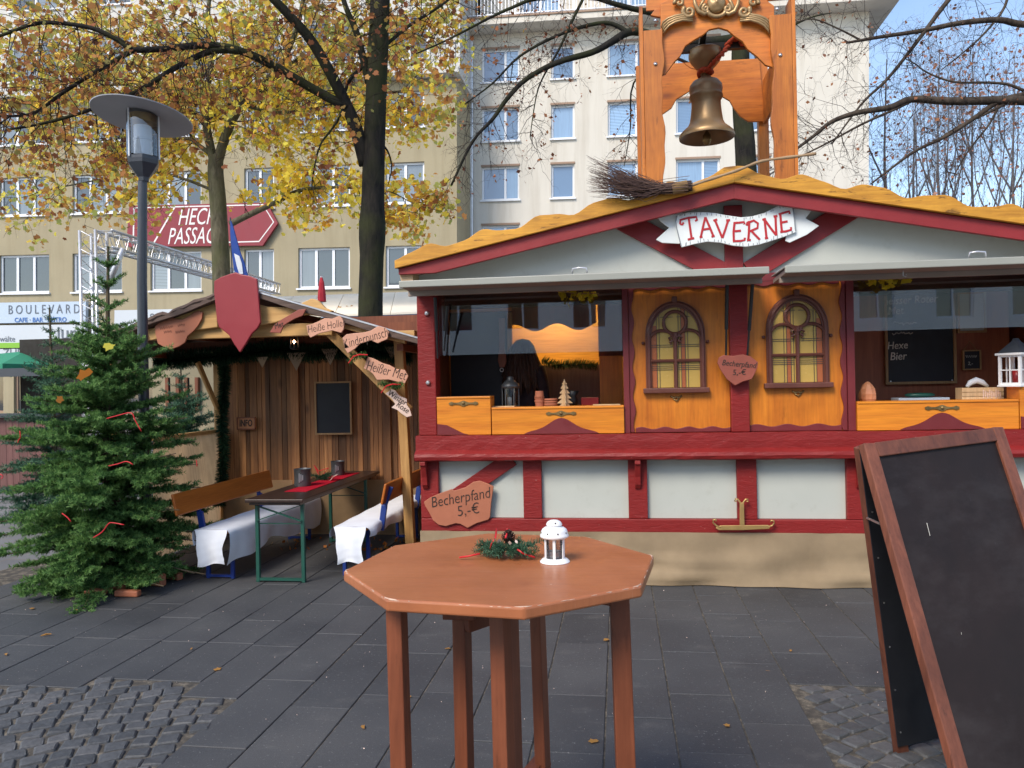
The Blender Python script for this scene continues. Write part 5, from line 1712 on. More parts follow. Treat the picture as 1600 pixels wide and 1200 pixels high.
# broom lying on the roof edge
BY = 5.93
bm = thing('broom', 'besom broom of dark twigs lying on the yellow roof edge', 'broom', tuple(P(1060, 292, BY)))
h = smooth_path([P(u, v, BY - .01) for u, v in ((1040, 297), (1075, 291), (1110, 280), (1150, 267), (1190, 252), (1240, 245), (1275, 240))], 4)
MB().tube(h, [.011 + .002 * math.sin(i * 1.7) for i in range(len(h))], 7).build('handle', M['stick'], bm, smooth=True)
tw = MB()
root = P(1052, 293, BY); 
for k in range(420):
    a = random.gauss(0, 1); b = random.gauss(0, 1)
    s0 = P(1078 + random.uniform(-6, 4), 291, BY) + Vector((0, b * .018, a * .018))
    u1 = random.uniform(915, 985); v1 = 285 + random.uniform(-1, 1) * 20 - (985 - u1) * random.uniform(-.15, .45)
    e = P(u1, v1, BY + random.gauss(-.02, .05))
    m1 = P(1040, 294, BY) + Vector((0, b * .016, a * .016)); m2 = m1.lerp(e, .5) + Vector((0, random.gauss(0, .012), -.035 + random.gauss(0, .022)))
    tw.tube([s0, m1, m1.lerp(m2, .6) + Vector((0, 0, random.gauss(-.004, .006))), m2, m2.lerp(e, .6) + Vector((0, 0, random.gauss(0, .012))), e], [.0026, .0026, .0024, .002, .0016, .0007], 3, False)
tw.build('bristles', M['twig'], bm)
a, b = P(1050, 296, BY), P(1074, 290, BY)
MB().tube([a, a.lerp(b, .33), a.lerp(b, .66), b], [.042, .044, .044, .042], 14).build('binding', M['twine'], bm, smooth=True, auto=50)

# bell tower
tow = thing('bell_tower', 'orange wooden bell tower with carved ornament on the stall roof', 'tower', (.79, 6.9, 2.9))
tz = lambda u, v, Y: P(u, v, Y)
xa0, xa1 = P(1007, 150, 6.3).x, P(1036, 150, 6.3).x
xb0, xb1 = P(1206, 150, 6.3).x, P(1238, 150, 6.3).x
YB = 7.45


def wavy_post(x0, x1, y0, y1, z0, z1, side, name='post', mat='tower'):
    """board whose inner edge is waney"""
    k = 30; ed_ = []
    for i in range(k + 1):
        z = z0 + (z1 - z0) * i / k; ed_.append(((.010 * math.sin(z * 9 + x0 * 5) + .006 * math.sin(z * 23)), z))
    if side > 0: poly = [(x0, z0)] + [(x1 + w_, z) for w_, z in ed_] + [(x0, z1)]
    else: poly = [(x1, z0), (x1, z1)] + [(x0 - w_, z) for w_, z in reversed(ed_)]
    return MB().prism(poly, y0, y1).build(name, M[mat], tow, bev=.004)


zb_ = 2.95
wavy_post(xa0, xa1, 6.27, 6.32, zb_, 4.42, 1); wavy_post(xb0, xb1, 6.27, 6.32, zb_ - .1, 4.46, -1)
MB().box(xa0 - .03, xa0 - .002, 6.275, 6.50, zb_, 4.62).build('side_board', M['tower'], tow, bev=.004)
MB().box(xb1 + .002, xb1 + .03, 6.275, 6.50, zb_ - .1, 4.62).build('side_board', M['tower'], tow, bev=.004)
MB().box(xa0 - .03, xa0 + .06, YB - .05, YB + .05, zb_, 4.6).build('rear_post', M['tower'], tow, bev=.004)
MB().box(xb1 - .06, xb1 + .03, YB - .05, YB + .05, zb_ - .1, 4.6).build('rear_post', M['tower'], tow, bev=.004)
cv = lambda x, y: (980 + x / 5.714, y / 5.714)
ap = [(300, 90), (298, 665), (345, 650), (420, 545), (475, 490), (520, 400), (600, 345), (680, 300), (735, 252), (820, 235), (900, 258), (960, 310), (1035, 360), (1080, 430), (1165, 495), (1240, 570), (1318, 595), (1318, 40), (1180, -60), (1090, -200), (800, -260), (500, -200), (410, -40), (300, 20)]
MB().prism(pxz(ap, 6.3, cv), 6.322, 6.352).build('arch_board', M['tower_x'], tow, bev=.004)
shd = [(210, 108), (258, 45), (330, 38), (392, 20), (470, -40), (470, 60), (300, 125)]
MB().prism(pxz(shd, 6.3, cv), 6.355, 6.385).build('shoulder_board', M['tower_x'], tow, bev=.004)
rp = [(250, 575), (1180, 520), (1230, 1085), (1080, 1085), (1010, 1040), (950, 965), (915, 900), (850, 862), (700, 800), (560, 812), (440, 885), (395, 965), (300, 1030), (200, 1060)]
MB().prism(pxz(rp, YB - .08, cv), YB - .08, YB - .052).build('arch_board', M['tower_x'], tow, bev=.004)
for x0, x1 in ((xa0 + .002, xa0 + .03), (xb1 - .03, xb1 - .002)):
    MB().box(x0, x1, 6.51, YB - .1, 3.95, 4.35).build('side_rail', M['tower_x'], tow, bev=.004)
MB().beam((xa0, 6.86, 4.49), (xb1, 6.86, 4.49), .05, .06).build('cross_beam', M['iron'], tow)
MB().beam((.76, 6.40, 4.545), (.80, 7.4, 4.545), .05, .05).build('cross_beam', M['iron'], tow)
MB().box(xa0 + .03, xb1 - .03, 6.358, 6.376, 4.62, 4.97).build('head_board', M['tower_x'], tow)
for u, v in ((1024, 32), (1024, 100), (1214, 14), (1219, 86)):
    c = P(u, v, 6.27); mb = MB().lathe([(.016, 0), (.014, .008), (.0, .012)], (0, 0, 0), 10); mb.v = [(c.x + a, 6.269 - z, c.z + b) for a, b, z in mb.v]
    mb.build('bolt', M['chrome'], tow, smooth=True)
# carved ornament: face, scrolls, feathered ends
orn = MB(); OY = 6.300
cvp = lambda x, y, dy=0: Vector((P(980 + x / 5.714, y / 5.714, OY).x, OY - dy, P(980 + x / 5.714, y / 5.714, OY).z))


def spiral(c, r0, r1, turns, a0, sgn, rad0, rad1, dy=.012, n_=26):
    pts_, rr = [], []
    for i in range(n_ + 1):
        t = i / n_; r = r0 + (r1 - r0) * t; a = a0 + sgn * turns * 2 * PI * t
        pts_.append(cvp(c[0] + r * math.cos(a), c[1] - r * math.sin(a), dy)); rr.append(rad0 + (rad1 - rad0) * t)
    orn.tube(pts_, rr, 8)


face = MB()
fc = cvp(795, 30)
nv, nu = 30, 40
vs, fs = [], []
for j in range(nv + 1):
    th = PI * j / nv
    for i in range(nu):
        ph = 2 * PI * i / nu
        x, y, z = math.sin(th) * math.cos(ph), math.sin(th) * math.sin(ph), math.cos(th)
        r = 1.0
        if y < -.2:
            r += .34 * math.exp(-((x / .13) ** 2 + ((z + .08) / .20) ** 2))          # nose
            r -= .22 * math.exp(-(((abs(x) - .36) / .15) ** 2 + ((z - .16) / .11) ** 2))
            r += .12 * math.exp(-(((abs(x) - .34) / .24) ** 2 + ((z - .36) / .07) ** 2))   # eyes
            r += .08 * math.exp(-(((abs(x) - .42) / .2) ** 2 + ((z + .28) / .2) ** 2))     # cheeks
            r += .08 * math.exp(-((x / .25) ** 2 + ((z + .45) / .07) ** 2)) - .07 * math.exp(-((x / .28) ** 2 + ((z + .53) / .04) ** 2))
            r += .08 * math.exp(-((x / .22) ** 2 + ((z + .78) / .14) ** 2))
        vs.append((fc.x + .074 * x * (1 + (r - 1) * .3), OY + .045 * y * r, fc.z + .084 * z * (1 + (r - 1) * .3)))
for j in range(nv):
    for i in range(nu): fs.append((j * nu + i, (j + 1) * nu + i, (j + 1) * nu + (i + 1) % nu, j * nu + (i + 1) % nu))
face.add(vs, fs)
car = thing('carved_ornament', 'gilded carved mask with scrolls on the bell tower arch', 'carving', tuple(fc))
face.build('mask', M['carving'], car, smooth=True)
for s in (-1, 1):
    X = lambda x: 795 + s * x
    spiral((X(95), 85), 34, 4, 1.4, PI / 2, -s, .016, .012, .014)
    orn.tube([cvp(X(60), 110, .01), cvp(X(110), 135, .012), cvp(X(160), 110, .014), cvp(X(190), 50, .014), cvp(X(205), -30, .012)], [.014, .018, .018, .016, .012], 8)
    orn.tube([cvp(X(100), -10, .01), cvp(X(130), 30, .014), cvp(X(150), 75, .014), cvp(X(140), 110, .012)], [.01, .013, .013, .01], 8)
    spiral((X(245), 115), 58, 5, 1.5, PI * .25 if s > 0 else PI * .75, -s, .019, .013, .016)
    for k, (dx, dy_) in enumerate(((0, -14), (14, 12), (26, 38), (34, 66))):
        orn.tube([cvp(X(215 - dx * .2), 150 + dy_ * .7, .008 + .002 * k), cvp(X(300), 150 + dy_ * .6, .02), cvp(X(370), 165 + dy_ * .7, .022), cvp(X(430 - k * 3), 185 + dy_ * .8, .018), cvp(X(475 - k * 6), 215 + dy_ * .9, .012), cvp(X(492 - k * 6), 262 + dy_ * .7, .006)],
                 [.009, .0125, .0125, .011, .009, .005], 7)
    spiral((X(330), 30), 46, 6, 1.2, -PI * .1 if s > 0 else PI * 1.1, s, .016, .012, .012)
orn.tube([cvp(795 + 90 * math.sin(t), 78 + 78 * math.cos(t), .012) for t in [(-1.2 + 2.4 * i / 12) for i in range(13)]], .018, 8)
orn.build('scrollwork', M['carving'], car, smooth=True)

# bell
BX, BYY = P(1103, 150, 6.87).x, 6.87
bz = lambda v: P(1103, v, BYY).z
pxm = 6.72 / 1200
bell = thing('bell', 'bronze bell with turned yoke hanging in the wooden tower', 'bell', (BX, BYY, bz(216)))
prof = [(42, 216), (42.5, 213), (41, 209), (36, 204), (29, 198), (25.5, 191), (23.5, 178), (22.3, 166), (22.3, 158), (24.5, 155), (25.8, 152), (25.2, 149), (24.4, 147), (25.5, 141), (24.6, 134), (20, 128), (12, 124), (8, 121), (6, 117), (0.5, 116)]
inner = [(40, 216), (30, 208), (22, 196), (20, 170), (18, 150), (.5, 140)]
MB().lathe([(r * pxm, bz(v)) for r, v in inner[::-1]] + [(r * pxm, bz(v)) for r, v in prof], (BX, BYY, 0), 40, cap=False).build('body', M['bronze'], bell, smooth=True, auto=50)
MB().lathe([(r * pxm, bz(v)) for r, v in ((8, 117), (12, 108), (17, 103), (22, 97), (25, 91), (25.5, 86), (24, 82), (25, 80), (22, 78), (.5, 77))], (BX, BYY, 0), 32).build('yoke', M['bronze'], bell, smooth=True, auto=50)
MB().lathe([(r * pxm, bz(v)) for r, v in ((1.5, 145), (1.5, 205), (6, 212), (7, 220), (4, 226), (.5, 228))], (BX, BYY, 0), 14).build('clapper', M['old_brass'], bell, smooth=True)
MB().tube([(BX, BYY, bz(80)), (BX, BYY, 4.48)], .02, 8).build('hanger', M['iron'], bell)
rp = MB()
def rope(pts_, r=.012):
    pa = smooth_path(pts_, 6)
    for ph in (0, PI):
        q_ = []
        for i, p_ in enumerate(pa):
            a = i * .9 + ph; q_.append(p_ + Vector((math.cos(a) * r * .6, math.sin(a) * r * .6, math.cos(a + 1) * r * .5)))
        rp.tube(q_, r * .75, 5)
rope([Vector((BX + .02, BYY - .06, bz(112))), Vector((BX + .07, BYY - .10, bz(104))), Vector((BX + .14, BYY - .08, bz(92))), Vector((BX + .19, BYY - .03, bz(78))), Vector((BX + .26, BYY, bz(72))), Vector((BX + .42, BYY, bz(74)))], .02)
rope([Vector((BX + .18, BYY - .02, bz(76))), Vector((BX + .26, BYY - .06, bz(68))), Vector((BX + .34, BYY - .02, bz(78))), Vector((BX + .42, BYY + .03, bz(70)))], .024)
rope([Vector((BX + .05 * math.cos(t), BYY + .06 * math.sin(t), bz(114) + .012 * math.sin(2 * t))) for t in [2 * PI * i / 8 for i in range(9)]], .02)
rp.tube(smooth_path([Vector((BX - .05, BYY - .05, bz(112))), Vector((BX - .15, BYY - .1, bz(110))), Vector((BX - .28, BYY - .2, bz(94)))], 5), .003, 4)
tag(rp.build('rope', M['rope'], None, smooth=True), 'orange rope knotted round the neck of the bell', 'rope')


# ---- hanging boards on the stall
def wood_sign(name, lab, pts, conv, Y, th, mat, cat='sign', bev=.004):
    q = pxz(pts, Y, conv)
    c = Vector((sum(a for a, b in q) / len(q), Y, sum(b for a, b in q) / len(q)))
    t = thing(name, lab, cat, tuple(c))
    MB().prism(q, Y - th, Y).build('board', M[mat], t, bev=bev)
    return t


cv2 = lambda x, y: (640 + x / 4, 680 + y / 4)
s = wood_sign('deposit_sign', 'large ragged brown board reading Becherpfand 5 euro at lower left', [(92, 415), (130, 388), (190, 362), (265, 335), (280, 345), (350, 325), (400, 290), (440, 283), (490, 300), (527, 318), (512, 420), (505, 510), (495, 525), (420, 548), (365, 577), (320, 552), (290, 548), (230, 566), (185, 558), (150, 530), (125, 480), (100, 440)], cv2, FY - .052, .02, 'terracotta_sign')
yy = FY - .0745
put_text('Becherpfand', P(*cv2(315, 392), yy), .125, M['ink'], s, .17, .2, .80, offset=-.0015)
put_text('5,-€', P(*cv2(365, 468), yy), .12, M['ink'], s, .16, .1, .95, offset=-.0015)
cv3 = lambda x, y: (960 + x / 4, 420 + y / 4)
s = wood_sign('deposit_sign', 'small heart shaped Becherpfand board on the centre post', [(650, 555), (680, 540), (740, 545), (800, 535), (850, 548), (895, 585), (890, 620), (870, 665), (855, 690), (800, 705), (752, 730), (700, 690), (660, 630), (642, 590)], cv3, FY - .115, .022, 'redbrown_sign')
put_text('Becherpfand', P(*cv3(778, 596), FY - .1385), .062, M['ink'], s, -.12, .2, .82); put_text('5,-€', P(*cv3(780, 648), FY - .1385), .06, M['ink'], s, 0, .1)
# brass ornament over the base rail
cv4 = lambda x, y: (1040 + x / 4, 660 + y / 4)
bo = thing('brass_ornament', 'brass sled shaped ornament with curled ends on the base rail', 'ornament', tuple(P(*cv4(485, 640), FY - .06)))
Yo = FY - .085
MB().prism(pxz([(320, 650), (345, 643), (640, 640), (655, 650), (645, 664), (480, 672), (330, 672), (312, 660)], Yo, cv4), Yo - .01, Yo).build('runner', M['brass'], bo, bev=.003)
mb = MB()
for pts_ in ([(345, 655), (315, 645), (296, 625), (298, 608), (312, 606), (316, 618)], [(640, 652), (665, 645), (678, 630), (674, 614), (660, 612), (656, 624)],
             [(476, 515), (462, 495), (450, 480), (436, 478), (432, 490), (442, 494)], [(476, 515), (490, 494), (500, 480), (514, 480), (516, 492), (506, 494)]):
    mb.tube([P(*cv4(*q_), Yo - .005) for q_ in pts_], .007, 6)
mb.build('curl', M['brass'], bo, smooth=True)
MB().prism(pxz([(462, 500), (488, 500), (492, 642), (462, 642)], Yo, cv4), Yo - .012, Yo - .001).build('upright', M['brass'], bo, bev=.003)


# ================================================================== WOODEN HUT
HX0, HX1, HYF, HYB = -4.42, -1.94, 6.72, 8.02
hut = thing('wooden_hut', 'open timber hut with plank back wall and waney gable boards', 'hut', (-3.45, 7.35, 0))
rz = 2.60
hx = -3.45
# plank wall
x = -4.36
while x < -1.75:
    w = random.choice((.034, .038, .042, .045, .05, .055, .085))
    MB().box(x, x + w - .004, HYB - random.uniform(.0, .014), HYB + .02, .56, 2.25).build('plank', M['plank'], hut)
    x += w
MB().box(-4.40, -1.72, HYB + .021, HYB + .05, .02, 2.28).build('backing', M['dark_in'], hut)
for x in (-3.55, -2.52): MB().box(x, x + .09, HYB - .05, HYB - .016, .5, 1.95).build('stud', M['plank'], hut, bev=.004)
# burlap round the foot of the walls
def cloth_wall(name, a, b, z0, z1, mat, amp=.012):
    a, b = Vector(a), Vector(b); d = b - a; nn = Vector((-d.y, d.x, 0)).normalized()
    mb = MB(); n1, n2 = 50, 10; vs, fs = [], []
    for i in range(n1 + 1):
        for j in range(n2 + 1):
            t, s_ = i / n1, j / n2
            vs.append(a + d * t + nn * (amp * math.sin(t * 19 + s_ * 3) * math.sin(s_ * 2.6 + t * 5)) + Vector((0, 0, z0 + (z1 - z0) * s_)))
    for i in range(n1):
        for j in range(n2):
            q_ = i * (n2 + 1) + j; fs.append((q_, q_ + 1, q_ + n2 + 2, q_ + n2 + 1))
    mb.add(vs, fs); return mb.build(name, mat, hut, smooth=True)


cloth_wall('burlap_sheet', (-4.36, HYB - .035, 0), (-1.75, HYB - .035, 0), .01, .60, M['burlap_hut'])
cloth_wall('burlap_sheet', (-4.385, 6.75, 0), (-4.385, HYB - .02, 0), .01, 1.13, M['burlap_hut'])
MB().box(-4.42, -4.36, 6.72, HYB, 1.13, 1.165).build('side_rail', M['pine_x'], hut)
# posts
pt_ = P(637, 860, 7.0); pb = P(620, 540, 6.85)
MB().beam((-1.955, 7.0, 0), (-2.01, 6.92, 2.04), .085, .085, (0, 1, 0)).build('post', M['pine'], hut, bev=.006)
MB().beam((-1.80, 7.5, 0), (-1.86, 7.45, 2.04), .07, .07, (0, 1, 0)).build('post', M['pine'], hut, bev=.006)
MB().beam((-4.40, HYB - .02, 0), (-4.40, HYB - .02, 2.1), .08, .08, (0, 1, 0)).build('post', M['pine'], hut, bev=.006)
MB().beam((-4.85, 6.80, 0), (-4.85, 6.80, 2.05), .08, .08, (0, 1, 0)).build('post', M['pine'], hut, bev=.006)
a, b = P(308, 568, 7.5), P(349, 660, 7.9)
MB().beam(P(309, 566, 7.55), P(350, 662, 7.9), .035, .05).build('brace', M['pine'], hut, bev=.005)
a, b = P(498, 502, 6.84), P(640, 642, 6.84)
MB().beam(a, b, .09, .04, (0, 1, 0)).build('brace', M['pine'], hut, bev=.006)
# beams
cvh = lambda x, y: (220 + x / 6.667, 420 + y / 6.667)
cvk = lambda x, y: (400 + x / 5.333, 440 + y / 5.333)
MB().box(-4.45, -2.6, HYF + .05, HYF + .12, 2.085, 2.20).build('tie_beam', M['pine_x'], hut, bev=.006)
for z, y in ((2.02, 7.78), (2.12, 7.2)): MB().box(-4.85, -1.85, y, y + .08, z, z + .1).build('purlin', M['brown_wood'], hut)
MB().box(-4.85, -1.85, HYB - .02, HYB + .06, 2.26, 2.36).build('wall_plate', M['brown_wood'], hut)
# waney gable boards
lb_ = pxz([(60, 660), (340, 495), (560, 425), (780, 350), (790, 470), (800, 610), (560, 640), (330, 700), (100, 745)], HYF, cvh)
MB().prism(lb_, HYF, HYF + .045).build('gable_board', M['bark_board'], hut, bev=.008)
rb_ = pxz([(1240, 370), (1320, 395), (1440, 400), (1600, 405), (1700, 350), (1790, 310), (1850, 330), (1930, 410), (2010, 440), (1900, 500), (1750, 480), (1600, 490), (1420, 560), (1250, 590)], HYF, cvh)
MB().prism(rb_, HYF - .02, HYF + .03).build('gable_board', M['bark_board'], hut, bev=.008)
rb2 = pxz([(560, 300), (640, 335), (760, 360), (900, 385), (1020, 405), (1110, 440), (1250, 470), (1250, 520), (1110, 485), (940, 445), (780, 405), (640, 360)], HYF, cvk)
MB().prism(rb2, HYF - .02, HYF + .03).build('gable_board', M['bark_board'], hut, bev=.006)
# roof: two slopes with boarded edge
for s_, (ue, ve) in ((-1, (128, 540)), (1, (656, 530))):
    e = P(ue, ve, HYF - .05); r_ = P(372, 449, HYF - .05)
    r_.x = hx; 
    mb = MB()
    vs = [(r_.x, HYF - .06, r_.z - .05), (e.x, HYF - .06, e.z - .05), (e.x, 8.4, e.z - .05), (r_.x, 8.4, r_.z - .05),
          (r_.x, HYF - .06, r_.z), (e.x, HYF - .06, e.z), (e.x, 8.4, e.z), (r_.x, 8.4, r_.z)]
    fsx = [(0, 3, 2, 1), (4, 5, 6, 7), (0, 1, 5, 4), (1, 2, 6, 5), (2, 3, 7, 6), (3, 0, 4, 7)]
    mb.add(vs, fsx if s_ > 0 else [f[::-1] for f in fsx]); mb.build('roof', M['dark_roof'], hut)
    mb = MB()
    k = 24; pl, pu = [], []
    for i in range(k + 1):
        t = i / k; x_ = r_.x + (e.x - r_.x) * t; z_ = r_.z + (e.z - r_.z) * t
        pl.append((x_, z_ - .048 + .007 * math.sin(t * 14) - .004)); pu.append((x_, z_ - .003))
    MB().prism(pu + pl[::-1], HYF - .085, HYF - .062).build('rake_board', M['dark_roof'], hut, bev=.004)
    if s_ < 0: mb = MB(); mb.tube([(r_.x + (e.x - r_.x) * i / 30, HYF - .07 + random.gauss(0, .006), r_.z + (e.z - r_.z) * i / 30 + random.gauss(.0, .008)) for i in range(31)], [random.uniform(.016, .028) for i in range(31)], 7); mb.build('bark_edge', M['dark_roof'], hut); mb = None
    if s_ > 0: mb = MB(); mb.beam((r_.x, HYF - .075, r_.z + .008), (e.x, HYF - .075, e.z + .008), .03, .014, (0, 0, 1)); mb.build('edge_strip', M['aluminium'], hut)
    for i in range(3):
        t = (i + .6) / 3; x_ = r_.x + (e.x - r_.x) * t; z_ = r_.z + (e.z - r_.z) * t - .10
        MB().box(x_ - .03, x_ + .03, HYF + .1, 8.3, z_ - .06, z_).build('rafter', M['brown_wood'], hut)
MB().box(-2.05, -1.80, HYF - .03, 7.0, 2.02, 2.10).build('eave_beam', M['pine_x'], hut, bev=.006)
# cream pennants
M['pennant'] = burlap('pale burlap', (.62, .50, .36))
for k, (u, v, sc_) in enumerate(((410, 560, .6), (463, 557, 1.0), (516, 550, .9), (612, 545, .7))):
    c = P(u, v + 3, 7.68); w = .105 * sc_
    pn = MB().prism([(c.x - w, c.z + .06 * sc_), (c.x + w, c.z + .06 * sc_), (c.x, c.z - .13 * sc_)], 7.675, 7.68).build('pennant', M['pennant'], None)
    tag(pn, ['small folded burlap pennant leftmost on the hut back wall', 'large burlap pennant left of the hut blackboard', 'burlap pennant right above the hut blackboard', 'burlap pennant beside the right hut post'][k], 'pennant', 'pennants along the hut back wall')
gl = thing('fir_garland', 'dark fir garland along the top of the hut and down its left post', 'garland', (-4.3, 7.8, 1.9))
garland('strand', [P(240, 566, 7.72), P(300, 560, 7.72), P(345, 556, 7.72), P(400, 550, 7.72), P(440, 546, 7.72), P(490, 552, 7.72), P(560, 546, 7.72), P(640, 556, 7.72)], .11, M['needle_dark'], gl, 3600, .007)
garland('strand', [P(349, 560, 7.85), P(351, 600, 7.85), P(347, 650, 7.85), P(350, 700, 7.85), P(347, 745, 7.85), P(342, 790, 7.85)], .075, M['needle_dark'], gl, 3400, .007)
# INFO plate and blackboard on the planks
ip = thing('info_sign', 'small carved INFO plate on the plank wall', 'sign', tuple(P(386, 661, 7.96)))
a, b = P(371, 652, 7.97), P(400, 671, 7.97)
MB().box(a.x, b.x, 7.955, 7.985, b.z, a.z).build('plate', paint('carved plate wood', (.46, .19, .075), .6, .12, 5, .1, 30), ip, bev=.003)
fr = MB()
fr.box(a.x, b.x, 7.95, 7.9545, a.z - .012, a.z).box(a.x, b.x, 7.95, 7.9545, b.z, b.z + .012).box(a.x, a.x + .01, 7.95, 7.9545, b.z + .012, a.z - .012).box(b.x - .01, b.x, 7.95, 7.9545, b.z + .012, a.z - .012)
fr.build('rim', M['brown_wood'], ip)
put_text('INFO', Vector(((a.x + b.x) / 2, 7.9525, (a.z + b.z) / 2)), .105, M['ink'], ip, xs=.62, offset=.002)
board('blackboard', 'empty framed blackboard on the plank wall of the hut', 492, 596, 551, 679, 7.95, .018, M['slate'])
# lantern with a lit bulb
lq = P(460, 534, 7.2)
hlamp = thing('hanging_lantern', 'small dark lantern with glowing bulb under the hut roof', 'lantern', (lq.x, 7.2, lq.z))
MB().lathe([(.05, .06), (.02, .085), (.0, .09)], (0, 0, 0), 6).build('cap', M['iron'], hlamp, local=True)
MB().lathe([(.045, -.075), (.048, -.06)], (0, 0, 0), 6).build('base', M['iron'], hlamp, local=True)
for k in range(6):
    MB().box(-.004, .004, -.004, .004, -.062, .062).build('bar', M['iron'], hlamp, local=True).location = (.045 * math.cos(k * PI / 3), .045 * math.sin(k * PI / 3), 0)
MB().lathe([(.003, -.02), (.013, -.005), (.013, .008), (.003, .018)], (0, 0, 0), 10).build('bulb', emit('warm bulb', (1, .5, .25), 12), hlamp, True, local=True)
MB().tube([(0, 0, .088), (0, 0, .19)], .003, 4).build('hanger', M['iron'], hlamp, local=True)

# shield
SHY = HYF - .10
q_ = pxz([(780, 130), (850, 90), (950, 55), (1005, 40), (1060, 62), (1150, 78), (1225, 110), (1236, 240), (1250, 420), (1262, 560), (1230, 620), (1170, 680), (1110, 780), (1048, 875), (990, 790), (930, 690), (830, 610), (808, 540), (795, 400), (778, 250)], SHY, cvh)
sh = thing('shield', 'plain dark red wooden shield on the gable of the hut', 'shield', (-3.45, SHY, 2.3))
MB().prism(q_, SHY - .03, SHY).build('shield_board', M['shield'], sh, bev=.008)
# drink boards
s = wood_sign('drink_sign', 'wide worn brown drink board at the left end of the hut gable', [(160, 600), (240, 530), (330, 500), (380, 525), (440, 530), (520, 490), (570, 450), (610, 437), (655, 455), (648, 520), (610, 590), (560, 650), (500, 700), (470, 770), (410, 810), (330, 838), (270, 825), (190, 780), (165, 680)], cvh, HYF - .01, .02, 'terracotta_sign')
sc = MB(); Ys = HYF - .0315
M['faint_ink'] = paint('faded ink', (.16, .055, .035), .7, 0, 1, 0)
for (x0_, x1_, y_) in ((200, 345, 620), (385, 470, 590), (240, 330, 660), (360, 470, 660)):
    pts_ = []
    for i in range(int((x1_ - x0_) / 9)): pts_.append((x0_ + i * 9, y_ - i * 1.2 + (16 if i % 2 else -16) * random.uniform(.4, 1)))
    sc = MB(); ribbon_line(sc, pxz(pts_, Ys, cvh), .006, Ys - .0012, Ys); sc.build('faded_writing', M['faint_ink'], s)
s = wood_sign('drink_sign', 'small slanting red brown board right of the shield', [(120, 425), (160, 360), (230, 310), (300, 270), (360, 235), (425, 228), (395, 285), (330, 310), (270, 345), (235, 370), (210, 430)], cvk, HYF - .095, .018, 'redbrown_sign')
put_text('Met', P(*cvk(190, 365), HYF - .1145), .07, M['ink'], s, .3, .1, .8)
s = wood_sign('drink_sign', 'pinkish Heisse Holler board hanging right of the lantern', [(425, 365), (470, 355), (530, 330), (580, 305), (640, 310), (700, 285), (725, 310), (742, 350), (735, 400), (715, 428), (640, 408), (590, 420), (540, 430), (460, 468), (440, 440)], cvk, HYF - .095, .018, 'pink_sign')
put_text('Heiße Holler', P(*cvk(585, 372), HYF - .1145), .098, M['ink'], s, .16, .15, .70, offset=-.0022)
s = wood_sign('drink_sign', 'pinkish Kinderpunsch board below the hut eave', [(725, 470), (760, 440), (830, 430), (900, 425), (960, 410), (1020, 372), (1080, 385), (1112, 420), (1100, 480), (1050, 500), (1020, 515), (960, 490), (870, 520), (830, 560), (770, 598), (745, 560)], cvk, HYF - .10, .018, 'pink_sign')
put_text('Kinderpunsch', P(*cvk(912, 474), HYF - .1195), .12, M['ink'], s, .24, .15, .64, offset=-.0022)
cvm = lambda x, y: (440 + x / 6.667, 440 + y / 6.667)
s = wood_sign('drink_sign', 'pinkish Heisser Met board on the brace', [(860, 905), (905, 785), (960, 800), (1060, 850), (1130, 870), (1200, 910), (1290, 920), (1325, 985), (1290, 1060), (1200, 1040), (1120, 1020), (1000, 1025), (960, 965), (920, 930)], cvm, 6.70, .018, 'pink_sign')
put_text('Heißer Met', P(*cvm(1090, 928), 6.6805), .13, M['ink'], s, -.28, .1, .63, offset=-.0022)
cvn = lambda x, y: (440 + x / 6.667, 600 + y / 6.667)
s = wood_sign('drink_sign', 'lowest pale pointed drink board on the hut post', [(1085, 100), (1150, 55), (1190, 70), (1230, 120), (1310, 155), (1312, 220), (1340, 260), (1362, 330), (1310, 347), (1250, 305), (1210, 270), (1150, 245), (1190, 210), (1150, 150)], cvn, 6.72, .018, 'pale_sign')
put_text('Winzer', P(*cvn(1205, 145), 6.7005), .075, M['ink'], s, -.55, .1, .85); put_text('Rose', P(*cvn(1262, 245), 6.7005), .075, M['ink'], s, -.6, .1, .85)
# fir sprigs with ribbons between the boards
for lab, (u, v) in (('fir sprig with red ribbon between Kinderpunsch and Met boards', (560, 557)), ('fir sprig with red ribbon below the Met board', (611, 603))):
    c = P(u, v, 6.64); sg = []; rd_ = random.Random(int(u))
    for k in range(7):
        a = rd_.uniform(-.5, .8) + (PI if k % 2 else 0); L = rd_.uniform(.06, .13)
        d_ = Vector((math.cos(a), rd_.gauss(0, .2), math.sin(a) * .6))
        sg.append((tuple(c), tuple(c + d_ * L)))
    t = thing('fir_sprig', lab, 'decoration', tuple(c))
    np_mesh('needles', needles_on(sg, 700, .035, .005, 0, .4), 4, M['needle'], t)
    MB().tube([c + Vector((-.08, -.04, -.06)), c + Vector((-.03, -.05, .0)), c + Vector((.03, -.05, .015)), c + Vector((.10, -.04, .01))], .006, 5).build('ribbon', M['ribbon'], t)


# ================================================================== BEER TABLE AND BENCHES
tx0, tx1, ty0, ty1, tzp = -3.05, -2.55, 5.92, 7.95, .70
bt = thing('beer_table', 'long dark folding table on green legs in the hut', 'table', (-2.8, 6.9, 0))
MB().box(tx0, tx1, ty0, ty1, tzp - .028, tzp).build('tabletop', M['dark_table'], bt, bev=.005)
MB().box(tx0 + .03, tx1 - .03, ty0 + .02, ty1 - .02, tzp - .05, tzp - .029).build('apron', M['dark_table'], bt)


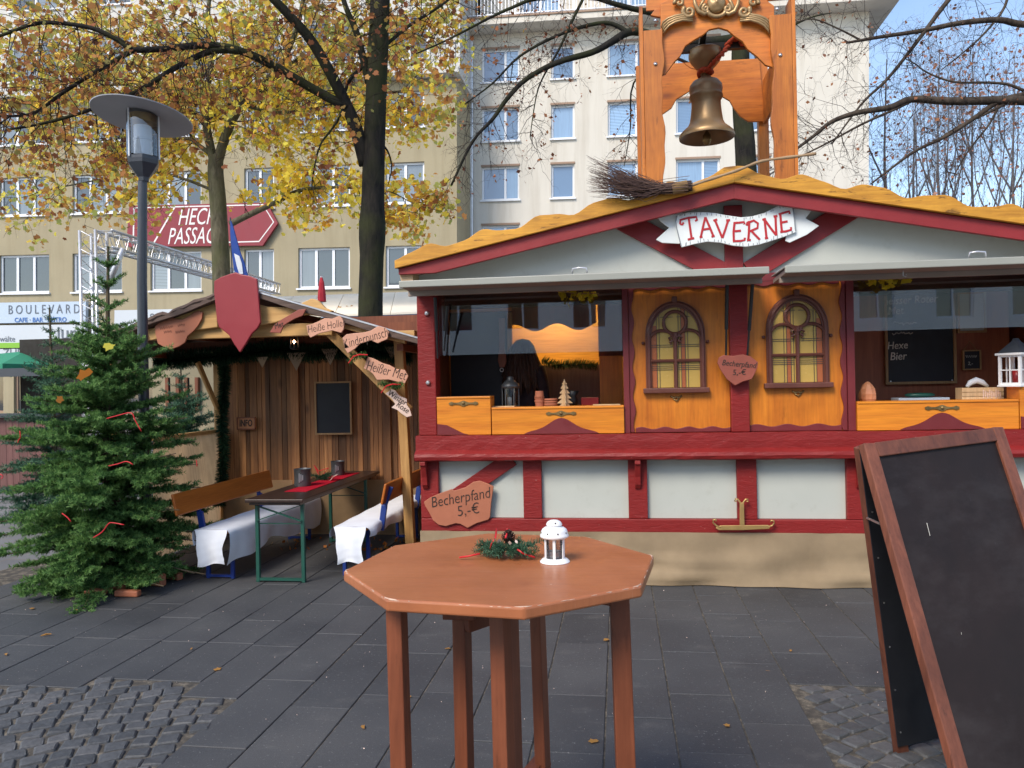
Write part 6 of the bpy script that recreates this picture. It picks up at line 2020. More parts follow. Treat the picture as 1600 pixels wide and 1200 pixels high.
def trestle(par, x0, x1, y, zt, mat, w=.028, cross=True, outw=.0):
    for x in (x0, x1):
        MB().box(x - w / 2, x + w / 2, y - w / 2, y + w / 2, 0, zt).build('leg', mat, par, bev=.003)
    MB().box(x0 + w / 2, x1 - w / 2, y - .012, y + .012, .012, .034).build('foot_bar', mat, par)
    if cross:
        mb = MB()
        mb.beam((x0, y - .02, zt - .14), (x1, y - .02, zt - .01), .008, .024, (0, 1, 0)); mb.beam((x0, y - .03, zt - .01), (x1, y - .03, zt - .14), .008, .024, (0, 1, 0))
        mb.box(x0 + w / 2, x1 - w / 2, y - .004, y + .004, zt - .17, zt - .162)
        mb.build('cross_brace', mat, par)


trestle(bt, -2.995, -2.60, 6.03, tzp - .05, M['green_steel'], .03)
trestle(bt, -2.98, -2.60, 7.62, tzp - .05, M['green_steel'], .03)
# runner and table decoration
MB().box(-2.90, -2.70, 6.35, 7.75, tzp + .001, tzp + .004).build('runner_tmp', M['red_cloth'])
o = bpy.data.objects['runner_tmp']; o.name = 'table_runner'; tag(o, 'red cloth runner along the dark table', 'table runner')


def tin(lab, u, v, r, hgt):
    c = G(u, v, tzp + .004)
    t = thing('tin_lantern', lab, 'lantern', (c.x, c.y, tzp + .0045), 'zinc lanterns on the dark table')
    k = 24
    MB().lathe([(r, 0), (r * 1.02, .004), (r * .98, hgt * .5), (r * 1.02, hgt - .006), (r * 1.06, hgt), (r * 1.0, hgt + .002), (r * .93, hgt - .01), (r * .93, .01)], (0, 0, 0), k).build('body', M['tin_dark'], t, True, local=True, auto=50)
    MB().lathe([(r * .4, .006), (r * .4, hgt * .5), (.002, hgt * .52)], (0, 0, 0), 12).build('candle', M['wax'], t, True, local=True)
    mb = MB()
    for i in range(3): mb.box(-r * .28 + i * r * .2, -r * .16 + i * r * .2, -r * 1.03 - .004, -r * .99, hgt * .25 + .01 * i, hgt * .78 - .008 * i)
    mb.build('cut_ornament', M['chrome'], t, local=True).rotation_euler.z = .25
    return t


tin('nearer zinc tin lantern on the dark table', 473, 759, .075, .155)
tin('farther zinc tin lantern on the dark table', 528, 742, .068, .14)
c = G(503, 750, tzp); sg = []; rd_ = random.Random(4)
for k in range(12):
    a = rd_.uniform(0, 2 * PI); d_ = Vector((math.cos(a), math.sin(a), rd_.uniform(.05, .5))); sg.append(((c.x, c.y, tzp + .02), tuple(Vector((c.x, c.y, tzp + .02)) + d_ * rd_.uniform(.08, .14))))
t = thing('fir_arrangement', 'fir twigs with red bow between the two tin lanterns', 'decoration', (c.x, c.y, tzp + .004))
np_mesh('needles', needles_on(sg, 700, .03, .004, .3, .4), 4, M['needle_dark'], t)
MB().tube([(c.x - .02, c.y - .03, tzp + .06), (c.x - .06, c.y - .04, tzp + .15), (c.x - .02, c.y - .03, tzp + .09), (c.x + .08, c.y - .02, tzp + .12), (c.x + .02, c.y, tzp + .06)], .005, 5).build('ribbon', M['ribbon'], t)
o = leaves('dry_leaf', [(c.x + .14, c.y - .06, tzp + .04)], .11, M['pale_sign'], t)


def bench(lab, x0, x1, y0, y1, side, by_0, by_1):
    zt = .43
    b = thing('bench', lab, 'bench', ((x0 + x1) / 2, (y0 + y1) / 2, 0), 'benches along the dark table')
    MB().box(x0, x1, y0, y1, zt - .028, zt).build('seat', M['bench_wood'], b, bev=.004)
    for y, ya_ in ((y0 + .12, by_0 + .35 if side < 0 else by_0 + .10), (y1 - .25, by_1 - .3)):
        trestle(b, x0 + .04, x1 - .03, y, zt - .03, M['blue_steel'], .03, False)
        xo = x0 if side < 0 else x1
        mb = MB(); mb.beam((xo + side * .01, ya_, .34), (xo + side * .045, ya_, .56), .05, .03, (0, 1, 0)); mb.beam((xo + side * .047, ya_, .55), (xo + side * .112, ya_, .72), .035, .022, (0, 1, 0))
        mb.build('backrest_arm', M['blue_steel'], b, bev=.003)
    xo = x0 if side < 0 else x1
    mb = MB()
    p = [(xo + side * .035, by_0, .58), (xo + side * .035, by_1, .58), (xo + side * .075, by_1, .76), (xo + side * .075, by_0, .76)]
    d_ = Vector((side * .024, 0, -.005))
    vs = [Vector(q) for q in p] + [Vector(q) + d_ for q in p]
    mb.add(vs, [(0, 1, 2, 3), (7, 6, 5, 4), (0, 4, 5, 1), (1, 5, 6, 2), (2, 6, 7, 3), (3, 7, 4, 0)])
    mb.build('backrest', M['bench_wood'], b, bev=.01)
    return b


bl_ = bench('left bench with orange backrest beside the dark table', -3.53, -3.24, 6.0, 8.0, -1, 5.80, 7.55)
br_ = bench('right bench with orange backrest partly behind the hut post', -2.38, -2.10, 6.16, 8.1, 1, 6.42, 8.0)


def drape(name, lab, x0, x1, y0, y1, zt, drops, end_drop, seed):
    """sheet over a seat: drops = (left, right) overhang, end_drop at the near end"""
    rd = random.Random(seed)
    prof = []
    L, R_ = drops; m = 10
    for j in range(m): prof.append((x0 - .006 - .012 * math.sin(j / m * 3), zt - L + L * j / m, -1))
    prof += [(x0, zt + .004, 0), ((x0 * 2 + x1) / 3, zt + .005, 0), ((x0 + 2 * x1) / 3, zt + .005, 0), (x1, zt + .004, 0)]
    for j in range(1, m + 1): prof.append((x1 + .008 + .018 * math.sin(j / m * 3), zt - R_ * j / m, 1))
    n = 70; k = len(prof)
    vs, fs = [], []
    for i in range(n + 1):
        y = y0 - .004 + (y1 - y0) * i / n
        for (x, z, s) in prof:
            t = max(0, (zt - z) / max(L, R_, .01))
            wv = .014 * math.sin(y * 7 + seed) + .009 * math.sin(y * 17 + 2)
            hem = .055 * math.sin(y * 3.2 + seed * 2) + .03 * math.sin(y * 9)
            zz = zt - (zt - z) * (1 + hem * 2.4 * abs(s)) if s else z + .002 * math.sin(y * 14 + x * 30)
            yy_ = y - (.02 * t if i == 0 else 0)
            vs.append((x + s * (wv * t * 1.4 + .008), yy_, zz))
    for i in range(n):
        for j in range(k - 1): fs.append((i * k + j, (i + 1) * k + j, (i + 1) * k + j + 1, i * k + j + 1))
    # near end flap
    b0 = len(vs); e_n, e_m = 12, 12
    for i in range(e_n + 1):
        for j in range(e_m + 1):
            t = j / e_m; u = i / e_n
            pin = .035 * math.sin(t * 2.2)
            x = x0 + pin + (x1 - x0 - 2 * pin) * u
            vs.append((x + .006 * math.sin(t * 9), y0 - .006 - .022 * math.sin(t * 2.5) - .010 * math.sin(u * 9 + seed) * t - .004 * math.sin(t * 30 + u * 5) * t, zt + .004 - end_drop * t * (1 + .06 * math.sin(u * 5 + seed))))
    for i in range(e_n):
        for j in range(e_m):
            q = b0 + i * (e_m + 1) + j; fs.append((q, q + 1, q + e_m + 2, q + e_m + 1))
    o = MB().add(vs, [f[::-1] for f in fs]).build(name, M['cloth'], None, smooth=True)
    return tag(o, lab, 'cloth', 'white cloths on the benches')


drape('bench_cloth', 'white cloth over the left bench with long overhanging side', -3.53, -3.24, 5.99, 7.95, .4315, (.12, .27), .29, 1.0)
drape('bench_cloth', 'white cloth over the right bench hanging down its near end', -2.38, -2.10, 6.15, 8.05, .4315, (.10, .09), .30, 2.3)


# ================================================================== HIGH TABLE
TC = Vector((-.332, 2.125, 0)); TZ = 1.10; TR = .437
tab = thing('high_table', 'octagonal brown standing table in the foreground', 'table', tuple(TC))
octo = [(TR * math.cos(math.radians(15 + 45 * k)), TR * math.sin(math.radians(15 + 45 * k))) for k in range(8)]
MB().extr(octo, TZ - .030, TZ).build('tabletop', M['table_top'], tab, bev=.006, local=True, segs=3)
we = MB()
for k in (3, 4, 5, 6, 7):
    x, y = octo[(k + 1) % 8]; a = math.atan2(y, x)
    we.tube([Vector((x * .990 - .028 * math.cos(a + 1.18 + PI / 2 * 0) * 0, y * .990, TZ - .001)) + Vector((math.cos(a + s * 1.963), math.sin(a + s * 1.963), 0)) * d for (s, d) in ((-1, .022), (-1, .008), (1, .008), (1, .022))], [.0008, .0022, .0022, .0008], 5)
for k in range(8):
    a_, b_ = Vector((*octo[k], 0)), Vector((*octo[(k + 1) % 8], 0))
    for j in range(9):
        t0 = random.random(); l_ = random.uniform(.01, .07); p0, p1 = a_.lerp(b_, t0) * .9965, a_.lerp(b_, min(1, t0 + l_)) * .9965
        zz = TZ - random.uniform(.0012, .0035)
        we.tube([Vector((p0.x, p0.y, zz)), Vector(((p0.x + p1.x) / 2, (p0.y + p1.y) / 2, zz)), Vector((p1.x, p1.y, zz))], [.0004, .0012, .0004], 5)
tag(we.build('worn_edge', M['worn_edge'], tab, local=True), kind='stuff')


def tleg(u0, v0, Y, u1, v1, w, d, top=TZ - .031):
    """leg from a point under the top (read at the near edge) straight to the floor"""
    pass


LEGS = [(-.545, 1.945, -.53, 1.925, .072, .036), (-.385, 2.02, -.395, 2.00, .062, .036), (-.262, 2.015, -.250, 1.99, .062, .036), (.012, 2.03, .035, 2.0, .072, .036), (-.185, 2.30, -.155, 2.33, .062, .036)]
LEGS = []
def leg_at(u, v, zt, Yt, u2, v2, w, d, rot=0.0):
    a = P(u, v, Yt); b0 = P(u2, v2, Yt - .02)
    dr = (b0 - a); dr = dr * ((zt - 0) / max(.05, (a.z - b0.z)))
    top = a + (b0 - a) * ((zt - a.z) / (b0.z - a.z)); bot = a + (b0 - a) * ((0 - a.z) / (b0.z - a.z))
    mb = MB(); mb.beam(bot - Vector(TC), top - Vector(TC), w, d, (math.sin(rot), math.cos(rot), 0))
    return mb.build('leg', M['table_leg'], tab, bev=.003, local=True)


leg_at(620, 960, TZ - .031, 1.93, 627, 1190, .043, .045, .12)
leg_at(722, 990, TZ - .031, 2.10, 726, 1190, .040, .042, .3)
leg_at(782, 970, TZ - .031, 1.90, 788, 1190, .041, .045, .35)
leg_at(797, 970, TZ - .031, 2.02, 803, 1190, .028, .05, .35)
leg_at(840, 965, TZ - .031, 2.34, 848, 1190, .035, .045, .3)
leg_at(968, 945, TZ - .031, 2.02, 977, 1190, .049, .042, -.1)
mb = MB(); a = P(722, 962, 2.08) - TC; mb.beam(a + Vector((-.05, .0, .012)), a + Vector((.04, .0, .012)), .05, .035); mb.beam(a + Vector((.012, -.01, -.012)), a + Vector((.30, .28, .02)), .03, .06); mb.build('cleat', M['table_leg'], tab, bev=.003, local=True)
mb = MB(); mb.beam(P(935, 938, 2.02) - TC + Vector((-.22, .1, .02)), P(965, 938, 2.02) - TC + Vector((0, 0, .01)), .025, .05); mb.build('cleat', M['table_leg'], tab, bev=.003, local=True)
a = P(846, 1188, 2.33) - TC
mb = MB(); mb.beam(a + Vector((-.13, -.2, -.09)), a + Vector((.01, .02, .0)), .04, .04); mb.build('stretcher', M['table_leg'], tab, bev=.003, local=True)

# white tealight lantern
q = G(867, 878, TZ)
wl = thing('tealight_lantern', 'small white tin tealight lantern on the brown table', 'lantern', (q.x, q.y, TZ + .0005))
MB().lathe([(.0415, 0), (.042, .002), (.036, .0085), (.030, .012), (.004, .0125)], (0, 0, 0), 32).build('base', M['white_tin'], wl, True, local=True, auto=40)
for k in range(6):
    a = math.radians(-82 + 60 * k)
    MB().box(-.0038, .0038, -.0012, .0012, .011, .068).build('bar', M['white_tin'], wl, local=True)
    ob = bpy.data.objects[-1] if False else None
for k, ch in enumerate([c for c in wl.children if c.name.startswith('bar')]):
    a = math.radians(-88 + 60 * k); ch.location = (.0285 * math.cos(a), .0285 * math.sin(a), 0); ch.rotation_euler.z = a + PI / 2
MB().lathe([(.0268, .0125), (.0268, .066)], (0, 0, 0), 24, cap=False).build('glass', M['candle_glass'], wl, True, local=True)
MB().lathe([(.034, .067), (.0395, .070), (.0405, .074), (.039, .078), (.0375, .080), (.037, .086), (.034, .092), (.027, .097), (.020, .0995), (.020, .102), (.0225, .103), (.022, .107), (.018, .113), (.011, .1165), (.001, .118)], (0, 0, 0), 32).build('lid', M['white_tin'], wl, True, local=True, auto=50)
hd = MB()
for k in range(8):
    a = math.radians(-115 + 45 * k); c = Vector((.0376 * math.cos(a), .0376 * math.sin(a), .0835)); hd.tube([c - Vector((math.cos(a), math.sin(a), 0)) * .003, c + Vector((math.cos(a), math.sin(a), 0)) * .0004], .0022, 8)
a = math.radians(-75); c = Vector((.0185 * math.cos(a), .0185 * math.sin(a), .110)); hd.tube([c, c + Vector((math.cos(a), math.sin(a), .5)) * .0018], .0024, 8)
hd.build('air_hole', M['ink'], wl, local=True)
MB().lathe([(.0185, .0135), (.019, .015), (.019, .030), (.0175, .030), (.017, .027), (.001, .027)], (0, 0, 0), 20).build('tealight', M['aluminium'], wl, True, local=True, auto=40)
MB().lathe([(.0168, .0272), (.0168, .0285), (.001, .029)], (0, 0, 0), 16).build('wax', M['wax'], wl, local=True)

# fir wreath with cone
q = G(792, 872, TZ); cz = TZ + .014
wr = thing('table_wreath', 'fir twig arrangement with cone and red ribbon on the brown table', 'decoration', (q.x, q.y, TZ))
sg = []; rd_ = random.Random(9)
for k in range(60):
    a = rd_.uniform(0, 2 * PI); r0 = rd_.uniform(.0, .035); c = Vector((q.x + r0 * math.cos(a) * 1.25, q.y + r0 * math.sin(a), TZ + .014 + rd_.uniform(0, .022)))
    d_ = Vector((math.cos(a) * 1.3, math.sin(a) * .85, rd_.uniform(-.1, .45))); L = rd_.uniform(.026, .050)
    m_ = c + d_ * L * .5; e_ = c + d_ * L + Vector((0, 0, rd_.uniform(-.012, .006)))
    e_.z = max(e_.z, TZ + .010); sg += [(tuple(c), tuple(m_)), (tuple(m_), tuple(e_))]
v_ = needles_on(sg, 1700, .015, .0018, .3, .5); v_[:, 2] = np.maximum(v_[:, 2], TZ + .001)
np_mesh('needles', v_, 4, M['needle_blue'], wr)
sg = []
for a in (2.9, 3.3, -.1, .15): sg.append(((q.x + .03 * math.cos(a), q.y + .02 * math.sin(a), TZ + .012), (q.x + .082 * math.cos(a), q.y + .04 * math.sin(a) + (.02 if a > 1 else 0), TZ + .014)))
np_mesh('needles', needles_on(sg, 1200, .013, .0016, .2, .5), 4, M['needle'], wr)
cn = MB(); cc = Vector((q.x + .004, q.y + .012, TZ + .042))
for k in range(60):
    t = k / 60; a = k * 2.4; r = .021 * math.sin(PI * (.18 + .78 * t)); z = .034 * t
    c = cc + Vector((r * .55 * math.cos(a), r * .55 * math.sin(a), z)); e_ = cc + Vector((r * math.cos(a), r * math.sin(a), z + .005)); s_ = Vector((-math.sin(a), math.cos(a), 0)) * .005
    cn.add([c - s_, c + s_, e_ + s_ * .8 + Vector((0, 0, -.001)), e_ + Vector((0, 0, .0015)), e_ - s_ * .8 + Vector((0, 0, -.001))], [(0, 1, 2, 3, 4)])
cn.lathe([(.006, 0), (.011, .012), (.004, .034)], tuple(cc), 8)
cn.build('pine_cone', M['cone'], wr)
for pts_ in ([(718, 871), (732, 869), (750, 865)], [(776, 826), (774, 840), (768, 850), (766, 858)], [(808, 858), (818, 865), (836, 871)], [(792, 826), (793, 832), (790, 840)]):
    MB().tube([P(u, v, q.y + (.02 if v < 840 else -.03)) for u, v in pts_], .0028, 6).build('ribbon', M['ribbon'], wr, smooth=True)
leaves('wood_chip', [(q.x + .030, q.y - .01, TZ + .050), (q.x - .022, q.y, TZ + .050), (q.x + .012, q.y - .02, TZ + .048)], .018, M['pale_sign'], wr, LEAF4)

# ================================================================== CHALKBOARD A FRAME
TL, TRr = C(1.358, 3.0, 1.335), C(2.06, 3.25, 1.375)
FL, FR = C(1.485, 2.5, 0), C(2.185, 2.75, 0)
BL, BR = C(1.60, 3.22, 0), C(2.30, 3.47, 0)
af = thing('aboard_sign', 'leaning wooden framed blackboard stand at the right', 'sign', tuple((FL + BR) / 2))
nrm = (TRr - TL).cross(FL - TL).normalized()
if nrm.dot(_f) > 0: nrm = -nrm
wdir = (TRr - TL).normalized()


def panel(tl, tr, bl, br, n_, th, sw, mat_f, name, foot=.08):
    ld = (bl - tl).normalized(); wd = (tr - tl).normalized()
    rails = []
    for (a, b, nm) in ((tl, bl, 'stile'), (tr, br, 'stile')):
        s = 1 if a is tl else -1
        mb = MB(); off = wd * (s * sw / 2)
        mb.beam(a + off, b + off, sw, th, tuple(n_)); mb.build(nm, mat_f, af, bev=.004)
    mb = MB(); mb.beam(tl + wd * sw + ld * sw / 2, tr - wd * sw + ld * sw / 2, sw, th * .98, tuple(n_)); mb.build('top_rail', mat_f, af, bev=.004)
    lb = bl + (tl - bl).normalized() * foot; rb_ = br + (tr - br).normalized() * foot
    mb = MB(); mb.beam(lb + wd * sw - ld * sw / 2, rb_ - wd * sw - ld * sw / 2, sw, th * .98, tuple(n_)); mb.build('bottom_rail', mat_f, af, bev=.004)
    q4 = [tl + wd * sw * .9 + ld * sw * .9, tr - wd * sw * .9 + ld * sw * .9, rb_ - wd * sw * .9 - ld * sw * .9, lb + wd * sw * .9 - ld * sw * .9]
    vs = [p + n_ * .004 for p in q4] + [p - n_ * .004 for p in q4]
    MB().add(vs, [(0, 1, 2, 3), (7, 6, 5, 4), (0, 4, 5, 1), (1, 5, 6, 2), (2, 6, 7, 3), (3, 7, 4, 0)]).build(name, M['slate_worn'], af)


def slate_worn():
    m, nt, b = _mat('worn blackboard')
    v = coords(nt)
    n1 = noise(nt, v, 2.2, 6, .65)
    c = ramp(nt, n1, [(.3, (.014, .0095, .0095)), (.55, (.023, .016, .016)), (.75, (.036, .027, .027))])
    sc_ = noise(nt, coords(nt, (14, 14, 1.0), rot=(.1, .25, 0)), 6, 4, .7)
    c = mixc(nt, ramp(nt, sc_, [(.70, (0, 0, 0)), (.76, (.35, .35, .35))]), c, (.10, .10, .11))
    sp = noise(nt, v, 38, 3, .6)
    c = mixc(nt, ramp(nt, sp, [(.74, (0, 0, 0)), (.78, (.5, .5, .5))]), c, (.16, .16, .16))
    nt.links.new(c, b.inputs['Base Color'])
    sm = noise(nt, coords(nt, (1, 1, 2.2)), 1.3, 6, .7)
    c = mixc(nt, ramp(nt, sm, [(.5, (0, 0, 0)), (.8, (.5, .5, .5))]), c, (.075, .068, .070))
    nt.links.new(c, b.inputs['Base Color'])
    b.inputs['Specular IOR Level'].default_value = .18
    nt.links.new(ramp(nt, n1, [(.3, (.48,) * 3), (.7, (.68,) * 3)]), b.inputs['Roughness'])
    bump(nt, b, sc_, .08, .002)
    return m


M['slate_worn'] = slate_worn()
panel(TL, TRr, FL, FR, nrm, .034, .058, M['aframe'], 'blackboard')
nb_ = (TRr - TL).cross(BL - TL).normalized()
if nb_.dot(_f) < 0: nb_ = -nb_
sh_ = _f * .045 - _u * .01
panel(TL + sh_, TRr + sh_, BL + sh_, BR + sh_, nb_, .03, .06, M['aframe'], 'rear_panel', .10)
bq = [TL + sh_ - _u * .01, TRr + sh_ - _u * .01, BR + sh_ + (TRr - BR).normalized() * .05, BL + sh_ + (TL - BL).normalized() * .05]
vs = [p - nb_ * .0165 for p in bq] + [p - nb_ * .0205 for p in bq]
MB().add(vs, [(0, 1, 2, 3), (7, 6, 5, 4), (0, 4, 5, 1), (1, 5, 6, 2), (2, 6, 7, 3), (3, 7, 4, 0)]).build('rear_lining', M['slate'], af)
for k in range(6):
    p_ = bq[0].lerp(bq[3], .2 + .15 * k) + wdir * .02 - nb_ * .022
    MB().tube([p_, p_ - nb_ * .002], .004, 6).build('screw', M['chrome'], af)
ck = MB()
for (u, v, u2, v2, w_) in ((1448, 817, 1453, 837, .0022), (1502, 988, 1502, 989, .0016)):
    def onb(u, v):
        d = _ray(u, v); o = Vector((0, 0, EYE)); t = (TL + nrm * .0048 - o).dot(nrm) / d.dot(nrm); return o + d * t
    a, b = onb(u, v), onb(u2, v2)
    if (b - a).length < .01: b = a + Vector((0, 0, -.008))
    ck.beam(a, b, w_, .0006, tuple(nrm))
ck.build('chalk_mark', M['chalk'], af)
a = P(1360, 804, 3.05)
MB().tube([TL + (FL - TL) * .22 + _f * .03, TL + (BL - TL) * .22 + sh_ * .6], .005, 5).build('stay', M['chrome'], af)

# ================================================================== STREET LAMP
LY = 6.32
lx = P(222, 500, LY).x; zl = lambda v: P(222, v, LY).z
lamp = thing('street_lamp', 'grey post lamp with wide tilted disc shade and glass cylinder', 'street lamp', (lx, LY, 0))
pxl = 6.85 / 1200
tl_ = MB().tube([(lx, LY, 0), (lx, LY, 1.2), (P(222, 440, LY).x, LY, zl(440)), (P(223, 283, LY).x, LY, zl(283))], [.055, .045, .042, .038], 16)
tl_.build('post', M['grey_metal'], lamp, smooth=True, auto=50)
MB().tube([(lx, LY, .0), (lx, LY, .5)], .075, 16).build('base', M['grey_metal'], lamp, smooth=True, auto=50)
hx_ = P(224, 250, LY).x
hdp = lambda lst: [(r * pxl, zl(v)) for r, v in lst]
MB().lathe(hdp([(8, 284), (9, 278), (14, 272), (24, 258), (25, 252), (25, 247), (23, 246), (3, 246)]), (hx_, LY, 0), 6).build('lamp_holder', M['grey_metal'], lamp)
MB().lathe(hdp([(23.5, 246), (23.5, 176)]), (hx_, LY, 0), 28, cap=False).build('glass_cylinder', clear_pane('lamp glass', (.86, .88, .9), 2.5), lamp, smooth=True)
MB().lathe(hdp([(13, 246), (13, 221), (14, 220), (14, 218), (13, 217), (13, 198), (3, 196)]), (hx_, LY, 0), 20).build('white_streak_core', M['white_tin'], lamp, smooth=True, auto=40)  # white inner cylinder stands for the bright streaks of the lit glass
MB().lathe(hdp([(21, 193), (21, 181), (3, 180)]), (hx_, LY, 0), 24).build('lamp_collar', M['brass'], lamp, smooth=True, auto=40)
for k in range(3):
    a = -1.9 + k * 2.1
    MB().tube([(hx_ + 24.5 * pxl * math.cos(a), LY + 24.5 * pxl * math.sin(a), zl(250)), (hx_ + 24.5 * pxl * math.cos(a), LY + 24.5 * pxl * math.sin(a), zl(176))], .008, 6).build('highlight_rod', M['white_tin'], lamp)  # rods thick and white to stand for upright highlights on the glass
ds = MB().lathe([(.0, .035), (.12, .035), (.13, .015), (.415, -.010), (.418, -.002), (.14, .035), (.11, .062), (.05, .075), (.0, .078)], (0, 0, 0), 48)
dsk = ds.build('shade', [M['lamp_under']], lamp, smooth=True, auto=40, local=True)
dsk.location = (hx_ - lx, 0, zl(182)); dsk.rotation_euler = (math.radians(-7), math.radians(4), 0)

# ================================================================== PERSON IN THE STALL
def person():
    Yp = 7.02; c = P(818, 560, Yp); X = c.x; top = P(820, 529, Yp).z; fl = .335
    Hh = top - fl; s = Hh / 1.70
    J = {'pel': (0, 0, .94), 'sp': (0, .01, 1.12), 'ch': (0, .0, 1.30), 'nk': (0, 0, 1.45), 'hd': (0, -.01, 1.53), 'ht': (0, -.01, 1.62),
         'shl': (-.17, 0, 1.39), 'ell': (-.22, .03, 1.13), 'wrl': (-.20, -.12, .95), 'shr': (.17, 0, 1.39), 'elr': (.25, -.03, 1.15), 'wrr': (.30, -.22, 1.08),
         'hpl': (-.09, 0, .90), 'knl': (-.10, -.02, .49), 'anl': (-.10, .03, .08), 'tol': (-.11, -.14, .035), 'hpr': (.09, 0, .90), 'knr': (.10, -.02, .49), 'anr': (.10, .03, .08), 'tor': (.11, -.14, .035)}
    Rr = {'pel': .14, 'sp': .125, 'ch': .15, 'nk': .055, 'hd': .085, 'ht': .08, 'shl': .075, 'ell': .05, 'wrl': .034, 'shr': .075, 'elr': .05, 'wrr': .034, 'hpl': .10, 'knl': .065, 'anl': .05, 'tol': .035, 'hpr': .10, 'knr': .065, 'anr': .05, 'tor': .035}
    E_ = [('pel', 'sp'), ('sp', 'ch'), ('ch', 'nk'), ('nk', 'hd'), ('hd', 'ht'), ('ch', 'shl'), ('shl', 'ell'), ('ell', 'wrl'), ('ch', 'shr'), ('shr', 'elr'), ('elr', 'wrr'),
          ('pel', 'hpl'), ('hpl', 'knl'), ('knl', 'anl'), ('anl', 'tol'), ('pel', 'hpr'), ('hpr', 'knr'), ('knr', 'anr'), ('anr', 'tor')]
    # hands: palm and five fingers each
    for side, w in (('l', 'wrl'), ('r', 'wrr')):
        wp = Vector(J[w]); ep = Vector(J['el' + side]); d = (wp - ep).normalized(); sd = d.cross(Vector((0, 0, 1))).normalized()
        pm = 'pm' + side; J[pm] = tuple(wp + d * .06); Rr[pm] = .028; E_.append((w, pm))
        for k, (o_, L) in enumerate(((-.028, .065), (-.010, .075), (.009, .07), (.026, .055))):
            a, b = f'f{side}{k}a', f'f{side}{k}b'
            J[a] = tuple(Vector(J[pm]) + d * .035 + sd * o_); J[b] = tuple(Vector(J[a]) + d * L + Vector((0, 0, -.03)))
            Rr[a] = .0095; Rr[b] = .008; E_ += [(pm, a), (a, b)]
        a, b = f't{side}a', f't{side}b'; sg_ = -1 if side == 'l' else 1
        J[a] = tuple(wp + d * .035 - sd * .035); J[b] = tuple(wp + d * .075 - sd * .055); Rr[a] = .012; Rr[b] = .009; E_ += [(w, a), (a, b)]
    names = list(J); idx = {n_: i for i, n_ in enumerate(names)}
    me = bpy.data.meshes.new('body'); me.from_pydata([tuple(Vector(J[n_]) * s) for n_ in names], [(idx[a], idx[b]) for a, b in E_], [])
    tmp = bpy.data.objects.new('tmp_body', me); COL.objects.link(tmp)
    sk = tmp.modifiers.new('skin', 'SKIN'); sk.use_smooth_shade = True
    for i, n_ in enumerate(names):
        r = Rr[n_] * s; me.skin_vertices[0].data[i].radius = (r * (1.12 if n_ in ('ch', 'pel', 'sp') else 1), r * (.82 if n_ in ('ch', 'pel', 'sp') else 1)); me.skin_vertices[0].data[i].use_root = (n_ == 'pel')
    tmp.modifiers.new('sub', 'SUBSURF').render_levels = 2; tmp.modifiers['sub'].levels = 2
    dg = bpy.context.evaluated_depsgraph_get()
    bm_ = bpy.data.meshes.new_from_object(tmp.evaluated_get(dg)); bpy.data.objects.remove(tmp)
    bm_.materials.clear(); bm_.materials.append(M['black_cloth']); bm_.materials.append(M['skin'])
    hz = 1.46 * s
    for pg in bm_.polygons:
        c_ = pg.center
        hand = min((c_ - Vector(J['pml']) * s).length, (c_ - Vector(J['pmr']) * s).length) < .11
        pg.material_index = 1 if (c_.z > hz or hand) else 0; pg.use_smooth = True
    root = thing('person', 'person with long brown hair in dark clothes inside the stall', 'person', (X, Yp, fl), rotz=PI * .9)
    o = bpy.data.objects.new('body', bm_); COL.objects.link(o); o.parent = root
    # hair: cap plus strands
    hm = MB(); hc = Vector((0, .012, 1.585)) * s
    hm.lathe([(.02, .108), (.06, .098), (.092, .065), (.104, .02), (.106, -.03), (.10, -.08)], tuple(hc), 20)
    for k in range(150):
        a = rd_.uniform(-.55, PI + .55); p0 = hc + Vector((.10 * math.cos(a), .10 * math.sin(a), rd_.uniform(-.05, .05)))
        L = rd_.uniform(.22, .40); pts_ = [p0]
        for j in range(5): pts_.append(pts_[-1] + Vector((.016 * math.cos(a) + rd_.gauss(0, .007), .010 * math.sin(a) + rd_.gauss(0, .007), -L / 5)))
        hm.tube(pts_, [.012, .014, .013, .011, .008, .003], 5)
    for k in range(40):
        a = PI / 2 + rd_.gauss(0, 1.2); pts_ = [hc + Vector((.1 * math.cos(a) * math.sin(t), .1 * math.sin(a) * math.sin(t), .105 * math.cos(t))) for t in (0.05, .5, 1.0, 1.5)]
        hm.tube(pts_, .008, 4)
    hm.build('hair', M['hair'], root, True, local=True)
    # face details
    fm = MB(); fcx = Vector((0, -.085, 1.565)) * s
    fm.tube([fcx + Vector((0, -.004, .03)), fcx + Vector((0, -.016, .0)), fcx + Vector((0, -.006, -.012))], [.007, .012, .007], 6)
    for e_ in (-1, 1):
        fm.lathe([(.002, -.02), (.012, -.008), (.012, .008), (.002, .02)], tuple(Vector((e_ * .088, .0, 1.56)) * s), 8)
    fm.build('nose_and_ears', M['skin'], root, True, local=True)
    ey = MB()
    for e_ in (-1, 1): ey.lathe([(.002, -.006), (.009, 0), (.002, .006)], tuple(fcx + Vector((e_ * .033, .006, .028))), 8)
    ey.tube([fcx + Vector((-.025, -.0, -.038)), fcx + Vector((0, -.004, -.040)), fcx + Vector((.025, -.0, -.038))], .004, 5)
    ey.build('eyes_and_mouth', M['redbrown_sign'], root, True, local=True)


person()

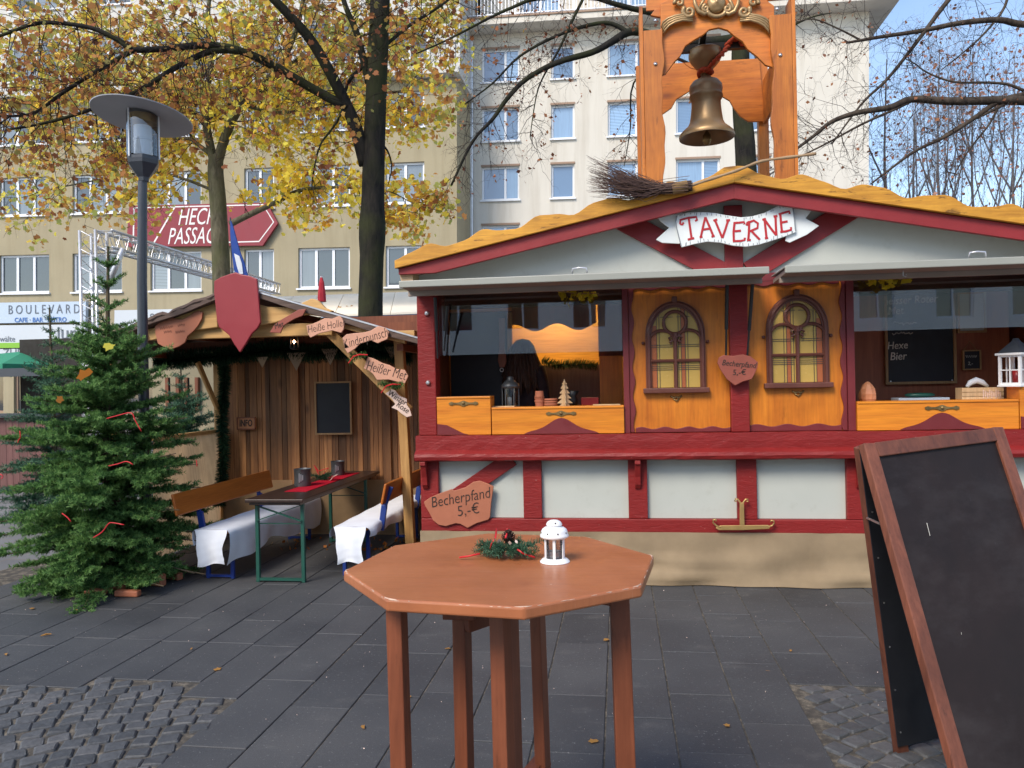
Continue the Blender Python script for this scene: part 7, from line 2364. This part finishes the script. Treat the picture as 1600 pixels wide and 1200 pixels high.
# ================================================================== THINGS BEHIND AND AROUND
# lattice truss
def truss(lab, a, b, w, n_):
    a, b = Vector(a), Vector(b); d = (b - a).normalized()
    up = Vector((0, 0, 1)) if abs(d.z) < .7 else Vector((0, 1, 0))
    s1 = d.cross(up).normalized() * w / 2; s2 = s1.cross(d).normalized() * w / 2
    t = thing('lattice_truss', lab, 'truss', tuple(a), 'aluminium stage truss')
    cs = [s1 + s2, s1 - s2, -s1 - s2, -s1 + s2]
    for c in cs: MB().tube([a + c, b + c], .026, 8).build('chord', M['aluminium'], t, smooth=True)
    mb = MB()
    for k in range(n_):
        p, q_ = a.lerp(b, k / n_), a.lerp(b, (k + 1) / n_); m_ = p.lerp(q_, .5)
        for i in range(4):
            c0, c1 = cs[i], cs[(i + 1) % 4]
            mb.tube([p + c0, m_ + c1, q_ + c0], .009, 5, False)
    mb.build('lattice', M['aluminium'], t)
    return t


tp = P(146, 362, 12.0)
truss('upright aluminium lattice truss at the left behind the firs', (tp.x, 12.0, 0), (tp.x, 12.0, tp.z), .29, 14)
te = P(430, 452, 21.0)
truss('long aluminium lattice truss running back from the upright one', (tp.x + .15, 12.05, tp.z - .12), (te.x, 21.0, te.z), .29, 30)
mb = MB(); mb.tube([P(163, 457, 12.0), P(193, 388, 12.0)], .05, 8)
tag(mb.build('steel_strut', M['aluminium'], None, smooth=True), 'pale diagonal strut beside the upright truss', 'strut')

# pavilion with cream roof
pv = thing('pavilion', 'low pavilion with cream tent roof behind the hut', 'pavilion', (P(520, 600, 14).x, 14.5, 0))
a, b = P(395, 496, 13), P(700, 497, 13); c, d_ = P(420, 464, 16), P(700, 458, 16)
nn = 7
for k in range(nn):
    t0, t1 = k / nn, (k + 1) / nn
    q4 = [a.lerp(b, t0), a.lerp(b, t1) - Vector((.012, 0, 0)), c.lerp(d_, t1) - Vector((.012, 0, 0)), c.lerp(d_, t0)]
    q4[0].z = q4[1].z = a.z; q4[2].z = q4[3].z = c.z
    MB().add([tuple(v) for v in q4] + [tuple(v - Vector((0, 0, .03))) for v in q4], [(0, 1, 2, 3), (7, 6, 5, 4), (0, 4, 5, 1), (1, 5, 6, 2), (2, 6, 7, 3), (3, 7, 4, 0)]).build('roof_sheet', paint('cream canvas', (.86, .80, .68), .8, .04, 1, .05) if k == 0 else bpy.data.materials['cream canvas'], pv)
MB().box(a.x, b.x, 13.0, 13.06, a.z - .14, a.z - .035).build('gutter', paint('dark blue gutter', (.05, .06, .12), .5), pv)
MB().box(a.x + .05, b.x, 13.2, 13.26, 0, a.z - .15).build('wall', M['brown_wood'], pv)
for k in range(6):
    x = a.x + .6 + k * .75; MB().box(x, x + .09, 13.12, 13.19, 0, a.z - .145).build('post', M['pine'], pv)
pts = []
for (u, v) in ((530, 487), (537, 486), (545, 488), (520, 485), (482, 476), (611, 475), (617, 484), (493, 478)):
    t = (v - 497) / (464 - 497); q = P(u, v, 13 + 3 * max(0, min(1, t)))
    pts.append((q.x, q.y, q.z + .03))
for p_, n_p, lab in ((pts[0], 3, 'heap of reddish leaves on the cream pavilion roof left of the trunk'), (pts[4], 1, 'single yellow leaf high on the cream pavilion roof'), (pts[5], 1, 'leaf on the cream pavilion roof right of the trunk, upper one'), (pts[6], 1, 'leaf on the cream pavilion roof right of the trunk, lower one')):
    tag(leaves('fallen_leaf', [(p_[0] + .09 * k, p_[1] + .05 * k, p_[2] + .01) for k in range(n_p)], .15, M['dry_leaf'], None), lab, 'leaf', 'leaves on the pavilion roof')

# flag and closed parasol
fq = P(366, 428, 11.3)
fg = thing('flag', 'blue and white flag on a thin pole above the shield', 'flag', (fq.x, 11.3, 0))
MB().tube([(fq.x, 11.3, 0), (P(360, 340, 11.3).x, 11.3, P(360, 340, 11.3).z)], .012, 6).build('pole', M['grey_metal'], fg)
flp = [(361, 345), (364, 352), (369, 370), (376, 395), (382, 410), (388, 432), (372, 432), (366, 420), (363, 390), (361, 365)]
mb = MB(); n = len(flp)
for i in range(8):
    pass
fz = pxz(flp, 11.28, lambda x, y: (x, y)); MB().prism(fz, 11.26, 11.29).build('cloth', paint('blue flag cloth', (.02, .07, .33), .8, .1, 3, .2), fg)
fw = pxz([(366, 396), (374, 400), (378, 412), (380, 428), (374, 428), (370, 415)], 11.25, lambda x, y: (x, y)); MB().prism(fw, 11.245, 11.255).build('white_patch', M['cloth'], fg)
pq = P(503, 468, 12.2)
pa = thing('parasol', 'closed red parasol sticking up behind the hut roof', 'parasol', (pq.x, 12.2, 0))
MB().tube([(pq.x, 12.2, 0), (pq.x, 12.2, P(503, 432, 12.2).z)], .02, 8).build('pole', M['aluminium'], pa)
zt = P(503, 432, 12.2).z
MB().lathe([(.075, zt - .42), (.07, zt - .3), (.045, zt - .1), (.015, zt), (.001, zt + .01)], (pq.x, 12.2, 0), 8).build('canopy', paint('red parasol cloth', (.42, .02, .035), .8), pa)

# green parasol and wooden kiosk at the left edge
gq = P(62, 548, 13)
gp = thing('parasol', 'green beer parasol with star at the left edge', 'parasol', (P(68, 600, 13).x - .7, 13, 0))
ctr = Vector((gp.location.x - .3, 13, 0)); zt, ze = P(66, 548, 13).z, P(40, 572, 13).z
mb = MB(); R_ = 1.35
ring = [(ctr.x + R_ * sx, ctr.y + R_ * sy) for sx, sy in ((-1, -1), (1, -1), (1, 1), (-1, 1))]
for i in range(4):
    (xa_, ya_), (xb_, yb_) = ring[i], ring[(i + 1) % 4]
    tp_ = (ctr.x + .62, ctr.y, zt)
    mb.add([(xa_, ya_, ze), (xb_, yb_, ze), tp_], [(0, 1, 2)])
mb.build('canopy', paint('green canvas', (.03, .26, .15), .8, .06, 1, .05), gp)
mb = MB()
for i in range(4):
    (xa_, ya_), (xb_, yb_) = ring[i], ring[(i + 1) % 4]; kk = 8
    for j in range(kk):
        f0, f1 = j / kk, (j + 1) / kk
        p0, p1 = Vector((xa_ + (xb_ - xa_) * f0, ya_ + (yb_ - ya_) * f0, ze)), Vector((xa_ + (xb_ - xa_) * f1, ya_ + (yb_ - ya_) * f1, ze)); m_ = (p0 + p1) / 2
        mb.add([p0, p1, p1 - Vector((0, 0, .12)), m_ - Vector((0, 0, .17)), p0 - Vector((0, 0, .12))], [(0, 1, 2, 3, 4)])
mb.build('valance', bpy.data.materials['green canvas'], gp)
MB().tube([(ctr.x, 13, 0), (ctr.x, 13, zt - .02)], .03, 8).build('pole', M['grey_metal'], gp)
st = MB(); sc_ = P(46, 560, 12.2); stp = []
for k in range(10):
    r = .16 if k % 2 == 0 else .065; a = PI / 2 + k * PI / 5; stp.append((sc_.x + r * 1.5 * math.cos(a), sc_.z + r * .55 * math.sin(a)))
ki = thing('kiosk', 'dark kiosk with reddish board counter at the left edge', 'kiosk', (P(40, 600, 11.5).x, 12.0, 0))
x0_, x1_ = P(-60, 680, 11.5).x, P(79, 680, 11.5).x; zb0, zt0 = P(40, 722, 11.5).z, P(40, 652, 11.5).z
x = x0_
while x < x1_ - .01:
    w = random.uniform(.10, .16); MB().box(x, min(x + w - .006, x1_), 11.5, 11.53, 0, zt0).build('board', wood('reddish grey board', (.13, .055, .05), (.20, .09, .08), 'z', .7, .6, .2, 0, .3) if x == x0_ else bpy.data.materials['reddish grey board'], ki); x += w
MB().box(x0_, x1_ + .03, 11.40, 11.9, zt0 + .002, zt0 + .06).build('worktop', M['grey_metal'], ki)
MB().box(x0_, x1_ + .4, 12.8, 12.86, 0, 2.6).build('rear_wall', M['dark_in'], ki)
MB().box(x0_, P(70, 580, 11.45).x, 11.42, 11.48, P(40, 588, 11.45).z, P(40, 575, 11.45).z).build('canopy_rail', M['grey_metal'], ki)
# white box behind
o = MB().box(P(129, 560, 11).x, P(143, 560, 11).x, 11, 11.2, 0, P(135, 558, 11).z).build('white_locker', M['white_tin'], None, bev=.01); tag(o, 'narrow white locker behind the big fir', 'locker')
# beige shed wall behind burlap
sw = thing('shed', 'beige shed wall with brown window frames seen past the left hut post', 'shed', (P(280, 600, 11).x, 11, 0))
a, b = P(240, 700, 11).x, P(352, 700, 11).x
MB().box(a, b, 11.0, 11.1, 0, 2.3).build('wall', M['beige_wall'], sw)
for u in (267, 297):
    p0, p1 = P(u - 8, 590, 10.95), P(u + 14, 640, 10.95); w = MB(); w.box(p0.x, p0.x + .05, 10.93, 10.99, p1.z, p0.z).box(p1.x - .05, p1.x, 10.93, 10.99, p1.z, p0.z)
    wn = w.build('window', M['brown_wood'], sw); MB().box(p0.x + .05, p1.x - .05, 10.96, 10.98, p1.z, p0.z).build('pane', M['glass_dark'], wn)

# red ribbons and orange leaves caught in the big fir
def ribbon_bow(lab, u, v, Y, pts_, r=.006):
    o = MB().tube(smooth_path([P(u + a, v + b, Y) for a, b in pts_], 3), r * .62, 6).build('ribbon', M['ribbon'], None, smooth=True)
    return tag(o, lab, 'ribbon', 'red ribbons on the big fir')


for lab, u, v, Y, pts_ in (('red ribbon drooping on the upper right of the big fir', 205, 648, 5.0, [(-38, 6), (-20, 1), (0, -3), (6, 8), (16, 26)]),
                         ('short red ribbon near the left tip of the big fir', 31, 680, 5.2, [(0, -7), (1, 3), (-2, 8), (-3, 12)]),
                         ('flat red ribbon in the middle of the big fir', 190, 724, 4.85, [(-20, 4), (-6, 1), (8, -3), (18, 2)]),
                         ('red ribbon low in the front of the big fir', 170, 828, 4.72, [(-24, 12), (-10, 3), (0, -10), (8, -11), (24, -8)]),
                         ('small red ribbon at the lower left of the big fir', 105, 806, 4.85, [(-8, -4), (0, 2), (6, 9)]),
                         ('small red ribbon at the right tip of the big fir', 307, 725, 5.45, [(0, -6), (1, 4)]),
                         ('tiny red ribbon at the far left edge of the big fir', 2, 744, 5.0, [(-3, -4), (3, 0), (0, 4)])):
    ribbon_bow(lab, u, v, Y, pts_)
for lab, u, v, Y, s_, mt in (('large orange leaf stuck in the big fir', 132, 586, 5.05, .125, 'orange_leaf'), ('yellow leaf caught near the top of the big fir', 170, 541, 5.35, .09, 'leaf_yellow'), ('small orange leaf on the left of the big fir', 94, 624, 5.0, .06, 'orange_leaf')):
    q = P(u, v, Y); o = leaves('caught_leaf', [tuple(q)], s_, M[mt], None, var=0); tag(o, lab, 'leaf')
# bark pieces under the fir, scattered leaves
LEAF_LABELS = ['pale fallen leaf on the slabs in front of the big fir, largest on the paving', 'small fallen leaf at the left picture edge beyond the cobbles',
               'fallen leaf left of the front left table leg, near the bottom edge', 'reddish fallen leaf just left of the right table leg, high up', 'pale fallen leaf just left of the right table leg, low down',
               'fallen leaf right of the left cobbled patch', 'tiny fallen leaf on slabs between fir and dark table', 'tiny fallen leaf seen between the left pair of table legs',
               'tiny fallen leaf on slabs above the right cobbled patch', 'tiny fallen leaf on slabs right of the brown table near the bottom', 'tiny fallen leaf close to the burlap skirt beside the blackboard stand',
               'pale fallen leaf lying on the left cobbles', 'fallen leaf at the foot of the big fir, right one', 'fallen leaf at the foot of the big fir, leftmost one', 'tiniest fallen leaf left of the right cobbled patch', 'tiny fallen leaf on slabs behind the left table leg']
for k, (u, v, w, h_) in enumerate(((150, 930, .16, .05), (182, 922, .14, .12), (200, 932, .2, .05), (245, 915, .16, .10), (270, 905, .2, .06))):
    q = G(u, v); o = MB().box(-w / 2, w / 2, -.03, .03, 0, h_).build('bark_chunk', M['terracotta_sign'], None, bev=.012); o.location = (q.x, q.y, .002); o.rotation_euler = (0, 0, random.uniform(-.5, .5))
    tag(o, ['flat', 'upright', 'long flat', 'upright darker', 'rightmost flat'][k] + ' brown bark chunk under the big fir', 'bark', 'bark chunks under the big fir')
for i_l, (u, v, s_) in enumerate(((73, 994, .09), (10, 1024, .05), (567, 1138, .05), (947, 1001, .05), (927, 1160, .05), (340, 1047, .05), (300, 1015, .035), (700, 1015, .04), (1236, 1018, .04), (1136, 1135, .035), (1338, 916, .035), (80, 1102, .04), (120, 955, .05), (50, 952, .05), (1200, 1050, .025), (640, 1090, .03))):
    q = G(u, v); o = leaves('fallen_leaf', [(0, 0, 0)], s_, M['dry_leaf'], None, var=0)
    me = o.data
    for vtx in me.vertices: vtx.co = (vtx.co.x, vtx.co.y, abs(vtx.co.z) * .25)
    o.location = (q.x, q.y, .006); o.rotation_euler.z = random.uniform(0, 6)
    tag(o, LEAF_LABELS[i_l], 'leaf', 'fallen leaves on the paving')
# crumbs and grit: uncountable
grit = []
for _ in range(650):
    x, y = random.uniform(-4.5, 3.5), random.uniform(2.0, 7.5); grit.append((x, y, .005))
tag(leaves('litter_crumbs', grit, .0055, M['pale_sign'], None, LEAF4, .6), 'tiny pale crumbs and grit strewn over the paving', kind='stuff')
lit = [(random.gauss(-2.2, .7), random.uniform(7.2, 7.9), .012) for _ in range(120)]
tag(leaves('leaf_litter', lit, .05, M['dry_leaf'], None, LEAF4, .4), 'dry leaf litter on the ground at the back of the hut', kind='stuff')
